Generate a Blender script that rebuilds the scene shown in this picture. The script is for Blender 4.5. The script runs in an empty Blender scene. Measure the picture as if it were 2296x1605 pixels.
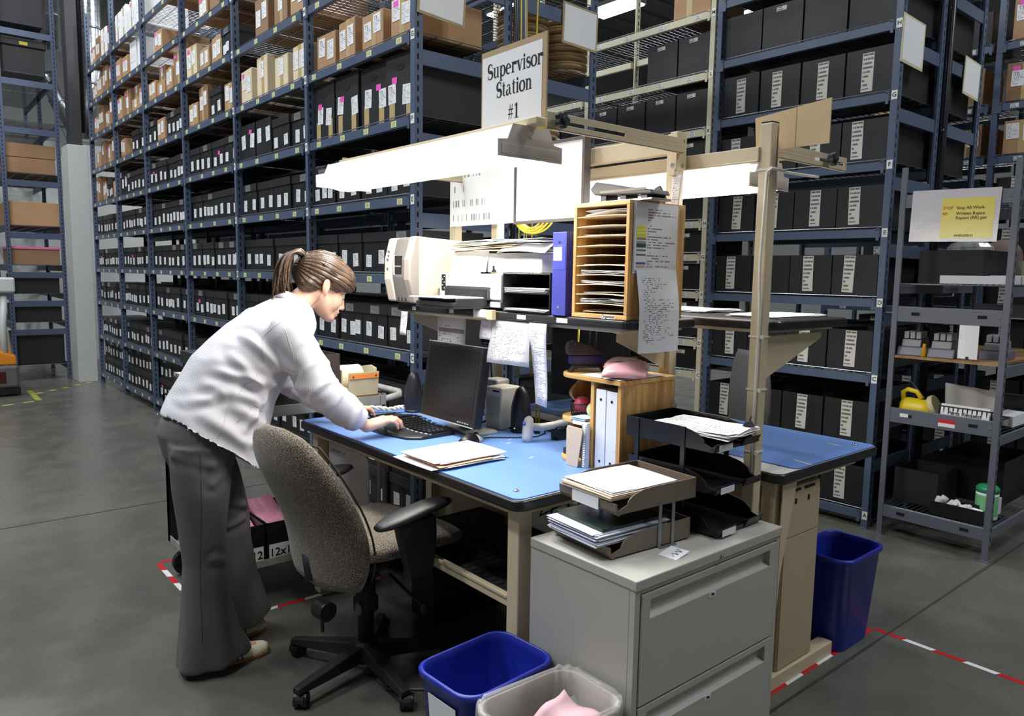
import bpy, bmesh, math, random
import numpy as np
from mathutils import Matrix, Vector, Quaternion

SC = bpy.context.scene
COL = SC.collection
PI = math.pi
rnd = random.Random(7)

# ------------------------------------------------------------------ camera
FPX, YAW, PIT, ROLL = 1674.14, 0.69913314, 0.11334835, 0.01561416
CAM = Vector((0, 0, 1.5))
def _cam_axes():
    f = Vector((math.sin(YAW) * math.cos(PIT), math.cos(YAW) * math.cos(PIT), -math.sin(PIT)))
    r = Vector((math.cos(YAW), -math.sin(YAW), 0)); u = r.cross(f)
    c, s = math.cos(ROLL), math.sin(ROLL)
    return c * r + s * u, -s * r + c * u, f
_r, _u, _f = _cam_axes()
cd = bpy.data.cameras.new('camera'); cam = bpy.data.objects.new('camera', cd); COL.objects.link(cam)
m3 = Matrix((_r, _u, -_f)).transposed()
cam.matrix_world = Matrix.Translation(CAM) @ m3.to_4x4()
cd.sensor_width = 36.0; cd.lens = FPX / 2296 * 36.0; cd.clip_start = 0.05; cd.clip_end = 100
SC.camera = cam

# ------------------------------------------------------------------ world, view
SC.view_settings.view_transform = 'Standard'; SC.view_settings.look = 'None'
SC.view_settings.gamma = 1; SC.view_settings.use_curve_mapping = False
SC.view_settings.exposure = 0.0
W = bpy.data.worlds.new('world'); SC.world = W; W.use_nodes = True
W.node_tree.nodes['Background'].inputs[0].default_value = (0.80, 0.92, 1.0, 1)
W.node_tree.nodes['Background'].inputs[1].default_value = 0.05

# light levels (tuned together with the exposure)
E_HIGHBAY = 135.0     # watts of each high bay lamp
E_BENCH = 17.0        # watts of each bench lamp
# high bay lamps hang over the aisles and light the hall from above
HIGHBAYS = [(-1.8, 1.2), (-1.7, 4.4), (-1.6, 8.2), (0.4, 6.4), (0.6, 10.2), (-3.9, 4.5), (3.9, 5.4), (3.95, 9.0), (6.0, -0.9), (5.0, -2.6), (8.2, 4.2), (12.5, 11.6), (11.0, 13.2), (15.0, 10.2), (8.5, 8.5)]

# ------------------------------------------------------------------ materials
def lin(c):
    out = []
    for v in c[:3]:
        v = v / 255.0
        out.append(v / 12.92 if v <= 0.04045 else ((v + 0.055) / 1.055) ** 2.4)
    return (*out, 1.0)
MATS = {}
def mat(name, rgb, rough=0.5, metal=0.0, var=0.06, scale=18.0, bump=0.0, bscale=120.0, spec=0.5, alpha=1.0, trans=0.0, coat=0.0, emit=None, estr=0.0, sub=0.0, stretch=None, sheen=0.0):
    if name in MATS: return MATS[name]
    m = bpy.data.materials.new(name); m.use_nodes = True; nt = m.node_tree; N = nt.nodes; L = nt.links
    b = N['Principled BSDF']; c = lin(rgb)
    b.inputs['Base Color'].default_value = c
    b.inputs['Roughness'].default_value = rough; b.inputs['Metallic'].default_value = metal
    b.inputs['Specular IOR Level'].default_value = spec
    if coat: b.inputs['Coat Weight'].default_value = coat; b.inputs['Coat Roughness'].default_value = 0.15
    if trans: b.inputs['Transmission Weight'].default_value = trans
    if alpha < 1: b.inputs['Alpha'].default_value = alpha
    if sheen: b.inputs['Sheen Weight'].default_value = sheen
    if sub:
        b.inputs['Subsurface Weight'].default_value = sub; b.inputs['Subsurface Radius'].default_value = (0.012, 0.005, 0.003); b.inputs['Subsurface Scale'].default_value = 0.5
    if emit: b.inputs['Emission Color'].default_value = lin(emit); b.inputs['Emission Strength'].default_value = estr
    if var or bump:
        tc = N.new('ShaderNodeTexCoord'); src = tc.outputs['Object']
        if stretch:
            mp = N.new('ShaderNodeMapping'); mp.inputs['Scale'].default_value = stretch; L.new(src, mp.inputs['Vector']); src = mp.outputs['Vector']
    if var:
        nz = N.new('ShaderNodeTexNoise'); nz.inputs['Scale'].default_value = scale; nz.inputs['Detail'].default_value = 4
        L.new(src, nz.inputs['Vector'])
        mx = N.new('ShaderNodeMix'); mx.data_type = 'RGBA'
        mx.inputs['A'].default_value = tuple(max(0, v * (1 - 2.2 * var)) for v in c[:3]) + (1,)
        mx.inputs['B'].default_value = tuple(min(1, v * (1 + 2.2 * var)) for v in c[:3]) + (1,)
        L.new(nz.outputs['Fac'], mx.inputs['Factor']); L.new(mx.outputs['Result'], b.inputs['Base Color'])
        mr = N.new('ShaderNodeMapRange'); mr.inputs['To Min'].default_value = max(0, rough - 0.07); mr.inputs['To Max'].default_value = min(1, rough + 0.07)
        L.new(nz.outputs['Fac'], mr.inputs['Value']); L.new(mr.outputs['Result'], b.inputs['Roughness'])
    if bump:
        n2 = N.new('ShaderNodeTexNoise'); n2.inputs['Scale'].default_value = bscale; n2.inputs['Detail'].default_value = 3
        L.new(src, n2.inputs['Vector'])
        bp = N.new('ShaderNodeBump'); bp.inputs['Strength'].default_value = bump; bp.inputs['Distance'].default_value = 0.002
        L.new(n2.outputs['Fac'], bp.inputs['Height']); L.new(bp.outputs['Normal'], b.inputs['Normal'])
    MATS[name] = m
    return m

def nodes_of(m): return m.node_tree.nodes, m.node_tree.links, m.node_tree.nodes['Principled BSDF']

def emission(name, rgb, s):
    if name in MATS: return MATS[name]
    m = bpy.data.materials.new(name); m.use_nodes = True; nt = m.node_tree; nt.nodes.clear()
    e = nt.nodes.new('ShaderNodeEmission'); e.inputs[0].default_value = lin(rgb); e.inputs[1].default_value = s
    o = nt.nodes.new('ShaderNodeOutputMaterial'); nt.links.new(e.outputs[0], o.inputs[0]); MATS[name] = m
    return m

# a printed paper: rows of small dashes (text lines) and optionally a barcode band; works in UV of the sheet (u right, v up)
def print_mat(name, paper=(235, 236, 238), ink=(45, 45, 50), rows=14, cols=9, fill=0.55, barcode=None, margin=0.08, seed=0.0, rough=0.6, band=None, bandcol=(120, 120, 124), top=0.92):
    if name in MATS: return MATS[name]
    m = mat(name, paper, rough, var=0.0, spec=0.3); N, L, b = nodes_of(m)
    uv = N.new('ShaderNodeUVMap'); sp = N.new('ShaderNodeSeparateXYZ'); L.new(uv.outputs[0], sp.inputs[0])
    def M(op, a, bb=None, c=None):
        n = N.new('ShaderNodeMath'); n.operation = op
        for i, v in enumerate((a, bb, c)):
            if v is None: continue
            if isinstance(v, (int, float)): n.inputs[i].default_value = v
            else: L.new(v, n.inputs[i])
        return n.outputs[0]
    u, v = sp.outputs[0], sp.outputs[1]
    r = M('MULTIPLY', v, rows); rf = M('FRACT', r); ri = M('FLOOR', r)
    cb = N.new('ShaderNodeCombineXYZ'); L.new(M('FLOOR', M('MULTIPLY', u, cols * 3)), cb.inputs[0]); L.new(ri, cb.inputs[1]); cb.inputs[2].default_value = seed
    wn = N.new('ShaderNodeTexWhiteNoise'); wn.noise_dimensions = '3D'; L.new(cb.outputs[0], wn.inputs['Vector'])
    cb2 = N.new('ShaderNodeCombineXYZ'); L.new(ri, cb2.inputs[0]); cb2.inputs[1].default_value = seed + 3.3
    wn2 = N.new('ShaderNodeTexWhiteNoise'); wn2.noise_dimensions = '3D'; L.new(cb2.outputs[0], wn2.inputs['Vector'])
    line = M('MULTIPLY', M('GREATER_THAN', rf, 0.35), M('LESS_THAN', rf, 0.8))
    ink_on = M('MULTIPLY', line, M('LESS_THAN', wn.outputs['Value'], fill))
    ink_on = M('MULTIPLY', ink_on, M('LESS_THAN', u, M('ADD', M('MULTIPLY', wn2.outputs['Value'], 0.75), 0.25)))
    for a in (M('GREATER_THAN', u, margin), M('LESS_THAN', u, 1 - margin), M('GREATER_THAN', v, margin), M('LESS_THAN', v, top)): ink_on = M('MULTIPLY', ink_on, a)
    if barcode:
        v0, v1, bars = barcode
        inb = M('MULTIPLY', M('GREATER_THAN', v, v0), M('LESS_THAN', v, v1))
        cb3 = N.new('ShaderNodeCombineXYZ'); L.new(M('FLOOR', M('MULTIPLY', u, bars)), cb3.inputs[0]); cb3.inputs[1].default_value = seed + 9.1
        w3 = N.new('ShaderNodeTexWhiteNoise'); w3.noise_dimensions = '3D'; L.new(cb3.outputs[0], w3.inputs['Vector'])
        bar = M('MULTIPLY', M('GREATER_THAN', w3.outputs['Value'], 0.5), M('MULTIPLY', M('GREATER_THAN', u, 0.15), M('LESS_THAN', u, 0.85)))
        ink_on = M('ADD', M('MULTIPLY', ink_on, M('SUBTRACT', 1.0, inb)), M('MULTIPLY', bar, inb))
    mx = N.new('ShaderNodeMix'); mx.data_type = 'RGBA'; mx.inputs['A'].default_value = lin(paper); mx.inputs['B'].default_value = lin(ink)
    L.new(M('MULTIPLY', ink_on, 0.8), mx.inputs['Factor']); res = mx.outputs['Result']
    if band:
        for (a, c2) in band:
            inb = M('MULTIPLY', M('MULTIPLY', M('GREATER_THAN', v, a), M('LESS_THAN', v, c2)), M('MULTIPLY', M('GREATER_THAN', u, 0.05), M('LESS_THAN', u, 0.95)))
            m2 = N.new('ShaderNodeMix'); m2.data_type = 'RGBA'; L.new(inb, m2.inputs['Factor']); L.new(res, m2.inputs['A']); m2.inputs['B'].default_value = lin(bandcol); res = m2.outputs['Result']
    L.new(res, b.inputs['Base Color'])
    return m

def wood_mat(name, c1, c2, axis=(1, 14, 14), rough=0.42, scale=3.0):
    if name in MATS: return MATS[name]
    m = mat(name, c1, rough, var=0); N, L, b = nodes_of(m)
    tc = N.new('ShaderNodeTexCoord'); mp = N.new('ShaderNodeMapping'); mp.inputs['Scale'].default_value = axis; L.new(tc.outputs['Object'], mp.inputs['Vector'])
    nz = N.new('ShaderNodeTexNoise'); nz.inputs['Scale'].default_value = scale; nz.inputs['Detail'].default_value = 6; nz.inputs['Distortion'].default_value = 0.6; L.new(mp.outputs[0], nz.inputs['Vector'])
    mp2 = N.new('ShaderNodeMapping'); mp2.inputs['Scale'].default_value = tuple(a * 9 if a > 3 else a * 2 for a in axis); L.new(tc.outputs['Object'], mp2.inputs['Vector'])
    n2 = N.new('ShaderNodeTexNoise'); n2.inputs['Scale'].default_value = scale; n2.inputs['Detail'].default_value = 2; L.new(mp2.outputs[0], n2.inputs['Vector'])
    ad = N.new('ShaderNodeMath'); ad.operation = 'MULTIPLY_ADD'; L.new(n2.outputs['Fac'], ad.inputs[0]); ad.inputs[1].default_value = 0.45; L.new(nz.outputs['Fac'], ad.inputs[2])
    cr = N.new('ShaderNodeValToRGB'); cr.color_ramp.elements[0].position = 0.52; cr.color_ramp.elements[0].color = lin(c2); cr.color_ramp.elements[1].position = 0.86; cr.color_ramp.elements[1].color = lin(c1)
    L.new(ad.outputs[0], cr.inputs[0]); L.new(cr.outputs[0], b.inputs['Base Color'])
    return m

# ------------------------------------------------------------------ mesh builder
class MB:
    def __init__(s): s.v = []; s.f = []; s.mi = []; s.uv = {}; s.M = Matrix.Identity(4); s.cur = 0
    def _add(s, vs, fs, uvs=None):
        o = len(s.v)
        s.v += [tuple(s.M @ Vector(p)) for p in vs]
        for k, f in enumerate(fs):
            if uvs and uvs[k]: s.uv[len(s.f)] = uvs[k]
            s.f.append(tuple(o + i for i in f)); s.mi.append(s.cur)
        return s
    def box(s, x0, x1, y0, y1, z0, z1):
        vs = [(x0, y0, z0), (x1, y0, z0), (x1, y1, z0), (x0, y1, z0), (x0, y0, z1), (x1, y0, z1), (x1, y1, z1), (x0, y1, z1)]
        return s._add(vs, [(3, 2, 1, 0), (4, 5, 6, 7), (0, 1, 5, 4), (1, 2, 6, 5), (2, 3, 7, 6), (3, 0, 4, 7)])
    def cbox(s, cx, cy, cz, sx, sy, sz): return s.box(cx - sx / 2, cx + sx / 2, cy - sy / 2, cy + sy / 2, cz - sz / 2, cz + sz / 2)
    def prism(s, poly, a, b, axis='z'):
        # poly: ccw 2D points; axis z:(x,y) y:(x,z) x:(y,z)
        def P(p, h): return {'z': (p[0], p[1], h), 'y': (p[0], h, p[1]), 'x': (h, p[0], p[1])}[axis]
        n = len(poly); vs = [P(p, a) for p in poly] + [P(p, b) for p in poly]
        fs = [tuple(range(n))[::-1], tuple(range(n, 2 * n))] + [(i, (i + 1) % n, n + (i + 1) % n, n + i) for i in range(n)]
        if axis == 'y': fs = [f[::-1] for f in fs]
        return s._add(vs, fs)
    def loft(s, rings, close=True, cap=True):
        n = len(rings[0]); vs = [p for r in rings for p in r]; fs = []
        for k in range(len(rings) - 1):
            for i in range(n if close else n - 1):
                j = (i + 1) % n; fs.append((k * n + i, k * n + j, (k + 1) * n + j, (k + 1) * n + i))
        if cap and close: fs.append(tuple(range(n))[::-1]); fs.append(tuple((len(rings) - 1) * n + i for i in range(n)))
        return s._add(vs, fs)
    def tube(s, pts, r, n=8, cap=True):
        pts = [Vector(p) for p in pts]; rings = []; up = None
        for i, p in enumerate(pts):
            d = (pts[min(i + 1, len(pts) - 1)] - pts[max(i - 1, 0)]).normalized()
            if up is None:
                a = Vector((0, 0, 1)) if abs(d.z) < 0.9 else Vector((1, 0, 0)); up = (a - d * a.dot(d)).normalized()
            else: up = (up - d * up.dot(d)).normalized()
            w = d.cross(up); rr = r[i] if isinstance(r, (list, tuple)) else r
            rings.append([p + (up * math.cos(t) + w * math.sin(t)) * rr for t in [2 * PI * k / n for k in range(n)]])
        return s.loft(rings, cap=cap)
    def cyl(s, c, r, h, n=20, axis='z', r2=None):
        c = Vector(c); a = {'z': Vector((0, 0, 1)), 'x': Vector((1, 0, 0)), 'y': Vector((0, 1, 0))}[axis]
        return s.tube([c, c + a * h], [r, r if r2 is None else r2], n)
    def lathe(s, prof, c=(0, 0, 0), n=24, cap=True):
        return s.loft([[(c[0] + r * math.cos(2 * PI * k / n), c[1] + r * math.sin(2 * PI * k / n), c[2] + z) for k in range(n)] for r, z in prof], cap=cap)
    def sphere(s, c, r, n=16, m=10, sc=(1, 1, 1)):
        return s.loft([[(c[0] + sc[0] * r * math.sin(t) * math.cos(2 * PI * k / n), c[1] + sc[1] * r * math.sin(t) * math.sin(2 * PI * k / n), c[2] - sc[2] * r * math.cos(t)) for k in range(n)] for t in [0.06 + (PI - 0.12) * j / m for j in range(m + 1)]])
    def quad(s, p0, p1, p2, p3, uv=True):
        return s._add([p0, p1, p2, p3], [(0, 1, 2, 3)], [[(0, 0), (1, 0), (1, 1), (0, 1)]] if uv else None)
    def sheet(s, o, u, v, t=0.0006, nu=1, nv=1, fn=None):
        # a sheet with thickness t and its own uv on the front; o origin, u and v edge vectors; fn(a,b)->offset along normal
        o, u, v = Vector(o), Vector(u), Vector(v); n = u.cross(v).normalized(); vs = []; fs = []; uvs = []
        for side in (1, 0):
            for j in range(nv + 1):
                for i in range(nu + 1):
                    a, b = i / nu, j / nv; vs.append(o + u * a + v * b + n * ((fn(a, b) if fn else 0) + (t if side else 0)))
        K = (nu + 1) * (nv + 1); id = lambda s_, i, j: s_ * K + j * (nu + 1) + i
        for j in range(nv):
            for i in range(nu):
                fs.append((id(0, i, j), id(0, i + 1, j), id(0, i + 1, j + 1), id(0, i, j + 1)))
                uvs.append([(i / nu, j / nv), ((i + 1) / nu, j / nv), ((i + 1) / nu, (j + 1) / nv), (i / nu, (j + 1) / nv)])
                fs.append((id(1, i, j + 1), id(1, i + 1, j + 1), id(1, i + 1, j), id(1, i, j))); uvs.append(None)
        for i in range(nu):
            fs.append((id(1, i, 0), id(1, i + 1, 0), id(0, i + 1, 0), id(0, i, 0))); fs.append((id(0, i, nv), id(0, i + 1, nv), id(1, i + 1, nv), id(1, i, nv))); uvs += [None, None]
        for j in range(nv):
            fs.append((id(0, 0, j), id(0, 0, j + 1), id(1, 0, j + 1), id(1, 0, j))); fs.append((id(1, nu, j), id(1, nu, j + 1), id(0, nu, j + 1), id(0, nu, j))); uvs += [None, None]
        return s._add(vs, fs, uvs)
    def mesh(s, name, mats, smooth=False):
        me = bpy.data.meshes.new(name); me.from_pydata(s.v, [], s.f)
        for m in (mats if isinstance(mats, (list, tuple)) else [mats]): me.materials.append(m)
        if any(s.mi): me.polygons.foreach_set('material_index', s.mi)
        if s.uv:
            ul = me.uv_layers.new(name='UVMap')
            for fi, uvs in s.uv.items():
                for li, c in zip(me.polygons[fi].loop_indices, uvs): ul.data[li].uv = c
        if smooth: me.polygons.foreach_set('use_smooth', [True] * len(me.polygons))
        me.update()
        return me

def put(name, data, parent=None, loc=(0, 0, 0), rot=(0, 0, 0), scale=None):
    o = bpy.data.objects.new(name, data); COL.objects.link(o); o.location = loc; o.rotation_euler = rot
    if scale: o.scale = scale
    if parent is not None: o.parent = parent
    return o
def bev(o, w=0.003, seg=2, ang=0.6):
    md = o.modifiers.new('bevel', 'BEVEL'); md.width = w; md.segments = seg; md.limit_method = 'ANGLE'; md.angle_limit = ang; md.harden_normals = False
    return o
def sub(o, n=2):
    md = o.modifiers.new('sub', 'SUBSURF'); md.levels = n; md.render_levels = n
    return o
def tag(o, label, cat, group=None):
    o['label'] = label; o['category'] = cat
    if group: o['group'] = group
    return o
def thing(name, label, cat, loc=(0, 0, 0), rz=0.0, group=None):
    o = put(name, None, None, loc, (0, 0, rz)); o.empty_display_size = 0.05
    return tag(o, label, cat, group)
def part(name, mb, m, parent, bevel=0, smooth=False, label=None, seg=2, **k):
    o = put(name, mb.mesh(name, m, smooth), parent, **k)
    if bevel: bev(o, bevel, seg)
    if label: o['label'] = label
    return o
def single(name, mb, m, label, cat, group=None, bevel=0, smooth=False, seg=2, **k):
    return tag(part(name, mb, m, None, bevel, smooth, None, seg, **k), label, cat, group)
def struct(name, mb, m, bevel=0, smooth=False):
    o = part(name, mb, m, None, bevel, smooth); o['kind'] = 'structure'
    return o
def copy_tree(o, parent=None):
    c = o.copy(); COL.objects.link(c); c.parent = parent
    for ch in list(o.children): copy_tree(ch, c)
    return c
def text_mesh(body, size, name='lettering', align='CENTER', ext=0.0004, bold=0.0):
    cu = bpy.data.curves.new(name, 'FONT'); cu.body = body; cu.size = size; cu.align_x = align; cu.align_y = 'CENTER'; cu.extrude = ext; cu.offset = bold
    o = bpy.data.objects.new(name, cu); COL.objects.link(o)
    dg = bpy.context.evaluated_depsgraph_get(); me = bpy.data.meshes.new_from_object(o.evaluated_get(dg)); me.name = name
    bpy.data.objects.remove(o); bpy.data.curves.remove(cu)
    return me
_TX = {}
def text_part(body, size, m, parent, loc, rot, name='lettering', bold=0.0, align='CENTER'):
    k = (body, size, m.name, bold, align)
    if k not in _TX:
        me = text_mesh(body, size, name, align, bold=bold); me.materials.clear(); me.materials.append(m); _TX[k] = me
    return put(name, _TX[k], parent, loc, rot)
# rotations that make text read correctly on a face
FACE_NX = (PI / 2, 0, -PI / 2)    # face looking towards -X
FACE_NY = (PI / 2, 0, 0)          # face looking towards -Y
FACE_UP = (0, 0, -PI / 2)         # lying flat, read from -X side

def area(name, parent, loc, rot, sx, sy, power, color=(1, 1, 1)):
    l = bpy.data.lights.new(name, 'AREA'); l.shape = 'RECTANGLE'; l.size = sx; l.size_y = sy; l.energy = power; l.color = color
    o = put(name, l, parent, loc, rot)
    return o
# ------------------------------------------------------------------ common materials
BLUE = mat('rack_blue_paint', (82, 95, 119), 0.4, var=0.05, scale=9)
GREYM = mat('shelf_grey_paint', (100, 102, 114), 0.42, var=0.04, scale=9)
BEIGE = mat('bench_beige_paint', (206, 190, 160), 0.38, var=0.02, scale=6)
BEIGER = mat('rack_beige_paint', (208, 202, 176), 0.5, var=0.05, scale=9)
WIRE = mat('wire_steel', (120, 124, 130), 0.35, metal=0.8, var=0)
BLACKBOX = mat('black_fibreboard', (31, 31, 33), 0.55, var=0.16, scale=7, bump=0.15, bscale=60)
BLACKLID = mat('black_fibreboard_lid', (40, 40, 42), 0.5, var=0.16, scale=9, bump=0.2, bscale=60)
DARKHOLE = mat('hand_hole_dark', (8, 8, 8), 0.9, var=0)
STICK = print_mat('sticker_print', rows=11, cols=6, fill=0.6, barcode=(0.68, 0.86, 26))
STICK2 = print_mat('sticker_print_plain', rows=13, cols=7, fill=0.45, seed=5.0)
PINK = mat('pink_sticker', (240, 90, 190), 0.6, var=0.02)
TAGY = print_mat('shelf_tag_print', paper=(214, 216, 160), ink=(90, 104, 40), rows=3, cols=6, fill=0.1, barcode=(0.15, 0.8, 22))
WHITE = mat('white_paper', (232, 232, 234), 0.6, var=0.01, spec=0.3)
BROWN = mat('brown_cardboard', (178, 140, 102), 0.75, var=0.06, scale=6, bump=0.1, bscale=40)
BROWN2 = mat('brown_cardboard_dark', (146, 112, 82), 0.75, var=0.06, scale=6)
CREAM = mat('cream_cardboard', (224, 208, 176), 0.7, var=0.05, scale=6)
TAPE = mat('packing_tape', (196, 172, 124), 0.3, var=0.05)
BLACKP = mat('black_plastic', (24, 24, 27), 0.38, var=0.05)
BLACKM = mat('black_plastic_matt', (28, 28, 30), 0.6, var=0.05, bump=0.2, bscale=300)
INK = mat('black_ink', (20, 20, 22), 0.6, var=0)
CHROME = mat('chrome', (200, 200, 205), 0.18, metal=1.0, var=0)
STEEL = mat('galvanised_steel', (150, 154, 158), 0.35, metal=0.85, var=0.1, scale=8)

# ------------------------------------------------------------------ floor
fm = mat('polished_concrete', (96, 98, 92), 0.3, var=0); N, L, b = nodes_of(fm)
tc = N.new('ShaderNodeTexCoord')
def _noise(sc, det, dist=0.0):
    n = N.new('ShaderNodeTexNoise'); n.inputs['Scale'].default_value = sc; n.inputs['Detail'].default_value = det; n.inputs['Distortion'].default_value = dist; L.new(tc.outputs['Object'], n.inputs['Vector']); return n.outputs['Fac']
n1, n2, n3 = _noise(0.55, 5, 0.4), _noise(4.0, 8, 0.2), _noise(90, 4)
def _mth(op, a, bb):
    n = N.new('ShaderNodeMath'); n.operation = op
    for i, v in enumerate((a, bb)):
        if isinstance(v, (int, float)): n.inputs[i].default_value = v
        else: L.new(v, n.inputs[i])
    return n.outputs[0]
fac = _mth('ADD', _mth('ADD', _mth('MULTIPLY', n1, 0.5), _mth('MULTIPLY', n2, 0.32)), _mth('MULTIPLY', n3, 0.2))
cr = N.new('ShaderNodeValToRGB'); e = cr.color_ramp.elements
e[0].position = 0.32; e[0].color = lin((76, 78, 73)); e[1].position = 0.7; e[1].color = lin((112, 109, 101))
L.new(fac, cr.inputs[0]); L.new(cr.outputs[0], b.inputs['Base Color'])
mr = N.new('ShaderNodeMapRange'); mr.inputs['From Min'].default_value = 0.3; mr.inputs['From Max'].default_value = 0.7; mr.inputs['To Min'].default_value = 0.16; mr.inputs['To Max'].default_value = 0.34
L.new(n2, mr.inputs['Value']); L.new(mr.outputs[0], b.inputs['Roughness'])
struct('floor', MB().box(-9, 22, -6, 20, -0.12, 0), fm)
# sawn joint: a narrow dark groove with chipped rim, laid along the X direction and one along Y
JOINT = mat('floor_joint_filler', (52, 50, 46), 0.9, var=0.2, scale=40)
mb = MB(); rj = random.Random(3)

def joint(x0, x1, y0, y1):
    mb.box(x0, x1, y0, y1, -0.002, 0.0012)
xx = 2.2
while xx < 11:
    w = 0.005 + 0.004 * rj.random(); d = 0.25 + 0.3 * rj.random(); joint(xx, xx + d, 1.277 - w, 1.277 + w * (0.6 + 0.6 * rj.random())); xx += d
joint(-6, 12, 5.02, 5.03)
o = struct('trim_1', mb, JOINT)
# a second joint runs the length of the left aisle
o = struct('trim_2', MB().box(-2.505, -2.495, -5, 17, -0.002, 0.0012), JOINT)

REDT = mat('red_floor_tape', (196, 26, 36), 0.35, var=0.03); WHT = mat('white_floor_tape', (226, 226, 228), 0.4, var=0.03); YELT = mat('yellow_floor_tape', (170, 170, 60), 0.5, var=0.1)
def stripe_tape(name, p, q, w, label, cats=(REDT, WHT), step=0.105, group=None):
    mb = MB(); p, q = Vector((*p, 0)), Vector((*q, 0)); d = (q - p); Ln = d.length; d.normalize(); n = Vector((-d.y, d.x, 0)); a = 0.0; k = 0; z = Vector((0, 0, 0.0009)); z0 = Vector((0, 0, -0.0005))
    while a < Ln - 1e-6:
        b2 = min(Ln, a + step); sk = w * 0.5
        mb.cur = k % 2
        A, B, C2, D = p + d * (a - (sk if a > 0 else 0)), p + d * (b2 - (sk if b2 < Ln else 0)), p + d * b2 + n * w, p + d * a + n * w
        mb._add([A + z0, B + z0, C2 + z0, D + z0, A + z, B + z, C2 + z, D + z], [(3, 2, 1, 0), (4, 5, 6, 7), (0, 1, 5, 4), (1, 2, 6, 5), (2, 3, 7, 6), (3, 0, 4, 7)])
        a = b2; k += 1
    o = put(name, mb.mesh(name, list(cats))); return tag(o, label, 'floor tape', group)
stripe_tape('floor_tape', (3.2, 1.33), (3.2, -0.9), -0.024, 'red and white striped floor tape running from the blue bin towards the near right', step=0.115)
stripe_tape('floor_tape', (3.176, 1.33), (2.2, 1.33), -0.024, 'short red and white striped floor tape beside the blue bin at the far bench', step=0.115)
stripe_tape('floor_tape', (1.0, 3.95), (1.0, 3.12), -0.024, 'red and white striped floor tape on the floor behind the trouser hems, along the cart', step=0.1)
stripe_tape('floor_tape', (1.0, 3.975), (1.28, 3.975), -0.024, 'short red and white striped floor tape end under the cart wheel', step=0.1)
stripe_tape('floor_tape', (1.0, 3.12), (1.9, 3.12), -0.024, 'red and white striped floor tape in front of the cart behind the office chair', step=0.13)
def dash_tape(p, q, label, dash=0.1, gap=0.12):
    mb = MB(); p, q = Vector((*p, 0)), Vector((*q, 0)); d = q - p; Ln = d.length; d.normalize(); n = Vector((-d.y, d.x, 0)) * 0.03; a = 0
    while a < Ln:
        A = p + d * a; B = p + d * min(Ln, a + dash); z = Vector((0, 0, 0.001)); z0 = Vector((0, 0, -0.0005))
        mb._add([A - n + z0, B - n + z0, B + n + z0, A + n + z0, A - n + z, B - n + z, B + n + z, A + n + z], [(3, 2, 1, 0), (4, 5, 6, 7), (0, 1, 5, 4), (1, 2, 6, 5), (2, 3, 7, 6), (3, 0, 4, 7)]); a += dash + gap
    o = put('floor_tape', mb.mesh('floor_tape', YELT)); return tag(o, label, 'floor tape')
dash_tape((1.27, 10.55), (1.26, 9.72), 'worn yellow dashed floor tape leading away beside the orange stacker', 0.05, 0.02)
dash_tape((1.30, 10.25), (2.0, 10.9), 'yellow dashed floor tape in front of the far left rack', 0.1, 0.12)
dash_tape((0.9, 9.55), (1.26, 9.72), 'yellow dashed floor tape in front of the orange stacker', 0.12, 0.1)

# ------------------------------------------------------------------ walls, ceiling
WALLM = mat('painted_block_wall', (150, 152, 150), 0.8, var=0.05, scale=3)
struct('wall_back', MB().box(-9.2, 22.2, 18.0, 18.3, 0, 9.3), WALLM)
struct('wall_left', MB().box(-9.3, -9.0, -6, 18, 0, 9.3), WALLM)
struct('wall_right', MB().box(22, 22.3, -6, 18, 0, 9.3), WALLM)
struct('wall_front', MB().box(-9.2, 22.2, -6.3, -6, 0, 9.3), WALLM)
CEILM = mat('steel_deck_ceiling', (120, 122, 124), 0.6, var=0.03, scale=2)
mb = MB().box(-9.3, 22.3, -6.3, 18.3, 9.2, 9.35)
for k in range(26): mb.box(-9, 22, -5.6 + k * 0.9, -5.35 + k * 0.9, 9.12, 9.2)
struct('ceiling', mb, CEILM)
# high bay lamps: housing, louvre and lit lens; each carries its own area light
HOUS = mat('lamp_housing_white', (220, 222, 224), 0.4, var=0)
LENS = emission('high_bay_lens', (236, 244, 255), 9.0)
for i, (x, y) in enumerate(HIGHBAYS):
    t = thing('high_bay_lamp', 'white high bay lamp with a lit lens hanging from the steel ceiling', 'ceiling lamp', (x, y, 7.2), 0, 'high bay lamps under the ceiling')
    mb = MB(); mb.box(-0.32, 0.32, -0.62, 0.62, 0.03, 0.12); mb.tube([(0, -0.5, 0.12), (0, -0.5, 1.91)], 0.008, 6); mb.tube([(0, 0.5, 0.12), (0, 0.5, 1.91)], 0.008, 6)
    part('housing', mb, HOUS, t, 0.01)
    part('lens', MB().box(-0.29, 0.29, -0.59, 0.59, 0.0, 0.03), LENS, t)
    area('high_bay_light', t, (0, 0, -0.02), (0, 0, 0), 0.58, 1.18, E_HIGHBAY, (0.93, 0.97, 1.0))
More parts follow.
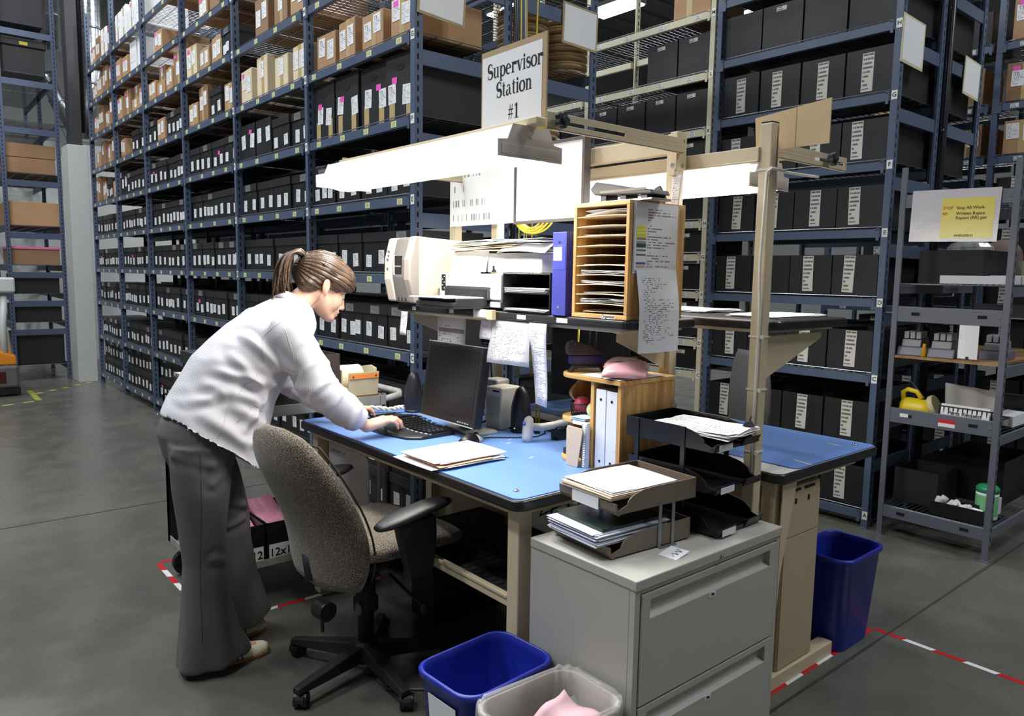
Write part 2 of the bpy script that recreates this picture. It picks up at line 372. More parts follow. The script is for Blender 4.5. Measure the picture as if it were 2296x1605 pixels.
# ------------------------------------------------------------------ steel shelving
LEVELS = [('A', .135), ('B', .63), ('C', 1.068), ('D', 1.478), ('E', 1.886), ('F', 2.288), ('G', 2.697), ('H', 3.105), ('I', 3.51), ('J', 3.92)]
PLATE = mat('white_letter_plate', (236, 236, 232), 0.5, var=0)
SLOT = mat('slot_dark', (14, 15, 18), 0.9, var=0)
def post_mb(h, w=0.038, d=0.05, slots=True):
    # angle shaped post with teardrop slots on both faces, outer corner at 0,0 running to +x and +y
    mb = MB(); t = 0.004
    mb.box(0, d, 0, t, 0, h); mb.box(0, t, t, w, 0, h); mb.box(d - t, d, t, 0.012, 0, h); mb.box(t, 0.014, w - t, w, 0, h)
    mb.box(-0.012, d + 0.006, -0.006, w + 0.006, -0.0005, 0.006)
    if slots:
        mb.cur = 1; z = 0.06
        while z < h - 0.03:
            mb.box(0.016, 0.026, -0.0006, t, z, z + 0.028); z += 0.052
    return mb
def beam_mb(L, h=0.047, tabs=True, mats=False):
    mb = MB(); mb.box(0, 0.03, 0.03, L - 0.03, -h, 0)
    if tabs:
        for y0, y1 in ((0.0, 0.055), (L - 0.055, L)): mb.box(-0.004, 0.0, y0 + 0.036 * (y0 == 0), y1 - 0.002, -h - 0.018, 0.008)
        mb.cur = 1
        for y in (0.047, L - 0.047): mb.box(-0.005, 0, y - 0.006, y + 0.006, -0.006, -0.001)
    return mb
def deck_mb(D, L, step=0.045):
    mb = MB(); r = 0.0025; y = 0.02
    while y < L - 0.01: mb.tube([(0.004, y, 0.006), (D - 0.004, y, 0.006)], r, 4); y += step
    for x in (0.006, D * 0.25, D * 0.5, D * 0.75, D - 0.006): mb.tube([(x, 0.01, 0.001), (x, L - 0.01, 0.001)], 0.003, 4)
    mb.tube([(0.004, 0.01, 0.014), (0.004, L - 0.01, 0.014)], 0.003, 4)
    return mb
_letters = {}
def letter_plate(root, ch, x, y, z, size=0.034, w=0.032, h=0.05):
    k = 'plate'
    if k not in _letters: _letters[k] = MB().box(-0.0015, 0, -w / 2, w / 2, -h / 2, h / 2).mesh('letter_plate', PLATE)
    o = put('letter_plate', _letters[k], root, (x, y, z))
    text_part(ch, size, INK, o, (-0.002, 0, 0), FACE_NX, 'letter', bold=0.0006)
class Rack:
    def __init__(s, name, label, X, Y, nb, bay, D, levels, top, paint, h=0.047, letters=3, tags=3, deck=True, endbeams=True, slots=True, rearrow=None, lettered=None, beamtabs=True, tagmat=None):
        s.X, s.Y, s.nb, s.bay, s.D, s.lv, s.h = X, Y, nb, bay, D, dict(levels), h
        t = s.t = thing(name, label, 'shelving rack', (X, Y, 0))
        pm = post_mb(top, slots=slots).mesh('post', [paint, SLOT])
        for i in range(nb + 1):
            put('post', pm, t, (0, i * bay - (0 if i == 0 else 0.019), 0)); put('post', pm, t, (D, i * bay - (0 if i == 0 else 0.019), 0), scale=(-1, 1, 1))
        bm_, dm = beam_mb(bay, h, beamtabs).mesh('beam', [paint, SLOT]), deck_mb(D - 0.02, bay - 0.02).mesh('wire_deck', WIRE)
        rb = beam_mb(bay, h, False).mesh('rear_beam', [paint, SLOT])
        tm = MB().sheet((0, 0.027, -0.0155), (0, -0.054, 0), (0, 0, 0.031), 0.0006).mesh('shelf_tag', tagmat or TAGY); rest = MB()
        for l, z in levels:
            for i in range(nb):
                y = i * bay + 0.012
                bo = put('beam', bm_, t, (0.002, y, z)); put('rear_beam', rb, t, (D - 0.032, y, z))
                if deck: put('wire_deck', dm, t, (0.01, y + 0.01, z))
                if tags is not None:
                    for k in range(4):
                        yy = 0.16 + k * (bay - 0.32) / 3 + 0.03 * math.sin(i * 3 + k * 5 + z * 9)
                        if i < tags: put('shelf_tag', tm, bo, (-0.0008, yy, -h / 2))
                        else:
                            rest.M = Matrix.Translation((0.0012, y + yy, z - h / 2)); rest.sheet((0, 0.027, -0.0155), (0, -0.054, 0), (0, 0, 0.031), 0.0006)
        if rest.v:
            o = part('shelf_tag', rest, TAGY, t); o['kind'] = 'stuff'
        for l, z in (lettered or levels):
            for i in range(min(letters, nb + 1)): letter_plate(t, l, -0.001, i * bay + (0.016 if i == 0 else 0.0), z - 0.02)
        if endbeams:
            em = MB().box(0.05, D - 0.05, 0, 0.012, -0.075, 0).mesh('end_beam', paint)
            for l, z in levels[1:]:
                put('end_beam', em, t, (0, 0.006, z - 0.085))
    def bayY(s, i): return s.Y + i * s.bay
# left row, front half and rear half back to back
LX, LY, LB = 2.10, 3.29, 1.255
left = Rack('shelving_rack', 'long blue steel rack of black boxes behind the standing person', LX, LY, 6, LB, 0.63, LEVELS, 4.6, BLUE)
leftb = Rack('shelving_rack', 'blue steel rack back to back behind the left row, holding cable spools', LX + 0.67, LY, 6, LB, 0.63, LEVELS, 4.6, BLUE, letters=0, tags=None)
RLEV = [('A', .10), ('B', .50), ('C', .93), ('D', 1.38), ('E', 1.785), ('F', 2.17), ('G', 2.555), ('H', 2.945), ('I', 3.335)]
RX, RY, RB = 4.45, 1.95, 1.21
right = Rack('shelving_rack', 'blue steel rack of large black boxes right of the far bench', RX, RY, 1, RB, 0.60, RLEV, 4.3, BLUE, letters=1, tags=None)
rightb = Rack('shelving_rack', 'blue steel rack end with black boxes behind the right row, black conduit between', RX + 0.65, RY, 1, RB, 0.60, RLEV, 4.3, BLUE, letters=0, tags=None)
BLEV = [('C', .81), ('D', 1.04), ('F', 1.386), ('G', 1.652), ('H', 1.885), ('J', 2.2), ('K', 2.52), ('L', 2.90), ('M', 3.305)]
WTAG = print_mat('beige_rack_tag', paper=(214, 216, 214), ink=(60, 70, 90), rows=2, cols=8, fill=0.6)
beige = Rack('shelving_rack', 'beige steel rack of black boxes seen through the gap between the blue racks', RX, RY + RB + 0.036, 2, 1.21, 0.60, BLEV, 4.3, BEIGER, letters=1, tags=3, endbeams=False, tagmat=WTAG)

# ------------------------------------------------------------------ boxes
_bm = {}
def shared(key, fn):
    if key not in _bm: _bm[key] = fn()
    return _bm[key]
def sticker_mesh(w, h, m): return shared(('st', w, h, m.name), lambda: MB().sheet((0, w / 2, -h / 2), (0, -w, 0), (0, 0, h), 0.0006).mesh('sticker', m))
def flat_mesh(name, w, h, m): return shared((name, w, h, m.name), lambda: MB().box(-0.0007, 0, -w / 2, w / 2, -h / 2, h / 2).mesh(name, m))
def hollow(mb, x0, x1, y0, y1, z0, z1, t=0.004, floor=True):
    mb.box(x0, x0 + t, y0, y1, z0, z1); mb.box(x1 - t, x1, y0, y1, z0, z1); mb.box(x0 + t, x1 - t, y0, y0 + t, z0, z1); mb.box(x0 + t, x1 - t, y1 - t, y1, z0, z1)
    if floor: mb.box(x0 + t, x1 - t, y0 + t, y1 - t, z0, z0 + t)
    return mb
def lid_box(label, group, x, y, z, w=0.292, h=0.228, d=0.44, detail=2, rz=0.0, nst=2, pink=False, taped=False, seed=0):
    r = random.Random(seed)
    o = put('file_box', shared(('lb', w, h, d), lambda: MB().box(0, d, -w / 2, w / 2, 0, h - 0.004).mesh('file_box', BLACKBOX)), None, (x, y, z), (0, 0, rz)); tag(o, label, 'box', group)
    lm = shared(('lid', w, h, d), lambda: MB().box(-0.005, d + 0.005, -w / 2 - 0.004, w / 2 + 0.004, h - 0.052, h).mesh('lid', BLACKLID))
    put('lid', lm, o)
    put('hand_hole', shared(('hh',), lambda: MB().box(-0.0012, 0.002, -0.034, 0.034, -0.016, 0.016).mesh('hand_hole', DARKHOLE)), o, (0, 0.012 * r.uniform(-1, 1), h - 0.078))
    ys = {1: [0.06], 2: [-0.07, 0.07], 3: [-0.09, 0.0, 0.09]}[nst]
    for k in ys:
        hh = r.choice((0.076, 0.082, 0.07))
        put('sticker', sticker_mesh(0.062, hh, r.choice((STICK, STICK2))), o, (-0.0008, k + 0.02 * r.uniform(-1, 1), 0.032 + hh / 2 + 0.02 * r.random()), (0.06 * r.uniform(-1, 1), 0, 0))
    if pink: put('pink_note', flat_mesh('pink_note', 0.045, 0.03, PINK), o, (-0.0012, 0.05 * r.uniform(-1, 1), 0.13))
    if taped: put('tape', shared(('tp', w), lambda: MB().box(-0.006, -0.0052, -0.05, 0.05, h - 0.05, h - 0.004).mesh('tape', mat('shiny_clear_tape', (120, 120, 122), 0.12, var=0.3, scale=60))), o, (0, 0.06 * r.uniform(-1, 1), 0))
    return o
def open_box(label, group, x, y, z, w=0.27, h=0.33, d=0.5, m=None, rz=0.0, pink=True, tape=True, seed=0, contents=False):
    r = random.Random(seed); m = m or BLACKBOX
    def mk():
        mb = MB(); hollow(mb, 0, d, -w / 2, w / 2, 0, h); return mb.mesh('file_box', m)
    o = put('file_box', shared(('ob', w, h, d, m.name), mk), None, (x, y, z), (0, 0, rz)); tag(o, label, 'box', group)
    put('hand_hole', shared(('hh2',), lambda: MB().prism([(0.04 * math.cos(a) * (1 if abs(math.cos(a)) < 0.9 else 1), 0.017 * math.sin(a)) for a in [2 * PI * k / 16 for k in range(16)]], -0.0015, 0.002, 'x').mesh('hand_hole', DARKHOLE)), o, (0, 0, h - 0.07))
    if tape:
        for yy in (-0.085, 0.08): put('tape_strip', flat_mesh('tape_strip', 0.055, 0.11, TAPE), o, (-0.0002, yy, 0.056))
    for yy, zz in ((-0.08, 0.13), (0.06, 0.15)):
        put('sticker', sticker_mesh(0.075, 0.1, r.choice((STICK, STICK2))), o, (-0.0012, yy + 0.02 * r.uniform(-1, 1), zz + 0.02 * r.uniform(-1, 1)), (0.1 * r.uniform(-1, 1), 0, 0))
    if pink: put('pink_note', flat_mesh('pink_note', 0.05, 0.032, PINK), o, (-0.0016, 0.055 * r.choice((-1, 1)), 0.2), (0.05, 0, 0))
    return o
def carton(label, group, x, y, z, w, h, d=0.45, m=None, rz=0.0, stick=1, tape=True, pink=False, flaps=False, seed=0):
    r = random.Random(seed); m = m or BROWN
    def mk():
        mb = MB(); mb.box(0, d, -w / 2, w / 2, 0, h); return mb.mesh('carton', m)
    o = put('carton', shared(('ct', w, h, d, m.name), mk), None, (x, y, z), (0, 0, rz)); tag(o, label, 'box', group); bev(o, 0.004, 1)
    if tape: put('tape_strip', flat_mesh('tape_strip', 0.05, h * 0.995, TAPE), o, (-0.0002, 0.1 * w * r.uniform(-1, 1), h / 2))
    for k in range(stick):
        sw, sh = min(0.08, w * 0.4), min(0.11, h * 0.5)
        put('sticker', sticker_mesh(round(sw, 3), round(sh, 3), r.choice((STICK, STICK2))), o, (-0.0013, (k - (stick - 1) / 2) * w * 0.45 + 0.03 * w * r.uniform(-1, 1), h * 0.6 + 0.1 * h * r.uniform(-1, 1)), (0.04 * r.uniform(-1, 1), 0, 0))
    if pink: put('pink_note', flat_mesh('pink_note', 0.05, 0.03, PINK), o, (-0.0018, w * 0.25, h * 0.85))
    if flaps:
        for s_ in (-1, 1): put('flap', shared(('fl', w, h, d, m.name, s_), lambda: MB().box(0.01, d - 0.01, -0.002, 0.002, 0, w * 0.42).mesh('flap', m)), o, (0, s_ * (w / 2 - 0.002), h), (-s_ * 0.6, 0, 0))
    return o
ORD = ['first', 'second', 'third', 'fourth', 'fifth', 'sixth', 'seventh']
def lwhere(i, l): return 'in bay %s from the corner post, level %s' % (ORD[i] if False else str(i + 1), l)
BAYW = ['nearest', 'second', 'third', 'fourth', 'fifth', 'farthest']
dz = 0.0105
def fill_left(l, i, kinds):
    z = left.lv[l] + dz; y0 = left.bayY(i) + 0.045; y = y0
    n = len(kinds); W_ = LB - 0.075
    for k, kd in enumerate(kinds):
        r = random.Random(hash((l, i, k)) & 0xffff if False else (ord(l) * 97 + i * 31 + k * 7))
        w = W_ / n; yc = y0 + (k + 0.5) * w; x = LX + 0.035 + 0.02 * r.random()
        at = "%s from the near post, %s bay of left rack's shelf %s" % (ORD[k], BAYW[i], l)
        g = 'boxes on the left rack'
        if kd == 'L': lid_box('black lidded box %s' % at, g, x, yc, z, w=round(w - 0.02, 3) if n == 4 else 0.28, rz=0.008 * r.uniform(-1, 1), nst=r.choice((2, 2, 2, 3)), pink=r.random() < 0.1, taped=r.random() < 0.35, seed=r.random())
        elif kd == 'S':
            lid_box('lower black lidded box %s' % at, g, x, yc, z, w=0.276, h=0.216, nst=2, pink=r.random() < 0.3, seed=r.random())
            lid_box('upper black lidded box %s' % at, g, x + 0.01, yc, z + 0.2165, w=0.276, h=0.216, nst=2, taped=r.random() < 0.4, seed=r.random())
        elif kd == 'O': open_box('tall open black box %s' % at, g, x, yc, z, w=round(w - 0.016, 3), rz=0.02 * r.uniform(-1, 1), pink=True, seed=r.random())
        elif kd == 'P': open_box('plain open black box %s' % at, g, x, yc, z, w=round(w - 0.016, 3), h=0.26, rz=0.02 * r.uniform(-1, 1), pink=r.random() < .5, tape=False, seed=r.random())
        elif kd in 'BCWT':
            m, nm, h = {'B': (BROWN, 'brown cardboard box', 0.24), 'C': (CREAM, 'cream cardboard carton', 0.27), 'W': (WHITE, 'tall white carton', 0.36), 'T': (BROWN2, 'tall brown carton', 0.33)}[kd]
            carton('%s %s' % (nm, at), g, x, yc, z, round(w - 0.05 - 0.04 * r.random(), 3), min(0.33, round(h * (0.8 + 0.25 * r.random()), 3)), m=m, rz=0.05 * r.uniform(-1, 1), stick=r.choice((1, 2, 2)), tape=r.random() < .7, pink=r.random() < .4, flaps=False, seed=r.random())
        elif kd == '2':
            carton('lower brown carton %s' % at, g, x, yc, z, round(w - 0.04, 3), 0.15, rz=0.05 * r.uniform(-1, 1), stick=1, seed=r.random())
            carton('upper brown carton %s' % at, g, x + 0.015, yc, z + 0.1505, round(w - 0.06, 3), 0.14, m=BROWN2, rz=0.05 * r.uniform(-1, 1), stick=1, pink=True, seed=r.random())
PLAN = {
 'A': ['SSSS', 'SSSS', 'SSSS', 'SSSS', 'SSSS', 'SSSS'],
 'B': ['LLLL', 'LLLL', 'LLLL', 'LLLL', 'LLLL', 'LLLL'],
 'C': ['LLLL', 'LLLL', 'LLLL', 'LLLL', 'LLLL', 'LLLL'],
 'D': ['LLLL', 'LLLL', 'LLLL', 'LLLL', 'LLLL', 'LLLL'],
 'E': ['LLLL', 'LLLL', 'LLLL', 'LLLL', 'LLLL', 'LLLL'],
 'F': ['OOOO', 'LLPP', 'LLLL', 'LLLL', 'LLLP', 'BLBT'],
 'G': ['BBBB', 'CCCC', 'BLTB', 'LLBL', 'LL B', 'TBTB'],
 'H': ['TBBT', 'BTT ', 'LBBC', 'TB2B', 'B2TB', 'TBTB'],
 'I': ['BBBB', 'BTTB', 'TTB ', '  B ', 'WWBB', 'TTBB'],
 'J': ['BBBB', 'BTTB', 'BBBB', 'BB  ', 'WWWW', 'TWTB'],
}
for l, rows in PLAN.items():
    for i, kinds in enumerate(rows):
        if l in 'IJ' and i < 2: continue
        if l == 'H' and i == 0: continue
        fill_left(l, i, list(kinds))

# rear half of the left row: stacks of cable spools, cartons and black boxes
SPOOL = mat('cable_spool_tan', (160, 134, 92), 0.6, var=0.12, scale=20); SPOOLY = mat('yellow_cable', (214, 186, 60), 0.4, var=0.05)
bx = LX + 0.68
for k in range(2):
    for q in range(6):
        mb = MB(); mb.lathe([(0.145, 0), (0.15, 0.006), (0.15, 0.012), (0.118, 0.014), (0.118, 0.036), (0.15, 0.038), (0.15, 0.044), (0.145, 0.05)], n=28)
        single('cable_spool', mb, SPOOL, 'tan cable spool, number %s from the bottom of the %s stack on the wire shelf' % (ORD[q], ('left', 'right')[k]), 'cable spool', 'cable spools on the wire shelf', 0, True, loc=(bx + 0.2 + k * 0.33, LY + 0.2, LEVELS[6][1] + dz + q * 0.0505))
for q, (r_, m_, lb) in enumerate(((0.17, SPOOL, 'lower flat tan cable reel under the yellow coil'), (0.165, SPOOLY, 'flat reel of yellow cable on the shelf behind the station sign'), (0.15, SPOOL, 'upper flat tan cable reel over the yellow coil'))):
    mb = MB(); mb.lathe([(0.02, 0), (r_, 0.0), (r_, 0.01), (r_ * 0.9, 0.014), (r_ * 0.92, 0.028), (r_, 0.034), (r_, 0.04), (0.02, 0.04)], n=32)
    single('cable_reel', mb, m_, lb, 'cable reel', None, 0, True, loc=(bx + 0.28, LY + 0.2, LEVELS[5][1] + dz + q * 0.0405))
for i in range(2):
    for l in ('A', 'B', 'C', 'D', 'E'):
        for k in range(4):
            lid_box("black lidded box %s from the corner, %s bay of rear left rack's shelf %s" % (ORD[k], ('near', 'far')[i], l), 'boxes on the rear half of the left rack', bx + 0.1, LY + i * LB + 0.05 + (k + 0.5) * 0.298, dict(LEVELS)[l] + dz, seed=k + ord(l), nst=1)
mb = MB(); mb.cur = 0
for i in range(2, 6):
    for l, z in LEVELS[:8]:
        for k in range(4):
            y = LY + i * LB + 0.05 + (k + 0.5) * 0.298; hh = 0.228 + 0.06 * ((k + i) % 3 == 0)
            mb.cur = 0; mb.box(bx + 0.1, bx + 0.52, y - 0.143, y + 0.143, z + dz, z + dz + hh - 0.05); mb.cur = 1; mb.box(bx + 0.095, bx + 0.525, y - 0.147, y + 0.147, z + dz + hh - 0.05, z + dz + hh)
o = put('file_box', mb.mesh('file_box', [BLACKBOX, BLACKLID])); tag(o, 'dark boxes deep in the rear half of the left rack, glimpsed between front boxes', 'box'); o['kind'] = 'stuff'
# ------------------------------------------------------------------ boxes on the right row
STRIP = print_mat('barcode_strip', paper=(214, 210, 202), ink=(40, 40, 42), rows=9, cols=7, fill=0.92, margin=0.06, top=0.98)
SMALLT = print_mat('small_box_tag', paper=(214, 212, 204), ink=(40, 40, 42), rows=2, cols=6, fill=0.9, margin=0.05)
def big_box(label, group, x, y, z, w=0.285, h=0.26, d=0.51, strip='S', rz=0.0, seed=0):
    r = random.Random(seed)
    def mk():
        mb = MB(); hollow(mb, 0, d, -w / 2, w / 2, 0, h, 0.005); return mb.mesh('file_box', BLACKBOX)
    o = put('file_box', shared(('bb', w, h, d), mk), None, (x, y, z), (0, 0, rz)); tag(o, label, 'box', group)
    if strip == 'S': put('barcode_strip', shared(('strip',), lambda: MB().sheet((0, 0.034, -0.11), (0, -0.068, 0), (0, 0, 0.22), 0.0007).mesh('barcode_strip', STRIP)), o, (-0.0009, 0.02 + 0.03 * r.uniform(-1, 1), 0.135), (0.03 * r.uniform(-1, 1), 0, 0))
    elif strip == 'T': put('box_tag', shared(('tag2',), lambda: MB().sheet((0, 0.035, -0.013), (0, -0.07, 0), (0, 0, 0.026), 0.0007).mesh('box_tag', SMALLT)), o, (-0.0009, 0.01, h - 0.03))
    return o
RPLAN = {'A': 'SSS.', 'B': 'SSSS', 'C': 'SSSS', 'D': 'SS S', 'E': 'SSSS', 'F': 'SSSS', 'G': 'SSSS', 'H': 'TTT.', 'I': 'TTTT'}
RPLAN['A'] = 'SSSS'; RPLAN['D'] = 'SSSS'
for l, row in RPLAN.items():
    for k, st in enumerate(row):
        y = RY + 0.05 + (k + 0.5) * 0.2835
        h = 0.27 if l in 'GHI' else 0.25
        big_box("black box %s from the corner post on right rack's shelf %s%s" % (ORD[k], l, ', with barcode strip' if st == 'S' else ''), 'boxes on the right rack', RX + 0.038 + 0.01 * math.sin(k * 7 + ord(l)), y, dict(RLEV)[l] + dz, w=0.274, h=h, strip=st, rz=0.008 * math.sin(k * 3 + ord(l)), seed=k * 31 + ord(l))
        if k == 0 or l in 'BC': big_box("black box %s from the end on rear right rack's shelf %s" % (ORD[k], l), 'boxes on the rear right rack', RX + 0.69, y, dict(RLEV)[l] + dz, w=0.274, h=h, strip='', d=0.5, seed=k)
for j in range(2):
    for n_, (l, z) in enumerate(BLEV):
        for k in range(4):
            if l in 'HC' and k == 2: continue
            if l == 'M': continue
            if l == 'L' and (j == 0 and k > 1 or j == 1): continue
            nx = BLEV[n_ + 1][1] - z
            big_box("black box %s from the lettered post, %s bay of beige rack's shelf %s" % (ORD[k], ('near', 'far')[j], l), 'boxes on the beige rack', RX + 0.035, RY + RB + 0.085 + j * 1.21 + (k + 0.5) * 0.285, z + dz, w=0.272, h=round(min(0.27, nx - 0.075), 3), strip='T', d=0.5, seed=k + n_ * 9)
carton('brown carton with pink note on top level M of the beige rack', None, RX + 0.03, RY + RB + 0.26, dict(BLEV)['M'] + dz, 0.32, 0.3, 0.4, m=BROWN, stick=1, pink=True)
PINKBAG = mat('pink_antistatic_bag', (226, 150, 176), 0.25, var=0.1, scale=20, trans=0.0, spec=0.7)
# blank cards hung on rack ends
CARD = mat('yellowed_card_edge', (206, 196, 156), 0.7, var=0.05)
def hang_card(label, x0, x1, z0, z1, y, m_edge=CARD, rot=0.0):
    t = thing('hanging_card', label, 'card', ((x0 + x1) / 2, y, z1), 0, None); w, h = x1 - x0, z1 - z0
    part('backing_board', MB().box(-w / 2, w / 2, -0.004, 0, -h, 0), m_edge, t); part('paper', MB().box(-w / 2 + 0.014, w / 2 - 0.014, -0.0048, -0.004, -h + 0.014, -0.012), WHITE, t); t.rotation_euler = (0, rot, 0)
    return t
hang_card('blank white card on the near end of the right rack, beside letter H', 4.452, 4.745, 2.71, 2.975, RY - 0.002, rot=0.03)
hang_card('blank white card on the rear end of the right rack beyond the black conduit', 5.37, 5.64, 2.68, 2.915, RY - 0.002, rot=0.05)
hang_card('blank white card above letter G at the end of the left rack', 2.128, 2.42, 2.77, 3.02, LY - 0.002, mat('brown_card_edge', (170, 150, 116), 0.7, var=0.05), rot=0.07)
hang_card('blank white card on the rear post of the left rack above the spools', 3.11, 3.4, 2.83, 3.062, LY - 0.002, mat('brown_card_edge', (170, 150, 116), 0.7, var=0.05), rot=0.03)
# conduits and hanging cables
mb = MB(); mb.tube([(5.07, RY - 0.025, 0.0), (5.07, RY - 0.025, 4.6)], 0.016, 10)
for z in (1.2, 2.4, 3.4): mb.box(5.05, 5.09, RY - 0.03, RY, z, z + 0.02)
single('conduit', mb, BLACKP, 'black vertical conduit running up the end of the right rack between its halves', 'conduit', None, 0, True)
mb = MB(); mb.tube([(LX + 0.645, LY - 0.016, 1.0), (LX + 0.64, LY - 0.018, 2.4), (LX + 0.645, LY - 0.016, 4.5)], 0.013, 8)
single('conduit', mb, BLACKP, 'black cable conduit beside the middle end post of the left rack', 'conduit', None, 0, True)
YC = mat('yellow_network_cable', (222, 204, 70), 0.4, var=0.03); GC = mat('grey_network_cable', (190, 190, 186), 0.4, var=0.03)
for k, (x, dx, m_, lb) in enumerate(((2.76, 0.01, YC, 'left yellow cable hanging in front of the middle rack post'), (2.785, 0.03, YC, 'second yellow cable crossing the first at the middle rack post'), (2.775, 0.02, GC, 'thin grey cable hanging with the yellow ones at the middle rack post'), (2.87, -0.015, YC, 'right yellow cable along the perforated edge of the middle rack post'))):
    mb = MB(); mb.tube([(x, LY - 0.034 - k * 0.007, 4.4), (x + dx * 0.3, LY - 0.036 - k * 0.007, 3.0), (x + dx, LY - 0.036 - k * 0.007, 2.4), (x + dx * 1.3, LY - 0.036 - k * 0.007, 1.5), (x, LY - 0.034 - k * 0.007, 0.9)], 0.0045, 6)
    single('hanging_cable', mb, m_, lb, 'cable', None, 0, True)

# ------------------------------------------------------------------ rack beyond the right aisle
fr = Rack('shelving_rack', 'far blue rack with brown cartons at the right edge beyond the aisle', 6.3, 0.85, 2, 1.21, 0.6, [('A', .1), ('B', .5), ('C', .93), ('D', 1.28), ('E', 1.63), ('F', 2.0), ('G', 2.40), ('H', 2.775), ('I', 3.2)], 4.2, BLUE, letters=0, tags=2, endbeams=False, tagmat=WTAG)
fz = dict([('A', .1), ('B', .5), ('C', .93), ('D', 1.28), ('E', 1.63), ('F', 2.0), ('G', 2.40), ('H', 2.775), ('I', 3.2)])
for l in fz:
    for k in range(7):
        y = 1.03 + k * 0.285 + (0.09 if k > 3 else 0); 
        if l in 'GH' or (l == 'I' and k < 4):
            lb = 'brown carton %s from the near end of the far right rack, shelf %s' % (ORD[k], l)
            carton(lb, 'cartons on the far right rack', 6.33, y, fz[l] + dz, 0.25 if (k + ord(l)) % 2 else 0.22, {'G': 0.24, 'H': 0.27, 'I': 0.3}[l], 0.4, m=(BROWN, BROWN2)[(k + ord(l)) % 2], rz=0.05 * math.sin(k * 4 + ord(l)), stick=2, pink=(l != 'G'), seed=k * 3 + ord(l))
        else:
            big_box('black box %s from the near end of the far right rack, shelf %s' % (ORD[k], l), 'boxes on the far right rack', 6.33, y, fz[l] + dz, w=0.265, h=0.24 if l not in 'ABC' else 0.26, strip='S', d=0.48, seed=k * 5 + ord(l))

# ------------------------------------------------------------------ far left: end of another rack, white column, ducts
NLEV = [('A', .2), ('B', .76), ('C', 1.13), ('D', 1.5), ('E', 2.0), ('F', 2.66), ('G', 3.31), ('H', 3.9), ('I', 4.5)]
nr = Rack('shelving_rack', 'dark blue rack at the far left with its end towards the aisle', 1.22, 11.4, 2, 1.3, 0.65, NLEV, 5.6, mat('rack_dark_blue', (70, 80, 104), 0.5, var=0.05), letters=0, tags=None, lettered=[], h=0.07)
def tote(label, x, y, z, w, d, h):
    t = thing('storage_tote', label, 'tote', (x, y, z)); mb = MB(); hollow(mb, -w / 2 + 0.02, w / 2 - 0.02, -d / 2, d / 2, 0, h - 0.1, 0.006); part('body', mb, BLACKP, t, 0.006)
    part('lid', MB().box(-w / 2, w / 2, -d / 2 - 0.02, d / 2 + 0.02, h - 0.1, h), BLACKP, t, 0.015); part('yellow_label', MB().box(-0.04, 0.05, -d / 2 - 0.022, -d / 2 - 0.02, h - 0.075, h - 0.035), mat('yellow_label', (200, 180, 40), 0.5, var=0), t)
tote('lower black lidded tote high on the far left rack end', 1.53, 11.85, 3.9 + dz, 0.5, 0.7, 0.42)
tote('upper black lidded tote near the picture top on the far left rack', 1.53, 11.85, 4.5 + dz, 0.5, 0.7, 0.5)
def nbox(label, z, w, h, m, x=1.54, d=0.8, pink=False):
    o = single('carton', MB().box(-w / 2, w / 2, 0, d, 0, h), m, label, 'box', None, 0.006, loc=(x, 11.46, z + dz))
    if pink: put('pink_cloth', MB().box(-w / 2 - 0.01, w / 2 + 0.01, -0.012, d, 0, 0.03).mesh('pink_cloth', mat('pink_liner', (226, 120, 160), 0.5, var=0.05)), o, (0, 0, h))
    return o
nbox('lower wide brown carton on the far left rack near duct height', 2.66, 0.54, 0.19, BROWN2); nbox('upper wide brown carton stacked on another on the far left rack', 2.66 + 0.195, 0.56, 0.17, BROWN2)
nbox('flat brown carton in the middle of the far left rack', 2.0, 0.57, 0.3, BROWN); nbox('brown carton with a pink liner on the far left rack', 1.5, 0.54, 0.2, BROWN2, pink=True)
nbox('dark box on the third lowest level of the far left rack', 1.13, 0.5, 0.25, BLACKBOX); nbox('dark box on the second lowest level of the far left rack', 0.76, 0.52, 0.22, BLACKBOX); nbox('large dark box on the bottom level of the far left rack', 0.2, 0.54, 0.4, BLACKBOX)
COLW = mat('white_painted_column', (196, 198, 196), 0.7, var=0.02)
mb = MB().box(1.875, 2.095, 10.95, 11.36, 0, 3.02); struct('trim_3', mb, COLW, 0.004)
struct('trim_4', MB().box(1.93, 2.06, 11.05, 11.3, 3.02, 9.15), mat('dark_steel_column', (52, 52, 54), 0.5, var=0.05))
DUCT = mat('spiral_duct_steel', (190, 194, 198), 0.28, metal=0.9, var=0.1, scale=6, stretch=(1, 1, 8))
def duct(pts, r, label, n=20):
    mb = MB(); mb.tube(pts, r, n); 
    for a, b in zip(pts[:-1], pts[1:]):
        a, b = Vector(a), Vector(b); Ln = (b - a).length; k = int(Ln / 0.5)
        for q in range(1, k + 1):
            c = a + (b - a) * (q / (k + 1)); d = (b - a).normalized() * 0.012; mb.tube([c - d, c + d], r + 0.012, n)
    return single('air_duct', mb, DUCT, label, 'air duct', None, 0, True)
duct([(2.42, 12.1, 9.1), (2.42, 12.1, 4.3), (2.3, 12.0, 3.7), (2.28, 12.0, 3.25)], 0.14, 'shiny vertical air duct above the white column with a bent lower end')
duct([(2.05, 12.5, 9.1), (2.05, 12.5, 4.5)], 0.1, 'thin vertical air duct behind the far left rack')
duct([(2.0, 13.1, 4.3), (2.45, 13.5, 3.3)], 0.1, 'sloping shiny air duct behind the far left rack')
duct([(2.85, 11.7, 3.3), (2.48, 11.75, 4.0)], 0.09, 'ribbed silver duct leaning against the vertical duct')
for k, x in enumerate((2.08, 2.2)):
    single('pipe', MB().tube([(x + 0.0, 11.75, 3.3), (x + 0.05, 11.75, 9.1)], 0.04, 10), BLACKP, '%s black vertical pipe beside the shiny duct' % ('left', 'right')[k], 'pipe', None, 0, True)
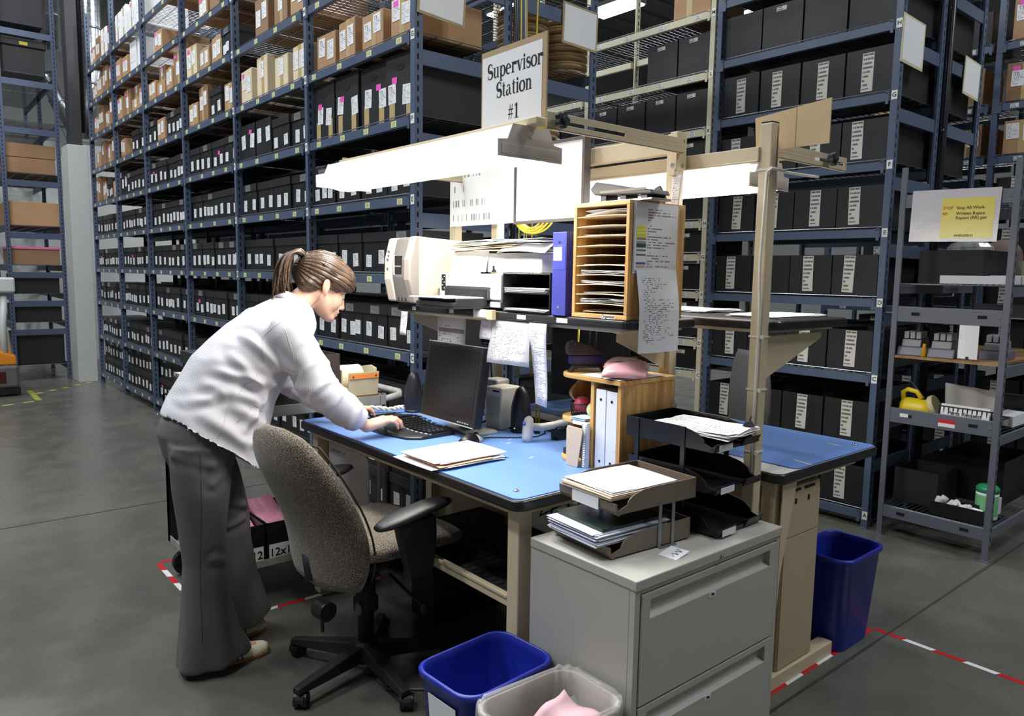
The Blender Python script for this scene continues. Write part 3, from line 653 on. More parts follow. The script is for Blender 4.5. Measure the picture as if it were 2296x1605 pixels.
# white wall panel seen behind the far left rack
struct('wall_partition', MB().box(1.0, 4.2, 13.6, 13.75, 0, 3.4), mat('white_partition', (210, 212, 210), 0.7, var=0.02))
# ------------------------------------------------------------------ orange stacker truck
t = thing('pallet_stacker', 'small orange and grey walk behind stacker truck at the far left', 'stacker truck', (0.78, 10.35, 0))
ORG = mat('orange_paint', (226, 140, 36), 0.4, var=0.03); TRK = mat('truck_grey', (96, 96, 98), 0.5, var=0.05)
part('chassis', MB().box(-0.5, 0.36, -0.18, 0.5, 0.1, 0.36), TRK, t, 0.03); part('skirt', MB().box(-0.48, 0.37, -0.16, 0.48, 0.02, 0.1), BLACKP, t, 0.01)
part('cover', MB().prism([(-0.5, 0.36), (0.35, 0.36), (0.34, 0.47), (0.1, 0.56), (-0.5, 0.56)], -0.16, 0.46, 'y'), ORG, t, 0.02); part('battery_cap', MB().box(-0.4, 0.15, 0.0, 0.4, 0.555, 0.62), WHITE, t, 0.02)
part('tail_light', MB().box(0.16, 0.23, -0.184, -0.18, 0.16, 0.29), mat('dark_red_lens', (70, 14, 14), 0.3, var=0), t)
LGT = mat('light_grey_tube', (206, 208, 206), 0.4, var=0)
part('tiller_post', MB().tube([(0.24, -0.12, 0.36), (0.235, -0.12, 0.8), (0.26, -0.1, 1.15)], 0.035, 10), LGT, t, 0, True)
part('tiller_head', MB().box(0.05, 0.37, -0.18, 0.0, 1.19, 1.36), LGT, t, 0.02)
part('guard_rail', MB().tube([(-0.4, 0.2, 0.55), (-0.4, 0.2, 0.82), (0.24, 0.2, 0.82), (0.29, 0.2, 0.77), (0.34, 0.2, 0.4)], 0.022, 8), LGT, t, 0, True)
for sx in (-0.3, 0.2): part('wheel', MB().cyl((sx, -0.12, 0.06), 0.06, 0.08, 16, 'y'), BLACKP, t)
# ------------------------------------------------------------------ two workbenches back to back
MATB = mat('blue_bench_mat', (112, 150, 216), 0.42, var=0.03, scale=30, bump=0.05, bscale=500)
MATE = mat('blue_mat_edge', (30, 70, 160), 0.5, var=0)
LAM = mat('laminate_off_white', (214, 214, 206), 0.4, var=0.02)
EDGE = mat('black_edge_band', (26, 27, 30), 0.35, var=0.06, scale=12)
def rrect(x0, x1, y0, y1, r, n=6):
    pts = []
    for cx, cy, a0 in ((x1 - r, y1 - r, 0), (x0 + r, y1 - r, 90), (x0 + r, y0 + r, 180), (x1 - r, y0 + r, 270)):
        for k in range(n + 1):
            a = math.radians(a0 + 90 * k / n); pts.append((cx + r * math.cos(a), cy + r * math.sin(a)))
    return pts
BZ = 0.82
def bench(label, x0, x1, y0, y1, skip=()):
    t = thing('workbench', label, 'workbench', (x0, y0, 0))
    w, d = x1 - x0, y1 - y0
    part('tabletop', MB().prism(rrect(0, w, 0, d, 0.035), BZ - 0.036, BZ - 0.0005), EDGE, t, 0.008, seg=3)
    part('laminate_surface', MB().prism(rrect(0.008, w - 0.008, 0.008, d - 0.008, 0.03), BZ - 0.0005, BZ), LAM, t)
    for k, (lx, ly) in enumerate(((0.045, 0.045), (w - 0.1, 0.045), (0.045, d - 0.1), (w - 0.1, d - 0.1))):
        if k not in skip: part('leg', MB().box(lx, lx + 0.055, ly, ly + 0.055, 0.02, BZ - 0.036), BEIGE, t, 0.004)
    part('apron', MB().box(0.045, 0.06, 0.1, d - 0.1, BZ - 0.066, BZ - 0.036).box(w - 0.06, w - 0.045, 0.1, d - 0.1, BZ - 0.066, BZ - 0.036).box(0.1, w - 0.1, 0.05, 0.065, BZ - 0.066, BZ - 0.036).box(0.1, w - 0.1, d - 0.065, d - 0.05, BZ - 0.066, BZ - 0.036), BEIGE, t, 0.002)
    return t
b1 = bench('front beige workbench with blue top where the person leans', 1.41, 2.17, 1.64, 3.18)
b2 = bench('rear beige workbench with blue top in front of the right rack', 2.33, 3.085, 1.32, 2.9, (1,))
def post_bench(t, x, y, lx0, lx1, sy, beamY1, z0=0.02):
    # x,y in bench local space
    part('upright_post', MB().box(x, x + 0.045, y, y + 0.045, z0, 2.0), BEIGE, t, 0.004)
    part('post_cap', MB().box(x + 0.002, x + 0.043, y + 0.002, y + 0.043, 2.0, 2.004), BLACKP, t)
# front bench frame (bench local = world - (1.41, 1.64))
post_bench(b1, 0.765, 0.06, 0, 0, 1, 0); post_bench(b1, 0.765, 1.40, 0, 0, 1, 0)
part('crossbeam', MB().box(0.77, 0.805, 0.105, 1.4, 1.93, 1.995), BEIGE, b1, 0.004)
part('post_bracket', MB().box(0.745, 0.765, 0.05, 0.075, 1.85, 2.0).box(0.745, 0.80, 0.045, 0.052, 1.87, 2.002), BEIGE, b1, 0.002)
for z in (1.885, 1.97): part('bolt', MB().cyl((0.744, 0.062, z), 0.009, 0.004, 8, 'x').cyl((0.78, 0.044, z), 0.009, 0.003, 8, 'y'), CHROME, b1)
def arm_mb(x0, x1, y0, z0, z1, s0, s1, t=0.004, slotw=0.012):
    zc = (z0 + z1) / 2 - 0.001; mb = MB()
    mb.box(x0, x1, y0, y0 + t, z0, zc - slotw / 2); mb.box(x0, x1, y0, y0 + t, zc + slotw / 2, z1); mb.box(x0, s0, y0, y0 + t, zc - slotw / 2, zc + slotw / 2); mb.box(s1, x1, y0, y0 + t, zc - slotw / 2, zc + slotw / 2)
    mb.box(x0, x1, y0, y0 + 0.014, z0, z0 + 0.003)
    return mb
part('lamp_arm', arm_mb(0.115, 0.765, 0.03, 1.925, 1.975, 0.14, 0.46), BEIGE, b1, 0.001)
part('lamp_arm', arm_mb(0.115, 0.765, 1.31, 1.925, 1.975, 0.14, 0.46), BEIGE, b1, 0.001)
def knob_mb(c, r=0.026, axis='y'):
    mb = MB(); pts = []
    for k in range(35):
        a = 2 * PI * k / 35; rr = r * (0.86 + 0.14 * math.cos(5 * a)); pts.append((c[0] + rr * math.cos(a), c[2] + rr * math.sin(a)))
    mb.prism(pts, c[1] - 0.02, c[1], 'y'); mb.cyl((c[0], c[1] - 0.028, c[2]), 0.011, 0.012, 12, 'y'); mb.cyl((c[0], c[1], c[2]), 0.009, 0.012, 12, 'y')
    return mb
part('arm_knob', knob_mb((0.155, 0.018, 1.951)), BLACKM, b1, 0.003)
# riser shelf of the front bench with its brackets
def riser(t, x0, x1, y0, y1, zt):
    part('riser_shelf', MB().prism(rrect(x0, x1, y0, y1, 0.04), zt - 0.032, zt), EDGE, t, 0.009, seg=3)
    part('shelf_rail', MB().box(x0 + 0.03, x1 - 0.02, y0 + 0.06, y1 - 0.06, zt - 0.045, zt - 0.032), BEIGE, t, 0.002)
riser(b1, 0.415, 0.79, -0.05, 1.39, 1.352)
for y in (0.075, 1.36): part('shelf_bracket', MB().prism([(0.765, 1.30), (0.50, 1.30), (0.50, 1.272), (0.765, 1.16)][::-1], y, y + 0.004, 'y').box(0.5, 0.765, y, y + 0.02, 1.30, 1.307), BEIGE, b1)
part('modesty_panel', MB().box(0.70, 0.715, 0.8, 1.45, 0.06, 0.74), BEIGE, b1, 0.003)
part('foot_rail', MB().box(0.05, 0.075, 0.1, 1.44, 0.445, 0.478).box(0.045, 0.052, 0.1, 1.44, 0.472, 0.484), BEIGE, b1, 0.002)
mb = MB().box(0.085, 0.62, 0.12, 0.72, 0.43, 0.44)
for i in range(13):
    for j in range(15): mb.box(0.1 + i * 0.04, 0.124 + i * 0.04, 0.14 + j * 0.038, 0.162 + j * 0.038, 0.44, 0.4435)
part('ribbed_lower_shelf', mb, BLACKM, b1)
part('lower_shelf_bar', MB().box(0.075, 0.7, 0.05, 0.1, 0.45, 0.484), BEIGE, b1, 0.002)
# rear bench frame (bench local = world - (2.33, 1.32))
post_bench(b2, -0.09, 0.05, 0, 0, 1, 0); post_bench(b2, -0.105, 1.45, 0, 0, 1, 0)
part('crossbeam', MB().box(-0.1, -0.065, 0.09, 1.45, 1.875, 1.925).box(-0.105, -0.1, 0.09, 1.45, 1.875, 1.881), BEIGE, b2, 0.003)
part('post_bracket', MB().box(-0.06, -0.052, 0.05, 0.11, 1.86, 1.992).box(-0.06, -0.03, 0.105, 0.11, 1.89, 1.96), BEIGE, b2, 0.002)
part('lamp_arm', arm_mb(-0.052, 0.52, 0.1, 1.905, 1.955, 0.28, 0.5), BEIGE, b2, 0.001)
part('lamp_arm', arm_mb(-0.052, 0.52, 1.42, 1.905, 1.955, 0.28, 0.5), BEIGE, b2, 0.001)
part('arm_knob', knob_mb((0.375, 0.09, 1.935)), BLACKM, b2, 0.003)
riser(b2, -0.05, 0.47, 0.02, 1.5, 1.352)
part('shelf_bracket', MB().prism([(-0.06, 1.30), (-0.06, 1.145), (0.33, 1.28), (0.33, 1.30)], 0.06, 0.064, 'y'), BEIGE, b2)
part('shelf_bracket', MB().prism([(-0.06, 1.30), (-0.06, 1.145), (0.33, 1.28), (0.33, 1.30)], 1.44, 1.444, 'y'), BEIGE, b2)
part('base_runner', MB().box(-0.12, 0.5, 0.022, 0.08, 0.0, 0.055), BEIGE, b2, 0.004)
part('leg_gusset', MB().prism([(0.06, 0.77), (0.06, 0.3), (0.075, 0.45), (0.155, 0.77)], 0.025, 0.029, 'y'), BEIGE, b2)
part('far_leg_tube', MB().box(0.4, 0.44, 0.35, 0.39, 0.02, 0.78), mat('dark_leg_tube', (60, 52, 56), 0.4, var=0.03), b2, 0.004)
# white cable tied along the rear post
CABW = mat('white_cable', (222, 218, 206), 0.4, var=0.02)
mb = MB(); xw, yw = 2.33 - 0.097, 1.32 + 0.055
mb.tube([(2.66, 1.43, 1.868), (2.5, 1.41, 1.86), (2.31, 1.355, 1.845), (xw + 0.04, yw - 0.014, 1.85), (xw - 0.001, yw - 0.016, 1.85), (xw - 0.003, yw, 1.84), (xw - 0.006, yw, 1.75), (xw - 0.016, yw, 1.55), (xw - 0.013, yw, 1.48), (xw - 0.003, yw, 1.38), (xw - 0.004, yw, 1.1), (xw - 0.01, yw, 1.0), (xw - 0.004, yw, 0.84)], 0.005, 8)
t = thing('lamp_cable', 'white lamp cable tied along the tall near post of the rear bench', 'cable'); part('cable', mb, CABW, t, 0, True)
for z in (1.85, 1.30, 1.12, 0.905): part('cable_tie', MB().box(2.237, 2.288, 1.367, 1.37, z - 0.003, z + 0.003).box(2.2375, 2.24, 1.367, 1.418, z - 0.003, z + 0.003).box(2.232, 2.239, 1.36, 1.37, z - 0.006, z + 0.006), CABW, t)
# blue mats and their snaps
def deskmat(label, x0, x1, y0, y1):
    t = thing('bench_mat', label, 'bench mat', (x0, y0, BZ)); w, d = x1 - x0, y1 - y0
    part('mat', MB().prism(rrect(0, w, 0, d, 0.03), 0.0002, 0.0022), MATE, t); part('mat_face', MB().prism(rrect(0.003, w - 0.003, 0.003, d - 0.003, 0.028), 0.0022, 0.0027), MATB, t)
    return t
m1 = deskmat('blue rubber bench mat under the keyboard on the front workbench', 1.418, 2.16, 1.652, 3.17)
part('snap', MB().lathe([(0.011, 0.0027), (0.009, 0.006), (0.004, 0.009)], (0.06, 0.075, 0), 12), CHROME, m1, 0, True)
m2 = deskmat('blue rubber bench mat on the rear workbench, leaving a white strip bare', 2.45, 3.077, 1.33, 2.88)
part('snap', MB().lathe([(0.011, 0.0027), (0.009, 0.006), (0.004, 0.009)], (0.56, 0.06, 0), 12), CHROME, m2, 0, True)
TP = mat('masking_tape_scrap', (226, 218, 200), 0.7, var=0.1)
def scrap(x, y, L_, w, a, label):
    o = single('tape_scrap', MB().box(-L_ / 2, L_ / 2, -w / 2, w / 2, 0, 0.0008), TP, label, 'tape scrap', None, 0, loc=(x, y, BZ + 0.0028), rot=(0, 0, a)); return o
scrap(2.56, 1.37, 0.08, 0.008, 1.35, 'long torn tape scrap on the rear blue mat near the white strip'); scrap(2.94, 1.44, 0.05, 0.008, 1.5, 'short tape scrap by the corner snap of the rear blue mat')
scrap(1.80, 2.02, 0.03, 0.006, 0.4, 'pair of pale tape scraps on the blue mat beside the curved organizer'); scrap(1.93, 2.3, 0.025, 0.005, 0.3, 'pale tape scrap under the mouse cable'); scrap(1.88, 2.25, 0.03, 0.005, 0.1, 'pale tape scrap on the blue mat left of the scanner'); scrap(1.9, 2.4, 0.025, 0.005, 0.2, 'pale tape scrap in front of the right speaker')

# ------------------------------------------------------------------ bench lamps
TUBE = emission('lamp_tube_glow', (255, 252, 242), 10.0)
LWHT = emission('hood_added_glow', (255, 253, 247), 2.2)  # weak glow put into the white hood so it looks overexposed
LGRY = mat('lamp_end_grey', (196, 186, 178), 0.4, var=0.02)
def bench_lamp(label, x, y0, L_, w, zb, power, flip=1):
    t = thing('bench_lamp', label, 'lamp', (x, y0, zb))
    h = w / 2
    hood = MB().prism([(-h, 0.045), (-h + 0.04, 0.05), (-h + 0.055, 0.09), (h - 0.055, 0.09), (h - 0.04, 0.05), (h, 0.045), (h, 0.048), (h - 0.038, 0.054), (h - 0.053, 0.094), (-h + 0.053, 0.094), (-h + 0.038, 0.054), (-h, 0.048)][::-1], 0.004, L_ - 0.004, 'y')
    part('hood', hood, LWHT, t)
    part('diffuser', MB().prism([(-h, 0.044), (-h + 0.004, 0.012), (-0.02, -0.008), (0.02, -0.008), (h - 0.004, 0.012), (h, 0.044)], 0.004, L_ - 0.004, 'y'), TUBE, t)
    for y, a in ((0.0, 1), (L_ - 0.004, 1)):
        e = part('end_plate', MB().prism([(-h, 0.0), (h, 0.0), (h, 0.048), (h - 0.035, 0.052), (h - 0.055, 0.098), (-h + 0.055, 0.098), (-h + 0.035, 0.052), (-h, 0.048)], y, y + 0.004, 'y'), LGRY, t)
        part('end_emboss', MB().box(-h + 0.012, h - 0.012, y - 0.0016, y, 0.008, 0.038).cyl((0.0, y - 0.004, 0.072), 0.011, 0.006, 12, 'y').cyl((h - 0.03, y - 0.003, 0.02), 0.005, 0.004, 8, 'y'), LGRY, e, 0.0008)
    part('mount_rail', MB().box(-0.02, 0.02, -0.045, L_ + 0.005, 0.098, 0.12), BEIGE, t, 0.003)
    area('bench_light', t, (0, L_ / 2, -0.014), (0, 0, 0), w * 0.9, L_ * 0.95, power, (1.0, 0.97, 0.92))
    return t
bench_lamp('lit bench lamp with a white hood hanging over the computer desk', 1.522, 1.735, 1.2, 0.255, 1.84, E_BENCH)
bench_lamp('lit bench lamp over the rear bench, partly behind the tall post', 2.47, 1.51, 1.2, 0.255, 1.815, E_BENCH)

# ------------------------------------------------------------------ station sign
CORR = mat('corrugated_board', (176, 152, 118), 0.8, var=0.06, scale=40, stretch=(1, 1, 1))
t = thing('station_sign', 'cardboard sign reading Supervisor Station #1 standing on the lamp over the desk', 'sign', (1.575, 1.893, 1.962), 0); t.rotation_euler = (0, 0.0, -0.02)
part('backing_board', MB().box(0.0, 0.006, -0.165, 0.165, 0, 0.262), CORR, t, 0.001)
part('paper', MB().box(-0.001, 0.0, -0.145, 0.158, 0.008, 0.243), WHITE, t)
# bold serif letters drawn as outlines: strokes with thick stems, thin bars and slab serifs (unit: x height 1)
def _st(mb, pts, ws, n=None):
    # ribbon with varying width through points in the letter plane (y right -> -Y world, z up)
    L_, R_ = [], []
    for i, p in enumerate(pts):
        a, b2 = pts[max(i - 1, 0)], pts[min(i + 1, len(pts) - 1)]; dx, dy = b2[0] - a[0], b2[1] - a[1]; l = math.hypot(dx, dy) or 1; w = ws[i] / 2
        L_.append((p[0] - dy / l * w, p[1] + dx / l * w)); R_.append((p[0] + dy / l * w, p[1] - dx / l * w))
    for i in range(len(pts) - 1): mb._add([(0, -q[0], q[1]) for q in (L_[i], L_[i + 1], R_[i + 1], R_[i])], [(0, 1, 2, 3)])
def _arc(cx, cy, rx, ry, a0, a1, n=14): return [(cx + rx * math.cos(math.radians(a0 + (a1 - a0) * k / n)), cy + ry * math.sin(math.radians(a0 + (a1 - a0) * k / n))) for k in range(n + 1)]
def _mod(pts, cx, thick, thin, rx): return [thin + (thick - thin) * min(1, abs(p[0] - cx) / rx) ** 1.3 for p in pts]
def _bar(mb, x0, x1, y0, y1): mb._add([(0, -x0, y0), (0, -x1, y0), (0, -x1, y1), (0, -x0, y1)], [(0, 1, 2, 3)])
TH, TN = 0.30, 0.11
def _bowl(mb, cx, cy, rx, ry, a0=0, a1=360, n=24):
    p = _arc(cx, cy, rx - TH * 0.25, ry - TN / 2, a0, a1, n); _st(mb, p, _mod(p, cx, TH, TN, rx - TH * 0.25))
def serif_glyph(mb, ch):
    s, e = _bar, 0.07
    if ch == 'S':
        p = _arc(0.48, 1.02, 0.34, 0.4, 20, 230, 12) + _arc(0.48, 0.36, 0.38, 0.36, 60, -160, 12); w = [0.1, 0.11, 0.11, 0.11, 0.13, 0.16, 0.22, 0.28, 0.3, 0.3, 0.3, 0.3, 0.3, 0.32, 0.33, 0.33, 0.32, 0.3, 0.26, 0.2, 0.14, 0.11, 0.11, 0.11, 0.1, 0.1][:len(p)]
        _st(mb, p, w); s(mb, 0.76, 0.83, 0.98, 1.42); s(mb, 0.09, 0.16, -0.03, 0.45); return 1.0
    if ch == 'u':
        s(mb, 0.12, 0.38, 0.2, 1); s(mb, 0, 0.38, 1 - e, 1); p = _arc(0.44, 0.26, 0.2, 0.23, 180, 330, 8); _st(mb, p, [0.26, 0.24, 0.2, 0.18, 0.15, 0.12, 0.1, 0.09, 0.09]); s(mb, 0.68, 0.94, 0, 1); s(mb, 0.55, 0.94, 1 - e, 1); s(mb, 0.68, 1.06, 0, e); return 1.12
    if ch in 'p':
        s(mb, 0.12, 0.38, -0.42, 1); s(mb, 0, 0.38, 1 - e, 1); s(mb, 0, 0.52, -0.42, -0.42 + e); _bowl(mb, 0.56, 0.49, 0.42, 0.53, -160, 160); return 1.08
    if ch == 'e':
        p = _arc(0.45, 0.49, 0.33, 0.46, 5, 310, 22); _st(mb, p, [0.26 if q[0] > 0.7 else (TN + (TH - TN) * min(1, abs(q[0] - 0.45) / 0.33) ** 1.2 if q[0] < 0.45 else 0.11) for q in p]); s(mb, 0.2, 0.86, 0.5, 0.59); return 0.95
    if ch == 'r':
        s(mb, 0.12, 0.38, 0, 1); s(mb, 0, 0.38, 1 - e, 1); s(mb, 0, 0.54, 0, e); p = _arc(0.55, 0.66, 0.2, 0.27, 170, 60, 6); _st(mb, p, [0.1, 0.11, 0.13, 0.16, 0.18, 0.2, 0.2]); _bowl(mb, 0.68, 0.84, 0.17, 0.14); _bar(mb, 0.6, 0.76, 0.78, 0.9); return 0.88
    if ch == 'v':
        _st(mb, [(0.2, 1), (0.54, 0.02)], [0.3, 0.26]); _st(mb, [(0.84, 1), (0.54, 0.02)], [0.1, 0.1]); s(mb, 0, 0.46, 1 - e, 1); s(mb, 0.66, 1.0, 1 - e, 1); return 1.0
    if ch == 'i':
        s(mb, 0.12, 0.38, 0, 1); s(mb, 0, 0.38, 1 - e, 1); s(mb, 0, 0.5, 0, e); p = _arc(0.25, 1.25, 0.075, 0.075, 0, 360, 12); _st(mb, p, [0.16] * len(p)); return 0.55
    if ch == 's':
        p = _arc(0.37, 0.74, 0.24, 0.22, 20, 230, 8) + _arc(0.37, 0.27, 0.27, 0.24, 60, -160, 8); _st(mb, p, [0.09, 0.1, 0.11, 0.15, 0.2, 0.24, 0.25, 0.25, 0.25, 0.26, 0.26, 0.26, 0.24, 0.2, 0.14, 0.1, 0.09, 0.09]); s(mb, 0.58, 0.64, 0.7, 1.0); s(mb, 0.08, 0.14, 0, 0.32); return 0.76
    if ch == 'o': _bowl(mb, 0.48, 0.49, 0.46, 0.53); return 1.0
    if ch == 't': s(mb, 0.15, 0.41, 0.16, 1.18); s(mb, 0, 0.6, 1 - e, 1); _st(mb, [(0.15, 1.18), (0.28, 1.3), (0.41, 1.34)], [0.1, 0.08, 0.02]); p = _arc(0.45, 0.2, 0.17, 0.17, 180, 320, 6); _st(mb, p, [0.26, 0.22, 0.17, 0.13, 0.1, 0.09, 0.08]); return 0.68
    if ch == 'a':
        s(mb, 0.5, 0.76, 0.1, 0.75); p = _arc(0.43, 0.72, 0.2, 0.23, 20, 165, 8); _st(mb, p, [0.26, 0.2, 0.14, 0.11, 0.1, 0.1, 0.14, 0.18, 0.2]); p = _arc(0.33, 0.27, 0.2, 0.25, 75, 330, 12); _st(mb, p, [0.12, 0.13, 0.16, 0.22, 0.26, 0.27, 0.27, 0.24, 0.2, 0.15, 0.12, 0.1, 0.1]); p = _arc(0.84, 0.14, 0.12, 0.11, 180, 330, 5); _st(mb, p, [0.2, 0.16, 0.13, 0.1, 0.08, 0.07]); return 1.0
    if ch == 'n':
        s(mb, 0.12, 0.38, 0, 1); s(mb, 0, 0.38, 1 - e, 1); s(mb, 0, 0.5, 0, e); s(mb, 0.66, 0.92, 0, 0.76); s(mb, 0.56, 1.04, 0, e); p = _arc(0.56, 0.7, 0.22, 0.24, 160, 0, 8); _st(mb, p, [0.1, 0.1, 0.11, 0.13, 0.17, 0.2, 0.23, 0.25, 0.26]); return 1.12
    if ch == '#':
        _st(mb, [(0.2, 0), (0.42, 1.4)], [0.1, 0.1]); _st(mb, [(0.55, 0), (0.77, 1.4)], [0.1, 0.1]); s(mb, 0.05, 0.9, 0.42, 0.53); s(mb, 0.1, 0.95, 0.86, 0.97); return 1.05
    if ch == '1':
        s(mb, 0.3, 0.58, 0, 1.4); s(mb, 0.1, 0.78, 0, e); _st(mb, [(0.08, 1.16), (0.3, 1.28), (0.5, 1.42)], [0.08, 0.12, 0.1]); return 0.9
    return 0.5
def serif_line(parent, word, cy, cz, xh, x):
    tot = 0
    for c in word: tot += serif_glyph(MB(), c)
    u = -tot / 2 + 0.05
    for c in word:
        mb = MB(); adv = serif_glyph(mb, c); mb.v = [(x - 0.0003, (v[1] - u) * xh * 0.9 + cy, v[2] * xh + cz) for v in mb.v]
        part('letter', mb, INK, parent); u += adv
serif_line(t, 'Supervisor', -0.008, 0.17, 0.0335, -0.001)
serif_line(t, 'Station', -0.008, 0.105, 0.0335, -0.001)
serif_line(t, '#1', -0.008, 0.028, 0.033, -0.001)
# ------------------------------------------------------------------ things on the riser shelf
SZ = 1.353
OAK = wood_mat('oak_veneer', (214, 170, 108), (168, 118, 62), axis=(14, 14, 1), scale=2.6)
OAKH = wood_mat('oak_edge', (222, 180, 118), (184, 134, 76), axis=(14, 1, 14), scale=2.6)
MANI = mat('manila_divider', (226, 206, 172), 0.7, var=0.03)
PAPER_EDGE = mat('paper_stack_edge', (226, 222, 214), 0.8, var=0.25, scale=3, stretch=(6, 6, 260))
def paper_pile(mb, x0, x1, y0, y1, z, n, seed, t=0.0006, spread=0.012, wav=0.0):
    r = random.Random(seed)
    for k in range(n):
        dx, dy, a = r.uniform(-1, 1) * spread, r.uniform(-1, 1) * spread, r.uniform(-1, 1) * spread * 3
        M_ = Matrix.Translation(((x0 + x1) / 2 + dx, (y0 + y1) / 2 + dy, z + k * (t + 0.0004))) @ Matrix.Rotation(a, 4, 'Z'); old = mb.M; mb.M = old @ M_
        w, d = (x1 - x0) / 2, (y1 - y0) / 2; ph = r.random() * 6
        mb.sheet((-w, -d, 0), (2 * w, 0, 0), (0, 2 * d, 0), t, 4, 3, (lambda p_: (lambda a_, b_: wav * (0.5 + 0.5 * math.sin(4 * a_ + 3 * b_ + p_))))(ph)); mb.M = old
    return mb
# literature sorter
X0, X1, Y0, Y1, Z0, Z1 = 0, 0.285, 0, 0.252, 0, 0.385
t = thing('literature_sorter', 'oak literature sorter with eleven paper slots at the end of the upper shelf', 'paper sorter', (1.832, 1.608, SZ))
T = 0.014
part('side_panel', MB().box(0, X1, 0, T, T, Z1 - T), OAK, t, 0.0015); part('side_panel', MB().box(0, X1, Y1 - T, Y1, T, Z1 - T), OAK, t, 0.0015)
part('top_panel', MB().box(0, X1, 0, Y1, Z1 - T, Z1), OAKH, t, 0.0015); part('bottom_panel', MB().box(0, X1, 0, Y1, 0, T), OAKH, t, 0.0015); part('back_panel', MB().box(X1 - 0.006, X1, T, Y1 - T, T, Z1 - T), OAK, t)
sp = (Z1 - 2 * T) / 11
for k in range(1, 11):
    mb = MB(); z = T + k * sp; mb.sheet((0.004, Y1 - T, z), (0.27, 0, 0), (0, -(Y1 - 2 * T), 0), 0.0025, 1, 4, lambda a, b_: -0.004 * math.sin(b_ * 3)); part('divider', mb, MANI, t)
text_part('Organizer', 0.0145, INK, part('name_label', MB().box(-0.0008, 0, 0.05, 0.112, 0.001, 0.0135), WHITE, t), (-0.001, 0.081, 0.0085), FACE_NX, bold=0.0001)
for k, (n_, w_) in enumerate(((3, .006), (6, 0.012), (2, 0.006), (5, 0.006), (6, 0.008), (1, 0), (0, 0), (0, 0), (1, .002), (0, 0), (3, .018))):
    if not n_: continue
    mb = MB(); paper_pile(mb, 1.852 - 0.012 * (n_ > 4), 2.09, 1.628, 1.825, SZ + T + k * sp + 0.004, n_, k, spread=0.004, wav=w_)
    single('paper_sheaf', mb, WHITE, 'loose paper sheaf in slot %d from the bottom of the oak sorter' % (k + 1), 'papers', 'papers in the oak sorter')
# printed sheets taped to the sorter side
LEG = print_mat('colour_code_sheet', paper=(222, 222, 226), ink=(110, 60, 60), rows=26, cols=12, fill=0.75, margin=0.06, seed=3)
t = thing('printed_sheet', 'printed colour code sheet with coloured bars taped to the oak sorter side', 'paper', (1.85, 1.6035, 1.505)); t.rotation_euler = (0, -0.0, 0)
def sheet_ny(w, h, **k): return MB().sheet((0, 0, 0), (w, 0, 0), (0, 0, h), 0.0006, **k)
part('paper', MB().sheet((0, 0.003, 0), (0.225, 0, 0), (0, 0, 0.228), 0.0006, 8, 6, lambda a, b_: 0.003 * math.sin(a * 5 + b_ * 3) * (1 - b_) * 0.5), LEG, t)
for k, (c, z, h) in enumerate((((226, 216, 80), .146, .006), ((236, 226, 60), .136, .009), ((232, 220, 70), .125, .008), ((216, 204, 70), .115, .008), ((120, 110, 60), .109, .004), ((140, 140, 142), .098, .006), ((52, 52, 54), .084, .012), ((50, 110, 76), .073, .004), ((54, 60, 60), .058, .004), ((56, 80, 160), .030, .006), ((206, 160, 120), .020, .006))):
    part('colour_bar', MB().box(0.012, 0.058, -0.0022, 0.0, z, z + h), mat('code_bar_%d' % k, c, 0.6, var=0), t)
part('blank_patch', MB().box(0.004, 0.064, -0.0012, 0.001, 0.01, 0.215), mat('sheet_paper', (222, 222, 226), 0.6, var=0), t)
LET = print_mat('letter_sheet', paper=(218, 219, 224), ink=(70, 70, 76), rows=44, cols=9, fill=0.35, margin=0.1, seed=8, top=0.9)
t = thing('printed_sheet', 'long typed letter taped low on the oak sorter and hanging below the shelf', 'paper', (1.866, 1.604, 1.245))
part('paper', MB().sheet((0, 0, 0), (0.205, 0, 0), (0, 0, 0.278), 0.0006, 6, 8, lambda a, b_: 0.02 * min(1, (1 - b_) / 0.45) + 0.004 * (1 - b_) * math.sin(a * 3)), LET, t); TRANSP = mat('clear_tape', (230, 230, 226), 0.15, var=0, alpha=0.25)
for x in (0.03, 0.15): part('clear_tape', MB().box(x, x + 0.05, -0.0012, -0.0007, 0.262, 0.292), TRANSP, t)
# three hole punch on the sorter
t = thing('hole_punch', 'black three hole punch lying on top of the oak sorter', 'hole punch', (1.93, 1.7, SZ + Z1), 0.0)
PGR = mat('punch_grey', (84, 80, 76), 0.45, var=0.08)
part('base_plate', MB().box(-0.05, 0.05, -0.14, 0.14, 0.0, 0.008), CHROME, t, 0.002)
part('lever', MB().prism([(-0.14, 0.018), (0.12, 0.03), (0.14, 0.05), (0.115, 0.075), (-0.02, 0.05), (-0.13, 0.034)], -0.045, 0.045, 'x'), PGR, t, 0.005)
part('handle_slot', MB().box(-0.046, -0.045, -0.11, 0.09, 0.034, 0.042), mat('punch_slot', (150, 140, 128), 0.5, var=0), t)
for y in (-0.09, 0.0, 0.09): part('punch_block', MB().box(-0.03, 0.03, y - 0.015, y + 0.015, 0.008, 0.03), BLACKP, t, 0.003)
part('hinge_plate', MB().prism([(-0.14, 0.0), (-0.085, 0.0), (-0.09, 0.045), (-0.11, 0.052), (-0.125, 0.03)], 0.02, 0.03, 'x'), PGR, t, 0.002)
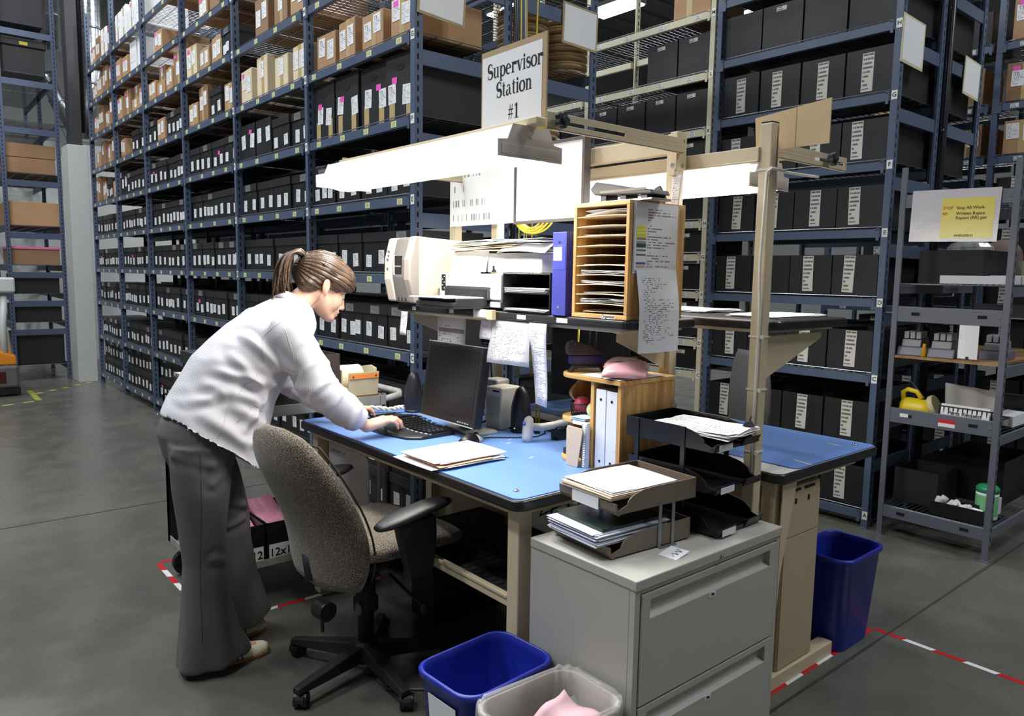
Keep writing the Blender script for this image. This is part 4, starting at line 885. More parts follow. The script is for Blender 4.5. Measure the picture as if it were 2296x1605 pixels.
# blue ring binder
NAVY = mat('navy_binder_vinyl', (62, 66, 150), 0.35, var=0.03)
def binder(label, x, y, z, w, d, h, m, pocket, rz=0.0, chars=False):
    t = thing('ring_binder', label, 'binder', (x, y, z), rz)
    part('spine', MB().box(0, 0.004, -w / 2, w / 2, 0, h), m, t, 0.0015); part('cover', MB().box(0.003, d, -w / 2, -w / 2 + 0.004, 0, h).box(0.003, d, w / 2 - 0.004, w / 2, 0, h), m, t, 0.001)
    part('pages', MB().box(0.02, d - 0.01, -w / 2 + 0.006, w / 2 - 0.006, 0.008, h - 0.008), PAPER_EDGE, t)
    for z_ in (0.03, h - 0.035): part('finger_ring', MB().cyl((-0.001, 0, z_), 0.005, 0.002, 12, 'x'), CHROME if pocket else INK, t)
    if pocket: part('label_pocket', MB().box(-0.001, 0, -w * 0.44, w * 0.4, h * 0.55, h * 0.84), mat('navy_pocket', (70, 74, 160), 0.25, var=0), t, 0.0005); part('white_label', MB().box(-0.0016, -0.001, -w * 0.2, w * 0.4, h * 0.66, h * 0.82), WHITE, t)
    return t
binder('navy blue ring binder standing between the black paper tray and the oak sorter', 1.822, 1.918, SZ, 0.07, 0.27, 0.292, NAVY, True)
# black stacking paper tray
t = thing('paper_tray_unit', 'black two level paper tray on the shelf between the printer and blue binder', 'paper tray', (1.83, 1.97, SZ))
mb = MB(); 
for z in (0.0, 0.07, 0.142): mb.box(0, 0.27, 0, 0.27, z, z + 0.005)
mb.box(0, 0.27, 0, 0.006, 0, 0.147).box(0, 0.27, 0.264, 0.27, 0, 0.147).box(0.262, 0.27, 0.006, 0.264, 0, 0.147)
part('shell', mb, BLACKP, t, 0.002)
for k, (z, n_) in enumerate(((0.0056, 8), (0.0756, 16))): single('paper_sheaf', paper_pile(MB(), 1.822, 2.06, 1.985, 2.215, SZ + z + 0.0006, n_, 40 + k, spread=0.004), WHITE, ('thin white paper sheaf in the lower slot of the black tray', 'thick white paper sheaf in the upper slot of the black tray')[k], 'papers')
# inkjet printer
PW = mat('printer_white', (226, 226, 222), 0.4, var=0.01); PDK = mat('printer_dark', (52, 52, 58), 0.4, var=0.04); PTP = mat('printer_taupe', (96, 88, 88), 0.45, var=0.03)
t = thing('inkjet_printer', 'white inkjet printer with a black output tray on the upper shelf', 'printer', (1.84, 2.26, SZ))
part('base', MB().box(0.005, 0.3, 0.005, 0.415, 0.006, 0.04), PDK, t, 0.004)
mb = MB(); mb.box(0.0, 0.3, 0.0, 0.42, 0.085, 0.142).box(0.0, 0.3, 0.0, 0.075, 0.04, 0.085).box(0.0, 0.3, 0.37, 0.42, 0.04, 0.085).box(0.05, 0.3, 0.075, 0.37, 0.04, 0.085)
part('body', mb, PW, t, 0.006, seg=3)
part('right_cheek', MB().box(-0.004, 0.3, -0.01, 0.0, 0.03, 0.14), PTP, t, 0.004)
mb = MB().box(0.046, 0.05, 0.08, 0.365, 0.042, 0.084)
for k in range(6): mb.box(0.03, 0.046, 0.10 + k * 0.042, 0.127 + k * 0.042, 0.068, 0.072)
part('exit_rollers', mb, CHROME, t); part('exit_frame', MB().prism([(0.07, 0.038), (0.375, 0.038), (0.375, 0.078), (0.36, 0.09), (0.085, 0.09), (0.07, 0.078)], -0.006, 0.002, 'x').box(-0.0065, -0.006, 0.07, 0.08, 0.038, 0.08), PDK, t, 0.001)
part('exit_opening', MB().box(-0.0075, -0.006, 0.082, 0.363, 0.045, 0.08), DARKHOLE, t)
part('control_panel', MB().box(-0.0015, 0.0, 0.375, 0.405, 0.068, 0.138), BLACKP, t, 0.0007)
for k in range(5): part('button', MB().cyl((-0.0025, 0.39 + (0.006 if k % 2 else -0.006), 0.08 + k * 0.012), 0.003, 0.0015, 8, 'x'), mat('button_grey', (170, 170, 172), 0.4, var=0), t)
part('output_tray', MB().box(-0.16, 0.02, 0.085, 0.36, 0.004, 0.012).box(-0.16, -0.15, 0.085, 0.36, 0.012, 0.03).box(-0.15, 0.0, 0.085, 0.097, 0.012, 0.045).box(-0.15, 0.0, 0.348, 0.36, 0.012, 0.045).box(-0.14, 0.0, 0.1, 0.345, 0.036, 0.042), PDK, t, 0.003)
part('front_strip', MB().box(-0.002, 0.006, 0.005, 0.065, 0.012, 0.032), mat('grey_strip', (190, 190, 190), 0.5, var=0), t)
single('paper_sheaf', paper_pile(MB(), 1.64, 1.84, 2.36, 2.6, SZ + 0.045, 4, 77, spread=0.004), WHITE, 'white printed sheets lying in the output tray of the inkjet printer', 'papers')
# papers heaped on printer and tray
t = thing('paper_stack', 'thick stack of papers on top of the printer and black tray', 'paper stack', (1.86, 2.0, SZ + 0.1485))
part('thick_block', MB().box(0.0, 0.26, 0.05, 0.37, 0.0, 0.075), PAPER_EDGE, t, 0.002)
part('white_front_sheet', MB().sheet((-0.012, 0.61, 0.0), (0, -0.24, 0.0), (0.02, 0, 0.088), 0.001, 6, 1, lambda a, b_: 0.004 * math.sin(a * 3)), WHITE, t)
mb = MB(); paper_pile(mb, 0.02, 0.25, 0.36, 0.62, 0.001, 30, 5, t=0.0022, spread=0.004); part('back_block', mb, WHITE, t)
mb = MB(); paper_pile(mb, -0.02, 0.25, 0.18, 0.6, 0.079, 12, 6, t=0.0016, spread=0.02, wav=0.012); part('curled_sheets', mb, mat('cream_paper', (226, 214, 190), 0.7, var=0.04), t)
mb = MB(); paper_pile(mb, -0.03, 0.22, 0.02, 0.34, 0.104, 9, 9, t=0.001, spread=0.02, wav=0.012); paper_pile(mb, 0.0, 0.25, 0.25, 0.6, 0.108, 8, 12, t=0.001, spread=0.02, wav=0.01); part('top_sheets', mb, WHITE, t)
part('drooping_sheet', MB().sheet((-0.035, 0.27, 0.075), (0, -0.27, 0), (0.06, 0, 0.045), 0.001, 6, 3, lambda a, b_: 0.006 * math.sin(a * 4)), WHITE, t)
part('binder_clip', MB().prism([(-0.012, 0), (0.012, 0), (0.003, 0.012), (-0.003, 0.012)], -0.014, -0.004, 'x').tube([(-0.01, 0.0, 0.012), (-0.012, 0.0, 0.026)], 0.004, 6), BLACKP, t, 0, loc=(0, 0.32, 0.0))
# large beige label printer
PBG = mat('label_printer_beige', (214, 202, 184), 0.45, var=0.02); PGY = mat('label_printer_grey', (112, 108, 104), 0.45, var=0.03)
t = thing('label_printer', 'tall beige and grey label printer at the far end of the upper shelf', 'printer', (1.79, 2.80, SZ))
prof = [(0.0, 0.03), (0.02, 0.0), (0.36, 0.0), (0.36, 0.26), (0.33, 0.29), (0.04, 0.305), (0.012, 0.285), (-0.012, 0.2), (-0.014, 0.12)]
part('body', MB().prism([(0.03, 0.006), (0.37, 0.006), (0.37, 0.26), (0.34, 0.285), (0.03, 0.3)], 0.0, 0.215, 'y'), PBG, t, 0.012, seg=3)
part('grey_front', MB().prism([(0.03, 0.012), (0.03, 0.298), (0.01, 0.29), (-0.014, 0.2), (-0.016, 0.12), (0.004, 0.012)], 0.06, 0.165, 'y'), PGY, t, 0.004)
part('front_edge', MB().prism([(0.05, 0.006), (0.05, 0.302), (0.012, 0.302), (-0.02, 0.2), (-0.022, 0.11), (0.008, 0.006)], 0.012, 0.062, 'y'), mat('label_printer_mid', (150, 142, 136), 0.45, var=0.02), t, 0.008)
part('button_panel', MB().prism([(0.04, 0.01), (0.04, 0.3), (0.008, 0.295), (-0.016, 0.2), (-0.018, 0.11), (0.004, 0.01)], 0.165, 0.235, 'y'), PBG, t, 0.008)
part('label_slot', MB().box(-0.018, 0.01, 0.085, 0.15, 0.135, 0.215), DARKHOLE, t, 0.002); part('slot_plate', MB().box(-0.0185, 0.0, 0.088, 0.147, 0.168, 0.171).box(-0.019, -0.016, 0.14, 0.15, 0.13, 0.22), PBG, t)
for k, z in enumerate((0.158, 0.2, 0.216, 0.236)): part('button', MB().cyl((-0.022 + 0.006 * (z > 0.21), 0.2, z), 0.0055, 0.006, 12, 'x'), PGY, t)
for k in range(3): part('foot_slot', MB().box(-0.001, 0.006, 0.075 + k * 0.03, 0.08 + k * 0.03, 0.014, 0.03), DARKHOLE, t)
single('power_adapter', MB().box(0, 0.1, 0, 0.09, 0, 0.075), PGY, 'grey box with a white sticker between the two printers', 'box', None, 0.004, loc=(1.9, 2.695, SZ + 0.0005)).name = 'grey_box'
put('white_sticker', MB().box(-0.001, 0, 0.04, 0.065, 0.04, 0.062).mesh('white_sticker', WHITE), bpy.data.objects['grey_box'])
# little plastic block clipped on the shelf edge, edge labels
t = thing('switch_block', 'small cream plastic block with ribbed top clipped on the shelf edge', 'plastic block', (1.806, 2.27, SZ - 0.034))
part('block', MB().box(0, 0.016, 0.035, 0.125, 0, 0.036), mat('cream_plastic', (232, 222, 190), 0.4, var=0), t, 0.002)
mb = MB(); 
for k in range(4): mb.box(-0.004, 0.002, 0.04 + k * 0.02, 0.056 + k * 0.02, 0.006, 0.03)
part('ribs', mb, WHITE, t, 0.001); part('end_clip', MB().box(-0.002, 0.018, 0.0, 0.033, -0.002, 0.036), mat('cream_plastic_dark', (204, 186, 140), 0.5, var=0), t, 0.001)
for y, w, lb, wd in ((2.86, 0.03, 'small worn edge label near the label printer', ''), (2.57, 0.03, 'small worn edge label below the printer tray', ''), (2.12, 0.05, 'white edge label beside the plastic block', ''), (1.9, 0.055, 'blank white edge label under the blue binder', '')):
    single('edge_label', MB().box(-0.0008, 0.0, -w / 2, w / 2, -0.008, 0.008), WHITE if w > 0.04 else mat('worn_label', (190, 190, 186), 0.6, var=0.2, scale=300), lb, 'label', None, 0, loc=(1.8248, y, SZ - 0.017))
# ------------------------------------------------------------------ boards and cables behind the shelf
t = thing('pinned_sheet', 'white sheet with three rows of fine dots hung behind the lamp', 'paper', (2.155, 2.56, 1.72))
part('paper', MB().sheet((0, 0.49, 0), (0, -0.49, 0), (0, 0, 0.34), 0.001), print_mat('dotted_sheet', paper=(236, 236, 234), ink=(120, 120, 116), rows=5, cols=26, fill=0.25, margin=0.04), t)
t = thing('whiteboard', 'dry erase whiteboard with a dark frame leaning behind the paper stack', 'whiteboard', (2.12, 2.11, 1.722))
part('panel', MB().box(0, 0.01, 0, 0.4, 0, 0.3), WHITE, t); part('frame', MB().box(-0.006, 0.03, -0.014, 0.0, -0.012, 0.312).box(-0.006, 0.012, 0.4, 0.41, -0.012, 0.312).box(-0.006, 0.012, 0, 0.4, -0.012, 0.0).box(-0.006, 0.03, 0, 0.4, 0.3, 0.312), mat('whiteboard_frame', (96, 88, 84), 0.45, var=0.03), t, 0.001)
t = thing('cable_coil', 'coil of yellow network cable hanging below the whiteboard', 'cable')
for k in range(7):
    r_ = 0.09 + 0.012 * (k % 3); mb = MB(); mb.tube([(2.2 + 0.006 * k, 2.51 + r_ * math.sin(a) * (1 + 0.03 * k), 1.768 - r_ * 0.8 * math.cos(a)) for a in [2 * PI * q / 28 for q in range(29)]], 0.0045, 6, cap=False); part('cable_loop', mb, YC if k != 3 else GC, t, 0, True)
CB = mat('corrugated_board_light', (200, 174, 136), 0.8, var=0.05, scale=60, stretch=(1, 8, 0.3))
t = thing('cardboard_sheet', 'plain cardboard sheet standing on the rear lamp behind the tall post', 'cardboard', (2.352, 1.235, 1.93)); t.rotation_euler = (0, 0, 0.0)
mb = MB().prism([(0.0, 0.0), (0.262, 0.0), (0.272, 0.115), (0.0, 0.142)], 0, 0.005, 'x'); part('board', mb, CB, t); part('fold', MB().box(-0.0008, 0, 0.1165, 0.118, 0.0, 0.13), BROWN2, t)
# papers hung under the shelf edge
CAL = print_mat('calendar_print', paper=(206, 202, 208), ink=(120, 120, 124), rows=34, cols=9, fill=0.3, margin=0.04, band=((0.83, 0.875), (0.55, 0.585), (0.27, 0.3)), bandcol=(128, 122, 126))
def hung(label, x, y0, y1, z0, z1, m, cat='paper', cur=0.01, nu=4, nv=8, tilt=0.0, tw=0.0):
    h = z1 - z0
    return single('hanging_paper', MB().sheet((0, y1 - y0, -h), (0, -(y1 - y0), 0), (0, 0, h), 0.0008, nu, nv, lambda a, b_: cur * math.sin((1 - b_) * 2.2) * (1 - b_) + tw * (a - .5) * (1 - b_)), m, label, cat, None, 0, True, loc=(x, y0, z1), rot=(tilt, 0, 0))
hung('printed year calendar with green marks hanging under the upper shelf', 1.905, 2.575, 2.79, 0.9, 1.304, CAL, tw=0.02)
cobj = bpy.data.objects['hanging_paper']
for k in range(9): put('green_mark', MB().box(-0.0025, -0.001, -0.006, 0.006, -0.006, 0.006).mesh('green_mark', mat('green_ink', (90, 170, 90), 0.6, var=0)), cobj, (0.0, 0.04 + 0.07 * (k % 3), -0.11 - 0.032 * (k // 3 % 2) - 0.12 * (k // 6)))
hung('narrow note slip hanging at the far corner of the upper shelf', 1.822, 2.91, 2.965, 1.21, 1.318, print_mat('note_slip', paper=(214, 210, 216), ink=(110, 110, 116), rows=13, cols=5, fill=0.5))
hung('small printed slip hanging below the cream plastic block', 1.84, 2.31, 2.385, 1.235, 1.318, print_mat('slip2', paper=(212, 208, 214), ink=(120, 120, 124), rows=12, cols=6, fill=0.3, seed=2))
hung('wide printed table hanging under the shelf above the right speaker', 1.835, 2.08, 2.30, 1.15, 1.318, print_mat('table_print', paper=(206, 206, 212), ink=(70, 70, 76), rows=30, cols=18, fill=0.4, margin=0.08, seed=6), cur=0.02, tw=-0.03)
hung('long narrow printed list curling down from the shelf edge', 1.83, 1.985, 2.08, 1.01, 1.318, print_mat('list_print', paper=(208, 210, 220), ink=(110, 110, 124), rows=52, cols=6, fill=0.8, margin=0.05, seed=7), cur=-0.03, tw=0.03)
hung('small typed list taped to the near post of the front bench', 2.162, 1.665, 1.705, 1.72, 1.85, print_mat('post_note', paper=(224, 220, 216), ink=(110, 110, 112), rows=16, cols=5, fill=0.5, seed=12))
# papers on the rear shelf
single('paper_sheaf', paper_pile(MB(), 2.42, 2.76, 1.42, 1.62, SZ, 7, 88, spread=0.01, wav=0.002), WHITE, 'white papers lying on the near end of the rear upper shelf', 'papers')
single('paper_sheaf', paper_pile(MB(), 2.5, 2.76, 1.8, 2.1, SZ, 9, 89, spread=0.012, wav=0.004), WHITE, 'papers lying on the rear upper shelf beyond the oak sorter', 'papers')
# ------------------------------------------------------------------ things on the front bench
DZ = BZ + 0.0029
# flat screen monitor
t = thing('computer_monitor', 'black flat screen monitor on a silver foot facing the person', 'monitor', (1.80, 2.535, DZ), -0.02)
SCR = mat('screen_off', (22, 21, 21), 0.3, var=0.03, scale=4); BEZ = mat('monitor_bezel', (30, 30, 34), 0.35, var=0.03); SIL = mat('silver_plastic', (176, 176, 174), 0.35, var=0.03)
mo = part('panel_housing', MB().box(0.0, 0.045, -0.2, 0.2, 0, 0.328), BEZ, t, 0.006, loc=(-0.03, 0, 0.055), rot=(0, 0.15, 0))
part('screen', MB().box(-0.0012, 0, -0.183, 0.183, 0.03, 0.31), SCR, mo); part('bottom_trim', MB().box(-0.0015, 0.0, -0.2, 0.2, 0.0, 0.004).box(0, 0.045, -0.2, 0.2, 0.327, 0.3295), SIL, mo)
mb = MB()
for k in range(5): mb.box(-0.0018, 0, -0.165 + k * 0.017, -0.155 + k * 0.017, 0.012, 0.016)
part('menu_button', mb, SIL, mo)
part('foot', MB().prism(rrect(0.035, 0.17, -0.12, 0.12, 0.03), 0, 0.012), SIL, t, 0.004); part('stand', MB().box(0.07, 0.1, -0.04, 0.04, 0.012, 0.2), BEZ, t, 0.005)
# curved ergonomic keyboard
t = thing('keyboard', 'black curved ergonomic keyboard under the hands of the person', 'keyboard', (1.695, 2.735, DZ), 0.03)
def kb(x, y):   # bow and hump of the keyboard
    return x + 0.75 * y * y - 0.02, y, 0.012 + 0.022 * math.exp(-(y / 0.11) ** 2)
rings = []
for k in range(25):
    y = -0.235 + 0.47 * k / 24; e_ = 1 - max(0, abs(y) - 0.2) / 0.035 * 0.25
    ring = []
    for x, z in ((-0.125 * e_, 0.0), (-0.128 * e_, 0.008), (-0.115 * e_, 1.0), (-0.05, 1.35), (0.08 * e_, 1.5), (0.1 * e_, 1.3), (0.1 * e_, 0.0)):
        X, Y, h = kb(x, y); ring.append((X, Y, z if z < 0.5 else h * z * 0.75 + 0.004))
    rings.append(ring)
part('case', MB().loft(rings), mat('keyboard_case', (40, 39, 40), 0.4, var=0.04), t, 0.003, True)
mb = MB()
for r_ in range(6):
    for c in range(19):
        y = -0.222 + c * 0.0242; x = -0.042 + r_ * 0.0215
        if abs(y) < 0.012 and r_ > 0: continue
        X, Y, h = kb(x, y); zt = h * 1.12 + 0.008; w_ = 0.0095
        mb.M = Matrix.Translation((X, Y, zt)) @ Matrix.Rotation(1.5 * y, 4, 'Z') @ Matrix.Rotation(-0.8 * y, 4, 'X')
        mb.loft([[(-w_, -w_, 0), (w_, -w_, 0), (w_, w_, 0), (-w_, w_, 0)], [(-w_ * .78, -w_ * .78, 0.007), (w_ * .78, -w_ * .78, 0.007), (w_ * .78, w_ * .78, 0.007), (-w_ * .78, w_ * .78, 0.007)]])
mb.M = Matrix.Identity(4); part('keys', mb, mat('key_black', (26, 26, 28), 0.25, var=0.0), t)
mb = MB()
for c in range(14):
    y = -0.2 + c * 0.031; X, Y, h = kb(0.093, y); mb.box(X - 0.004, X + 0.005, Y - 0.011, Y + 0.011, h * 1.15 + 0.004, h * 1.15 + 0.01)
part('media_keys', mb, CHROME, t)
part('palm_strip', MB().tube([(lambda q: (q[0], q[1], q[2] * 1.02 + 0.004))(kb(-0.048, -0.235 + 0.0235 * k)) for k in range(21)], 0.003, 6), SIL, t, 0, True)
# mouse and its cable
t = thing('computer_mouse', 'black and silver computer mouse with its cable beside the keyboard', 'mouse', (1.765, 2.345, DZ), 0.25)
def mouse_ring(x, w, h): return [(x, w * math.cos(a), max(0.0, h * math.sin(a)) if math.sin(a) > 0 else 0.0) for a in [PI * k / 10 for k in range(11)]]
part('body', MB().loft([mouse_ring(x, w, h) for x, w, h in ((-0.062, 0.012, 0.012), (-0.055, 0.024, 0.026), (-0.03, 0.031, 0.037), (0.0, 0.031, 0.039), (0.015, 0.031, 0.036))]), BLACKP, t, 0, True)
part('buttons', MB().loft([mouse_ring(x, w, h) for x, w, h in ((0.015, 0.0305, 0.0355), (0.035, 0.03, 0.029), (0.052, 0.025, 0.018), (0.06, 0.012, 0.01))]), SIL, t, 0, True)
part('wheel', MB().cyl((0.03, -0.004, 0.028), 0.011, 0.008, 12, 'y'), BLACKP, t); part('cable', MB().tube([(0.06, 0, 0.008), (0.11, -0.01, 0.004), (0.18, -0.10, 0.004), (0.25, -0.15, 0.004), (0.33, -0.14, 0.004), (0.38, -0.1, 0.004)], 0.0026, 6), BLACKP, t, 0, True)
# loose papers at the bench edge
single('paper_stack', paper_pile(paper_pile(MB(), 1.40, 1.62, 2.07, 2.32, DZ + 0.0002, 3, 21, spread=0.01, wav=0.003), 1.44, 1.69, 2.06, 2.3, DZ + 0.006, 5, 22, spread=0.012, wav=0.003), WHITE, 'loose white papers spread at the front edge of the blue mat', 'papers', None, rot=(0, 0, 0))
single('manila_folder', paper_pile(MB(), 1.42, 1.65, 2.05, 2.29, DZ + 0.012, 2, 24, spread=0.006, wav=0.002), mat('orange_manila', (226, 176, 136), 0.6, var=0.05), 'orange edged sheet under the top white papers on the blue mat', 'papers')
single('paper_stack', paper_pile(MB(), 1.43, 1.70, 2.075, 2.31, DZ + 0.0175, 4, 29, spread=0.022, wav=0.004), WHITE, 'topmost white papers of the spread pile on the blue mat', 'papers')
# speakers
SPK = mat('speaker_cloth', (30, 29, 30), 0.85, var=0.1, scale=300); SPB = mat('speaker_body', (34, 34, 40), 0.4, var=0.03)
def speaker(label, x, y, rz, knobs):
    t = thing('computer_speaker', label, 'speaker', (x, y, DZ), rz)
    rg = []
    for k in range(15):
        z = 0.195 * k / 14; w = 0.046 * (1 - 0.62 * max(0, (z / 0.195 - 0.25) / 0.75) ** 2.4) * (0.93 + 0.07 * min(1, z / 0.02)); 
        if k == 14: w = 0.008
        rg.append([(w * 0.9 * math.cos(a) + 0.012, w * math.sin(a), z) for a in [2 * PI * q / 20 for q in range(20)]])
    part('body', MB().loft(rg), SPB, t, 0, True)
    part('grille', MB().loft([[(-0.0352 + 0.012 + 0.9 * 0.0 + (0.9 * (0.046 - 0.046 * (1 - 0.62 * max(0, ((0.105 + 0.083 * math.sin(a) * r_) / 0.195 - 0.25) / 0.75) ** 2.4))) * 0.96 + 0.36 * (0.040 * r_ * math.cos(a) * (1 - 0.3 * (math.sin(a) > 0) * math.sin(a))) ** 2 / 0.04 - 0.006 * (1 - r_ * r_), 0.040 * r_ * math.cos(a) * (1 - 0.35 * max(0, math.sin(a))), 0.105 + 0.083 * math.sin(a) * r_) for a in [2 * PI * q / 28 for q in range(28)]] for r_ in (1.0, 0.8, 0.5, 0.1)]), SPK, t, 0, True)
    part('base', MB().lathe([(0.043, 0.0), (0.045, 0.004), (0.043, 0.012)], (0.012, 0, 0), 20), SPB, t, 0, True)
    if knobs:
        for yy in (-0.02, 0.022): part('knob', MB().cyl((-0.037, yy, 0.018), 0.006, 0.008, 12, 'x'), BLACKP, t)
        part('power_light', MB().cyl((-0.034, 0.0, 0.02), 0.0022, 0.004, 8, 'x'), emission('green_led', (120, 230, 90), 2.0), t)
    return t
speaker('black oval computer speaker left of the monitor', 1.93, 3.045, 0.25, False)
speaker('black oval computer speaker with knobs and a green light right of the monitor', 2.055, 2.39, 0.2, True)
# beige boxes behind the monitor
UPSM = mat('beige_speaker_plastic', (206, 200, 184), 0.5, var=0.02)
t = thing('powered_speaker', 'beige box speaker with a ribbed front between monitor and black speaker', 'speaker', (2.0, 2.5, DZ), 0.1)
part('cabinet', MB().box(0, 0.12, -0.048, 0.05, 0, 0.185), UPSM, t, 0.008, seg=3)
mb = MB()
for k in range(15): mb.box(-0.0015, 0.0, -0.04, 0.042, 0.055 + k * 0.0062, 0.058 + k * 0.0062)
part('grille_ribs', mb, mat('beige_rib', (176, 168, 150), 0.5, var=0), t); part('top_slot', MB().box(-0.0015, 0, -0.035, 0.005, 0.165, 0.172), DARKHOLE, t)
for k in range(2): part('knob', MB().cyl((-0.008, -0.028 + k * 0.02, 0.025), 0.007, 0.01, 12, 'x'), UPSM, t)
t = thing('powered_speaker', 'second beige box standing half hidden behind the monitor edge', 'speaker', (2.08, 2.62, DZ), 0.1); part('cabinet', MB().box(0, 0.085, -0.04, 0.045, 0, 0.2), mat('beige_grey_plastic', (176, 170, 160), 0.5, var=0.03), t, 0.012, seg=3)
single('cable_bundle', MB().tube([(2.06, 2.6, DZ + 0.07), (2.05, 2.55, DZ + 0.075), (2.06, 2.53, DZ + 0.05), (2.0, 2.57, DZ + 0.02), (1.97, 2.6, DZ + 0.006)], 0.004, 6), BLACKP, 'black cable looped in front of the half hidden beige box', 'cable', None, 0, True)
# white device behind left speaker and twisted white cord
t = thing('plastic_device', 'white plastic device standing behind the left black speaker', 'device', (1.99, 2.945, DZ))
part('housing', MB().box(0, 0.05, -0.02, 0.03, 0, 0.1), UPSM, t, 0.015, seg=3)
mb = MB(); mb2 = MB(); P0 = [(1.66, 3.14), (1.72, 3.13), (1.79, 3.1), (1.85, 3.07), (1.88, 3.04)]
for m_, ph in ((mb, 0), (mb2, PI)):
    pts = []
    for k in range(41):
        u = k / 40 * 4; i = min(3, int(u)); f_ = u - i; x = P0[i][0] + (P0[i + 1][0] - P0[i][0]) * f_; y = P0[i][1] + (P0[i + 1][1] - P0[i][1]) * f_; a = k * 0.75 + ph
        pts.append((x, y + 0.007 * math.cos(a), DZ + 0.0155 + 0.007 * math.sin(a) + 0.012 * abs(math.sin(u * 1.2))))
    m_.tube(pts, 0.0062, 8)
t = thing('twisted_cord', 'thick white twisted cord lying behind the left speaker', 'cable'); part('strand', mb, CABW, t, 0, True); part('strand', mb2, CABW, t, 0, True)
# barcode scanner resting on its nose
t = thing('barcode_scanner', 'grey barcode scanner lying on the blue mat by the mouse cable', 'scanner', (1.955, 2.225, DZ), -0.1)
SCG = mat('scanner_grey', (196, 194, 190), 0.4, var=0.02)
hd = []
for z, w, d in ((0.001, 0.02, 0.03), (0.02, 0.026, 0.034), (0.07, 0.028, 0.034), (0.095, 0.022, 0.026), (0.104, 0.008, 0.01)): hd.append([(0.0 + d * 0.55 * math.cos(a) + 0.1 * z, w * math.sin(a), z) for a in [2 * PI * q / 16 for q in range(16)]])
part('head', MB().loft(hd), SCG, t, 0, True); part('blue_window', MB().lathe([(0.001, 0.004), (0.011, 0.0)], (0, 0, 0), 14), mat('scanner_blue', (110, 120, 190), 0.3, var=0), t, 0, True, loc=(-0.012, 0.004, 0.076), rot=(0, PI / 2 + PI, 0))
part('handle', MB().loft([[(x, y0_ + w * math.cos(a), z0_ + w * 0.9 * math.sin(a)) for a in [2 * PI * q / 12 for q in range(12)]] for x, y0_, z0_, w in ((0.015, 0.0, 0.06, 0.018), (0.06, -0.01, 0.055, 0.018), (0.12, -0.02, 0.06, 0.017), (0.16, -0.028, 0.066, 0.019), (0.178, -0.03, 0.068, 0.014))]), SCG, t, 0, True)
part('trigger', MB().box(0.035, 0.06, -0.014, 0.004, 0.028, 0.04), BLACKP, t, 0.004); part('cradle', MB().box(0.12, 0.17, -0.05, 0.0, 0.0, 0.052), BLACKP, t, 0.006)
# ------------------------------------------------------------------ oak desktop organizer
t = thing('desktop_organizer', 'oak desktop organizer with curved end shelves and a binder bay on the bench', 'organizer', (1.872, 1.655, DZ))
D_, W1, W2, H_ = 0.28, 0.125, 0.33, 0.322; T = 0.016
part('side_panel', MB().box(0, D_, 0, T, 0, H_ - T), OAK, t, 0.0015); part('divider', MB().box(0, D_, W1, W1 + T, 0, H_ - T), OAK, t, 0.0015); part('back_panel', MB().box(D_ - 0.008, D_, T, W2 - 0.02, 0, H_ - T), OAK, t)
def curved(y0, y1, dep, r): 
    pts = [(0, y0), (dep, y0), (dep, y1)] + [(dep * 0.5 - dep * 0.5 * math.sin(a) - 0.0, y1 - 0.0 - 0.09 * (1 - math.cos(a))) for a in [PI / 2 * k / 8 for k in range(9)]]
    return pts
part('top_panel', MB().prism([(-0.008, -0.003), (D_ + 0.003, -0.003), (D_ + 0.003, W2)] + [(0.10 * math.cos(a) + 0.09, W2 - 0.0 - 0.1 + 0.1 * math.sin(a)) for a in [PI / 2 + PI / 2 * k / 8 for k in range(9)]], H_ - T, H_), OAKH, t, 0.003)
for z in (0.0, 0.145): part('curved_shelf', MB().prism([(0.0, W1 + T), (D_ - 0.01, W1 + T), (D_ - 0.01, W2)] + [(0.10 * math.cos(a) + 0.09, W2 - 0.1 + 0.1 * math.sin(a)) for a in [PI / 2 + PI / 2 * k / 8 for k in range(9)]] , z, z + T), OAKH, t, 0.003)
wav = []
for k in range(31):
    z = T + (H_ - 2 * T) * k / 30; wav.append((0.10 + 0.035 * math.cos((z - 0.02) * 2 * PI / 0.145) , z))
part('wavy_back', MB().prism(wav + [(D_ - 0.012, H_ - T), (D_ - 0.012, T)][::1], W2 - 0.03, W2 - 0.015, 'y'), OAK, t, 0.001)
part('name_strip', MB().box(-0.0125, -0.0115, W1 + 0.02, W1 + 0.09, 0.146, 0.16), WHITE, t)
WBND = mat('white_binder_vinyl', (222, 224, 230), 0.3, var=0.01)
binder('left white binder in the oak desktop organizer', 1.875, 1.749, DZ + 0.001, 0.046, 0.26, 0.282, WBND, False); binder('right white binder in the oak desktop organizer', 1.875, 1.6985, DZ + 0.001, 0.048, 0.26, 0.28, WBND, False)
t = thing('spiral_notebook', 'white spiral notebook leaning upright against the organizer divider', 'notebook', (1.842, 1.798, DZ), 0.0)
part('pages', MB().box(0.006, 0.02, -0.012, 0.012, 0.0, 0.16), WHITE, t)
mb = MB()
for k in range(24): mb.tube([(0.004 + 0.005 * math.cos(a), 0.012 * math.sin(a) * 0.9, 0.006 + k * 0.0064) for a in [2 * PI * q / 8 for q in range(9)]], 0.0009, 4, cap=False)
part('spiral', mb, CHROME, t)
single('envelope', MB().prism([(-0.012, 0.0), (0.045, 0.0), (0.05, 0.13), (0.045, 0.142), (-0.028, 0.14), (-0.03, 0.13)], 0, 0.004, 'x'), mat('tan_envelope', (206, 186, 164), 0.6, var=0.03), 'tan envelope with a white top leaning beside the spiral notebook', 'envelope', None, 0.001, loc=(1.832, 1.826, DZ + 0.0005), rot=(0, 0.03, 0))
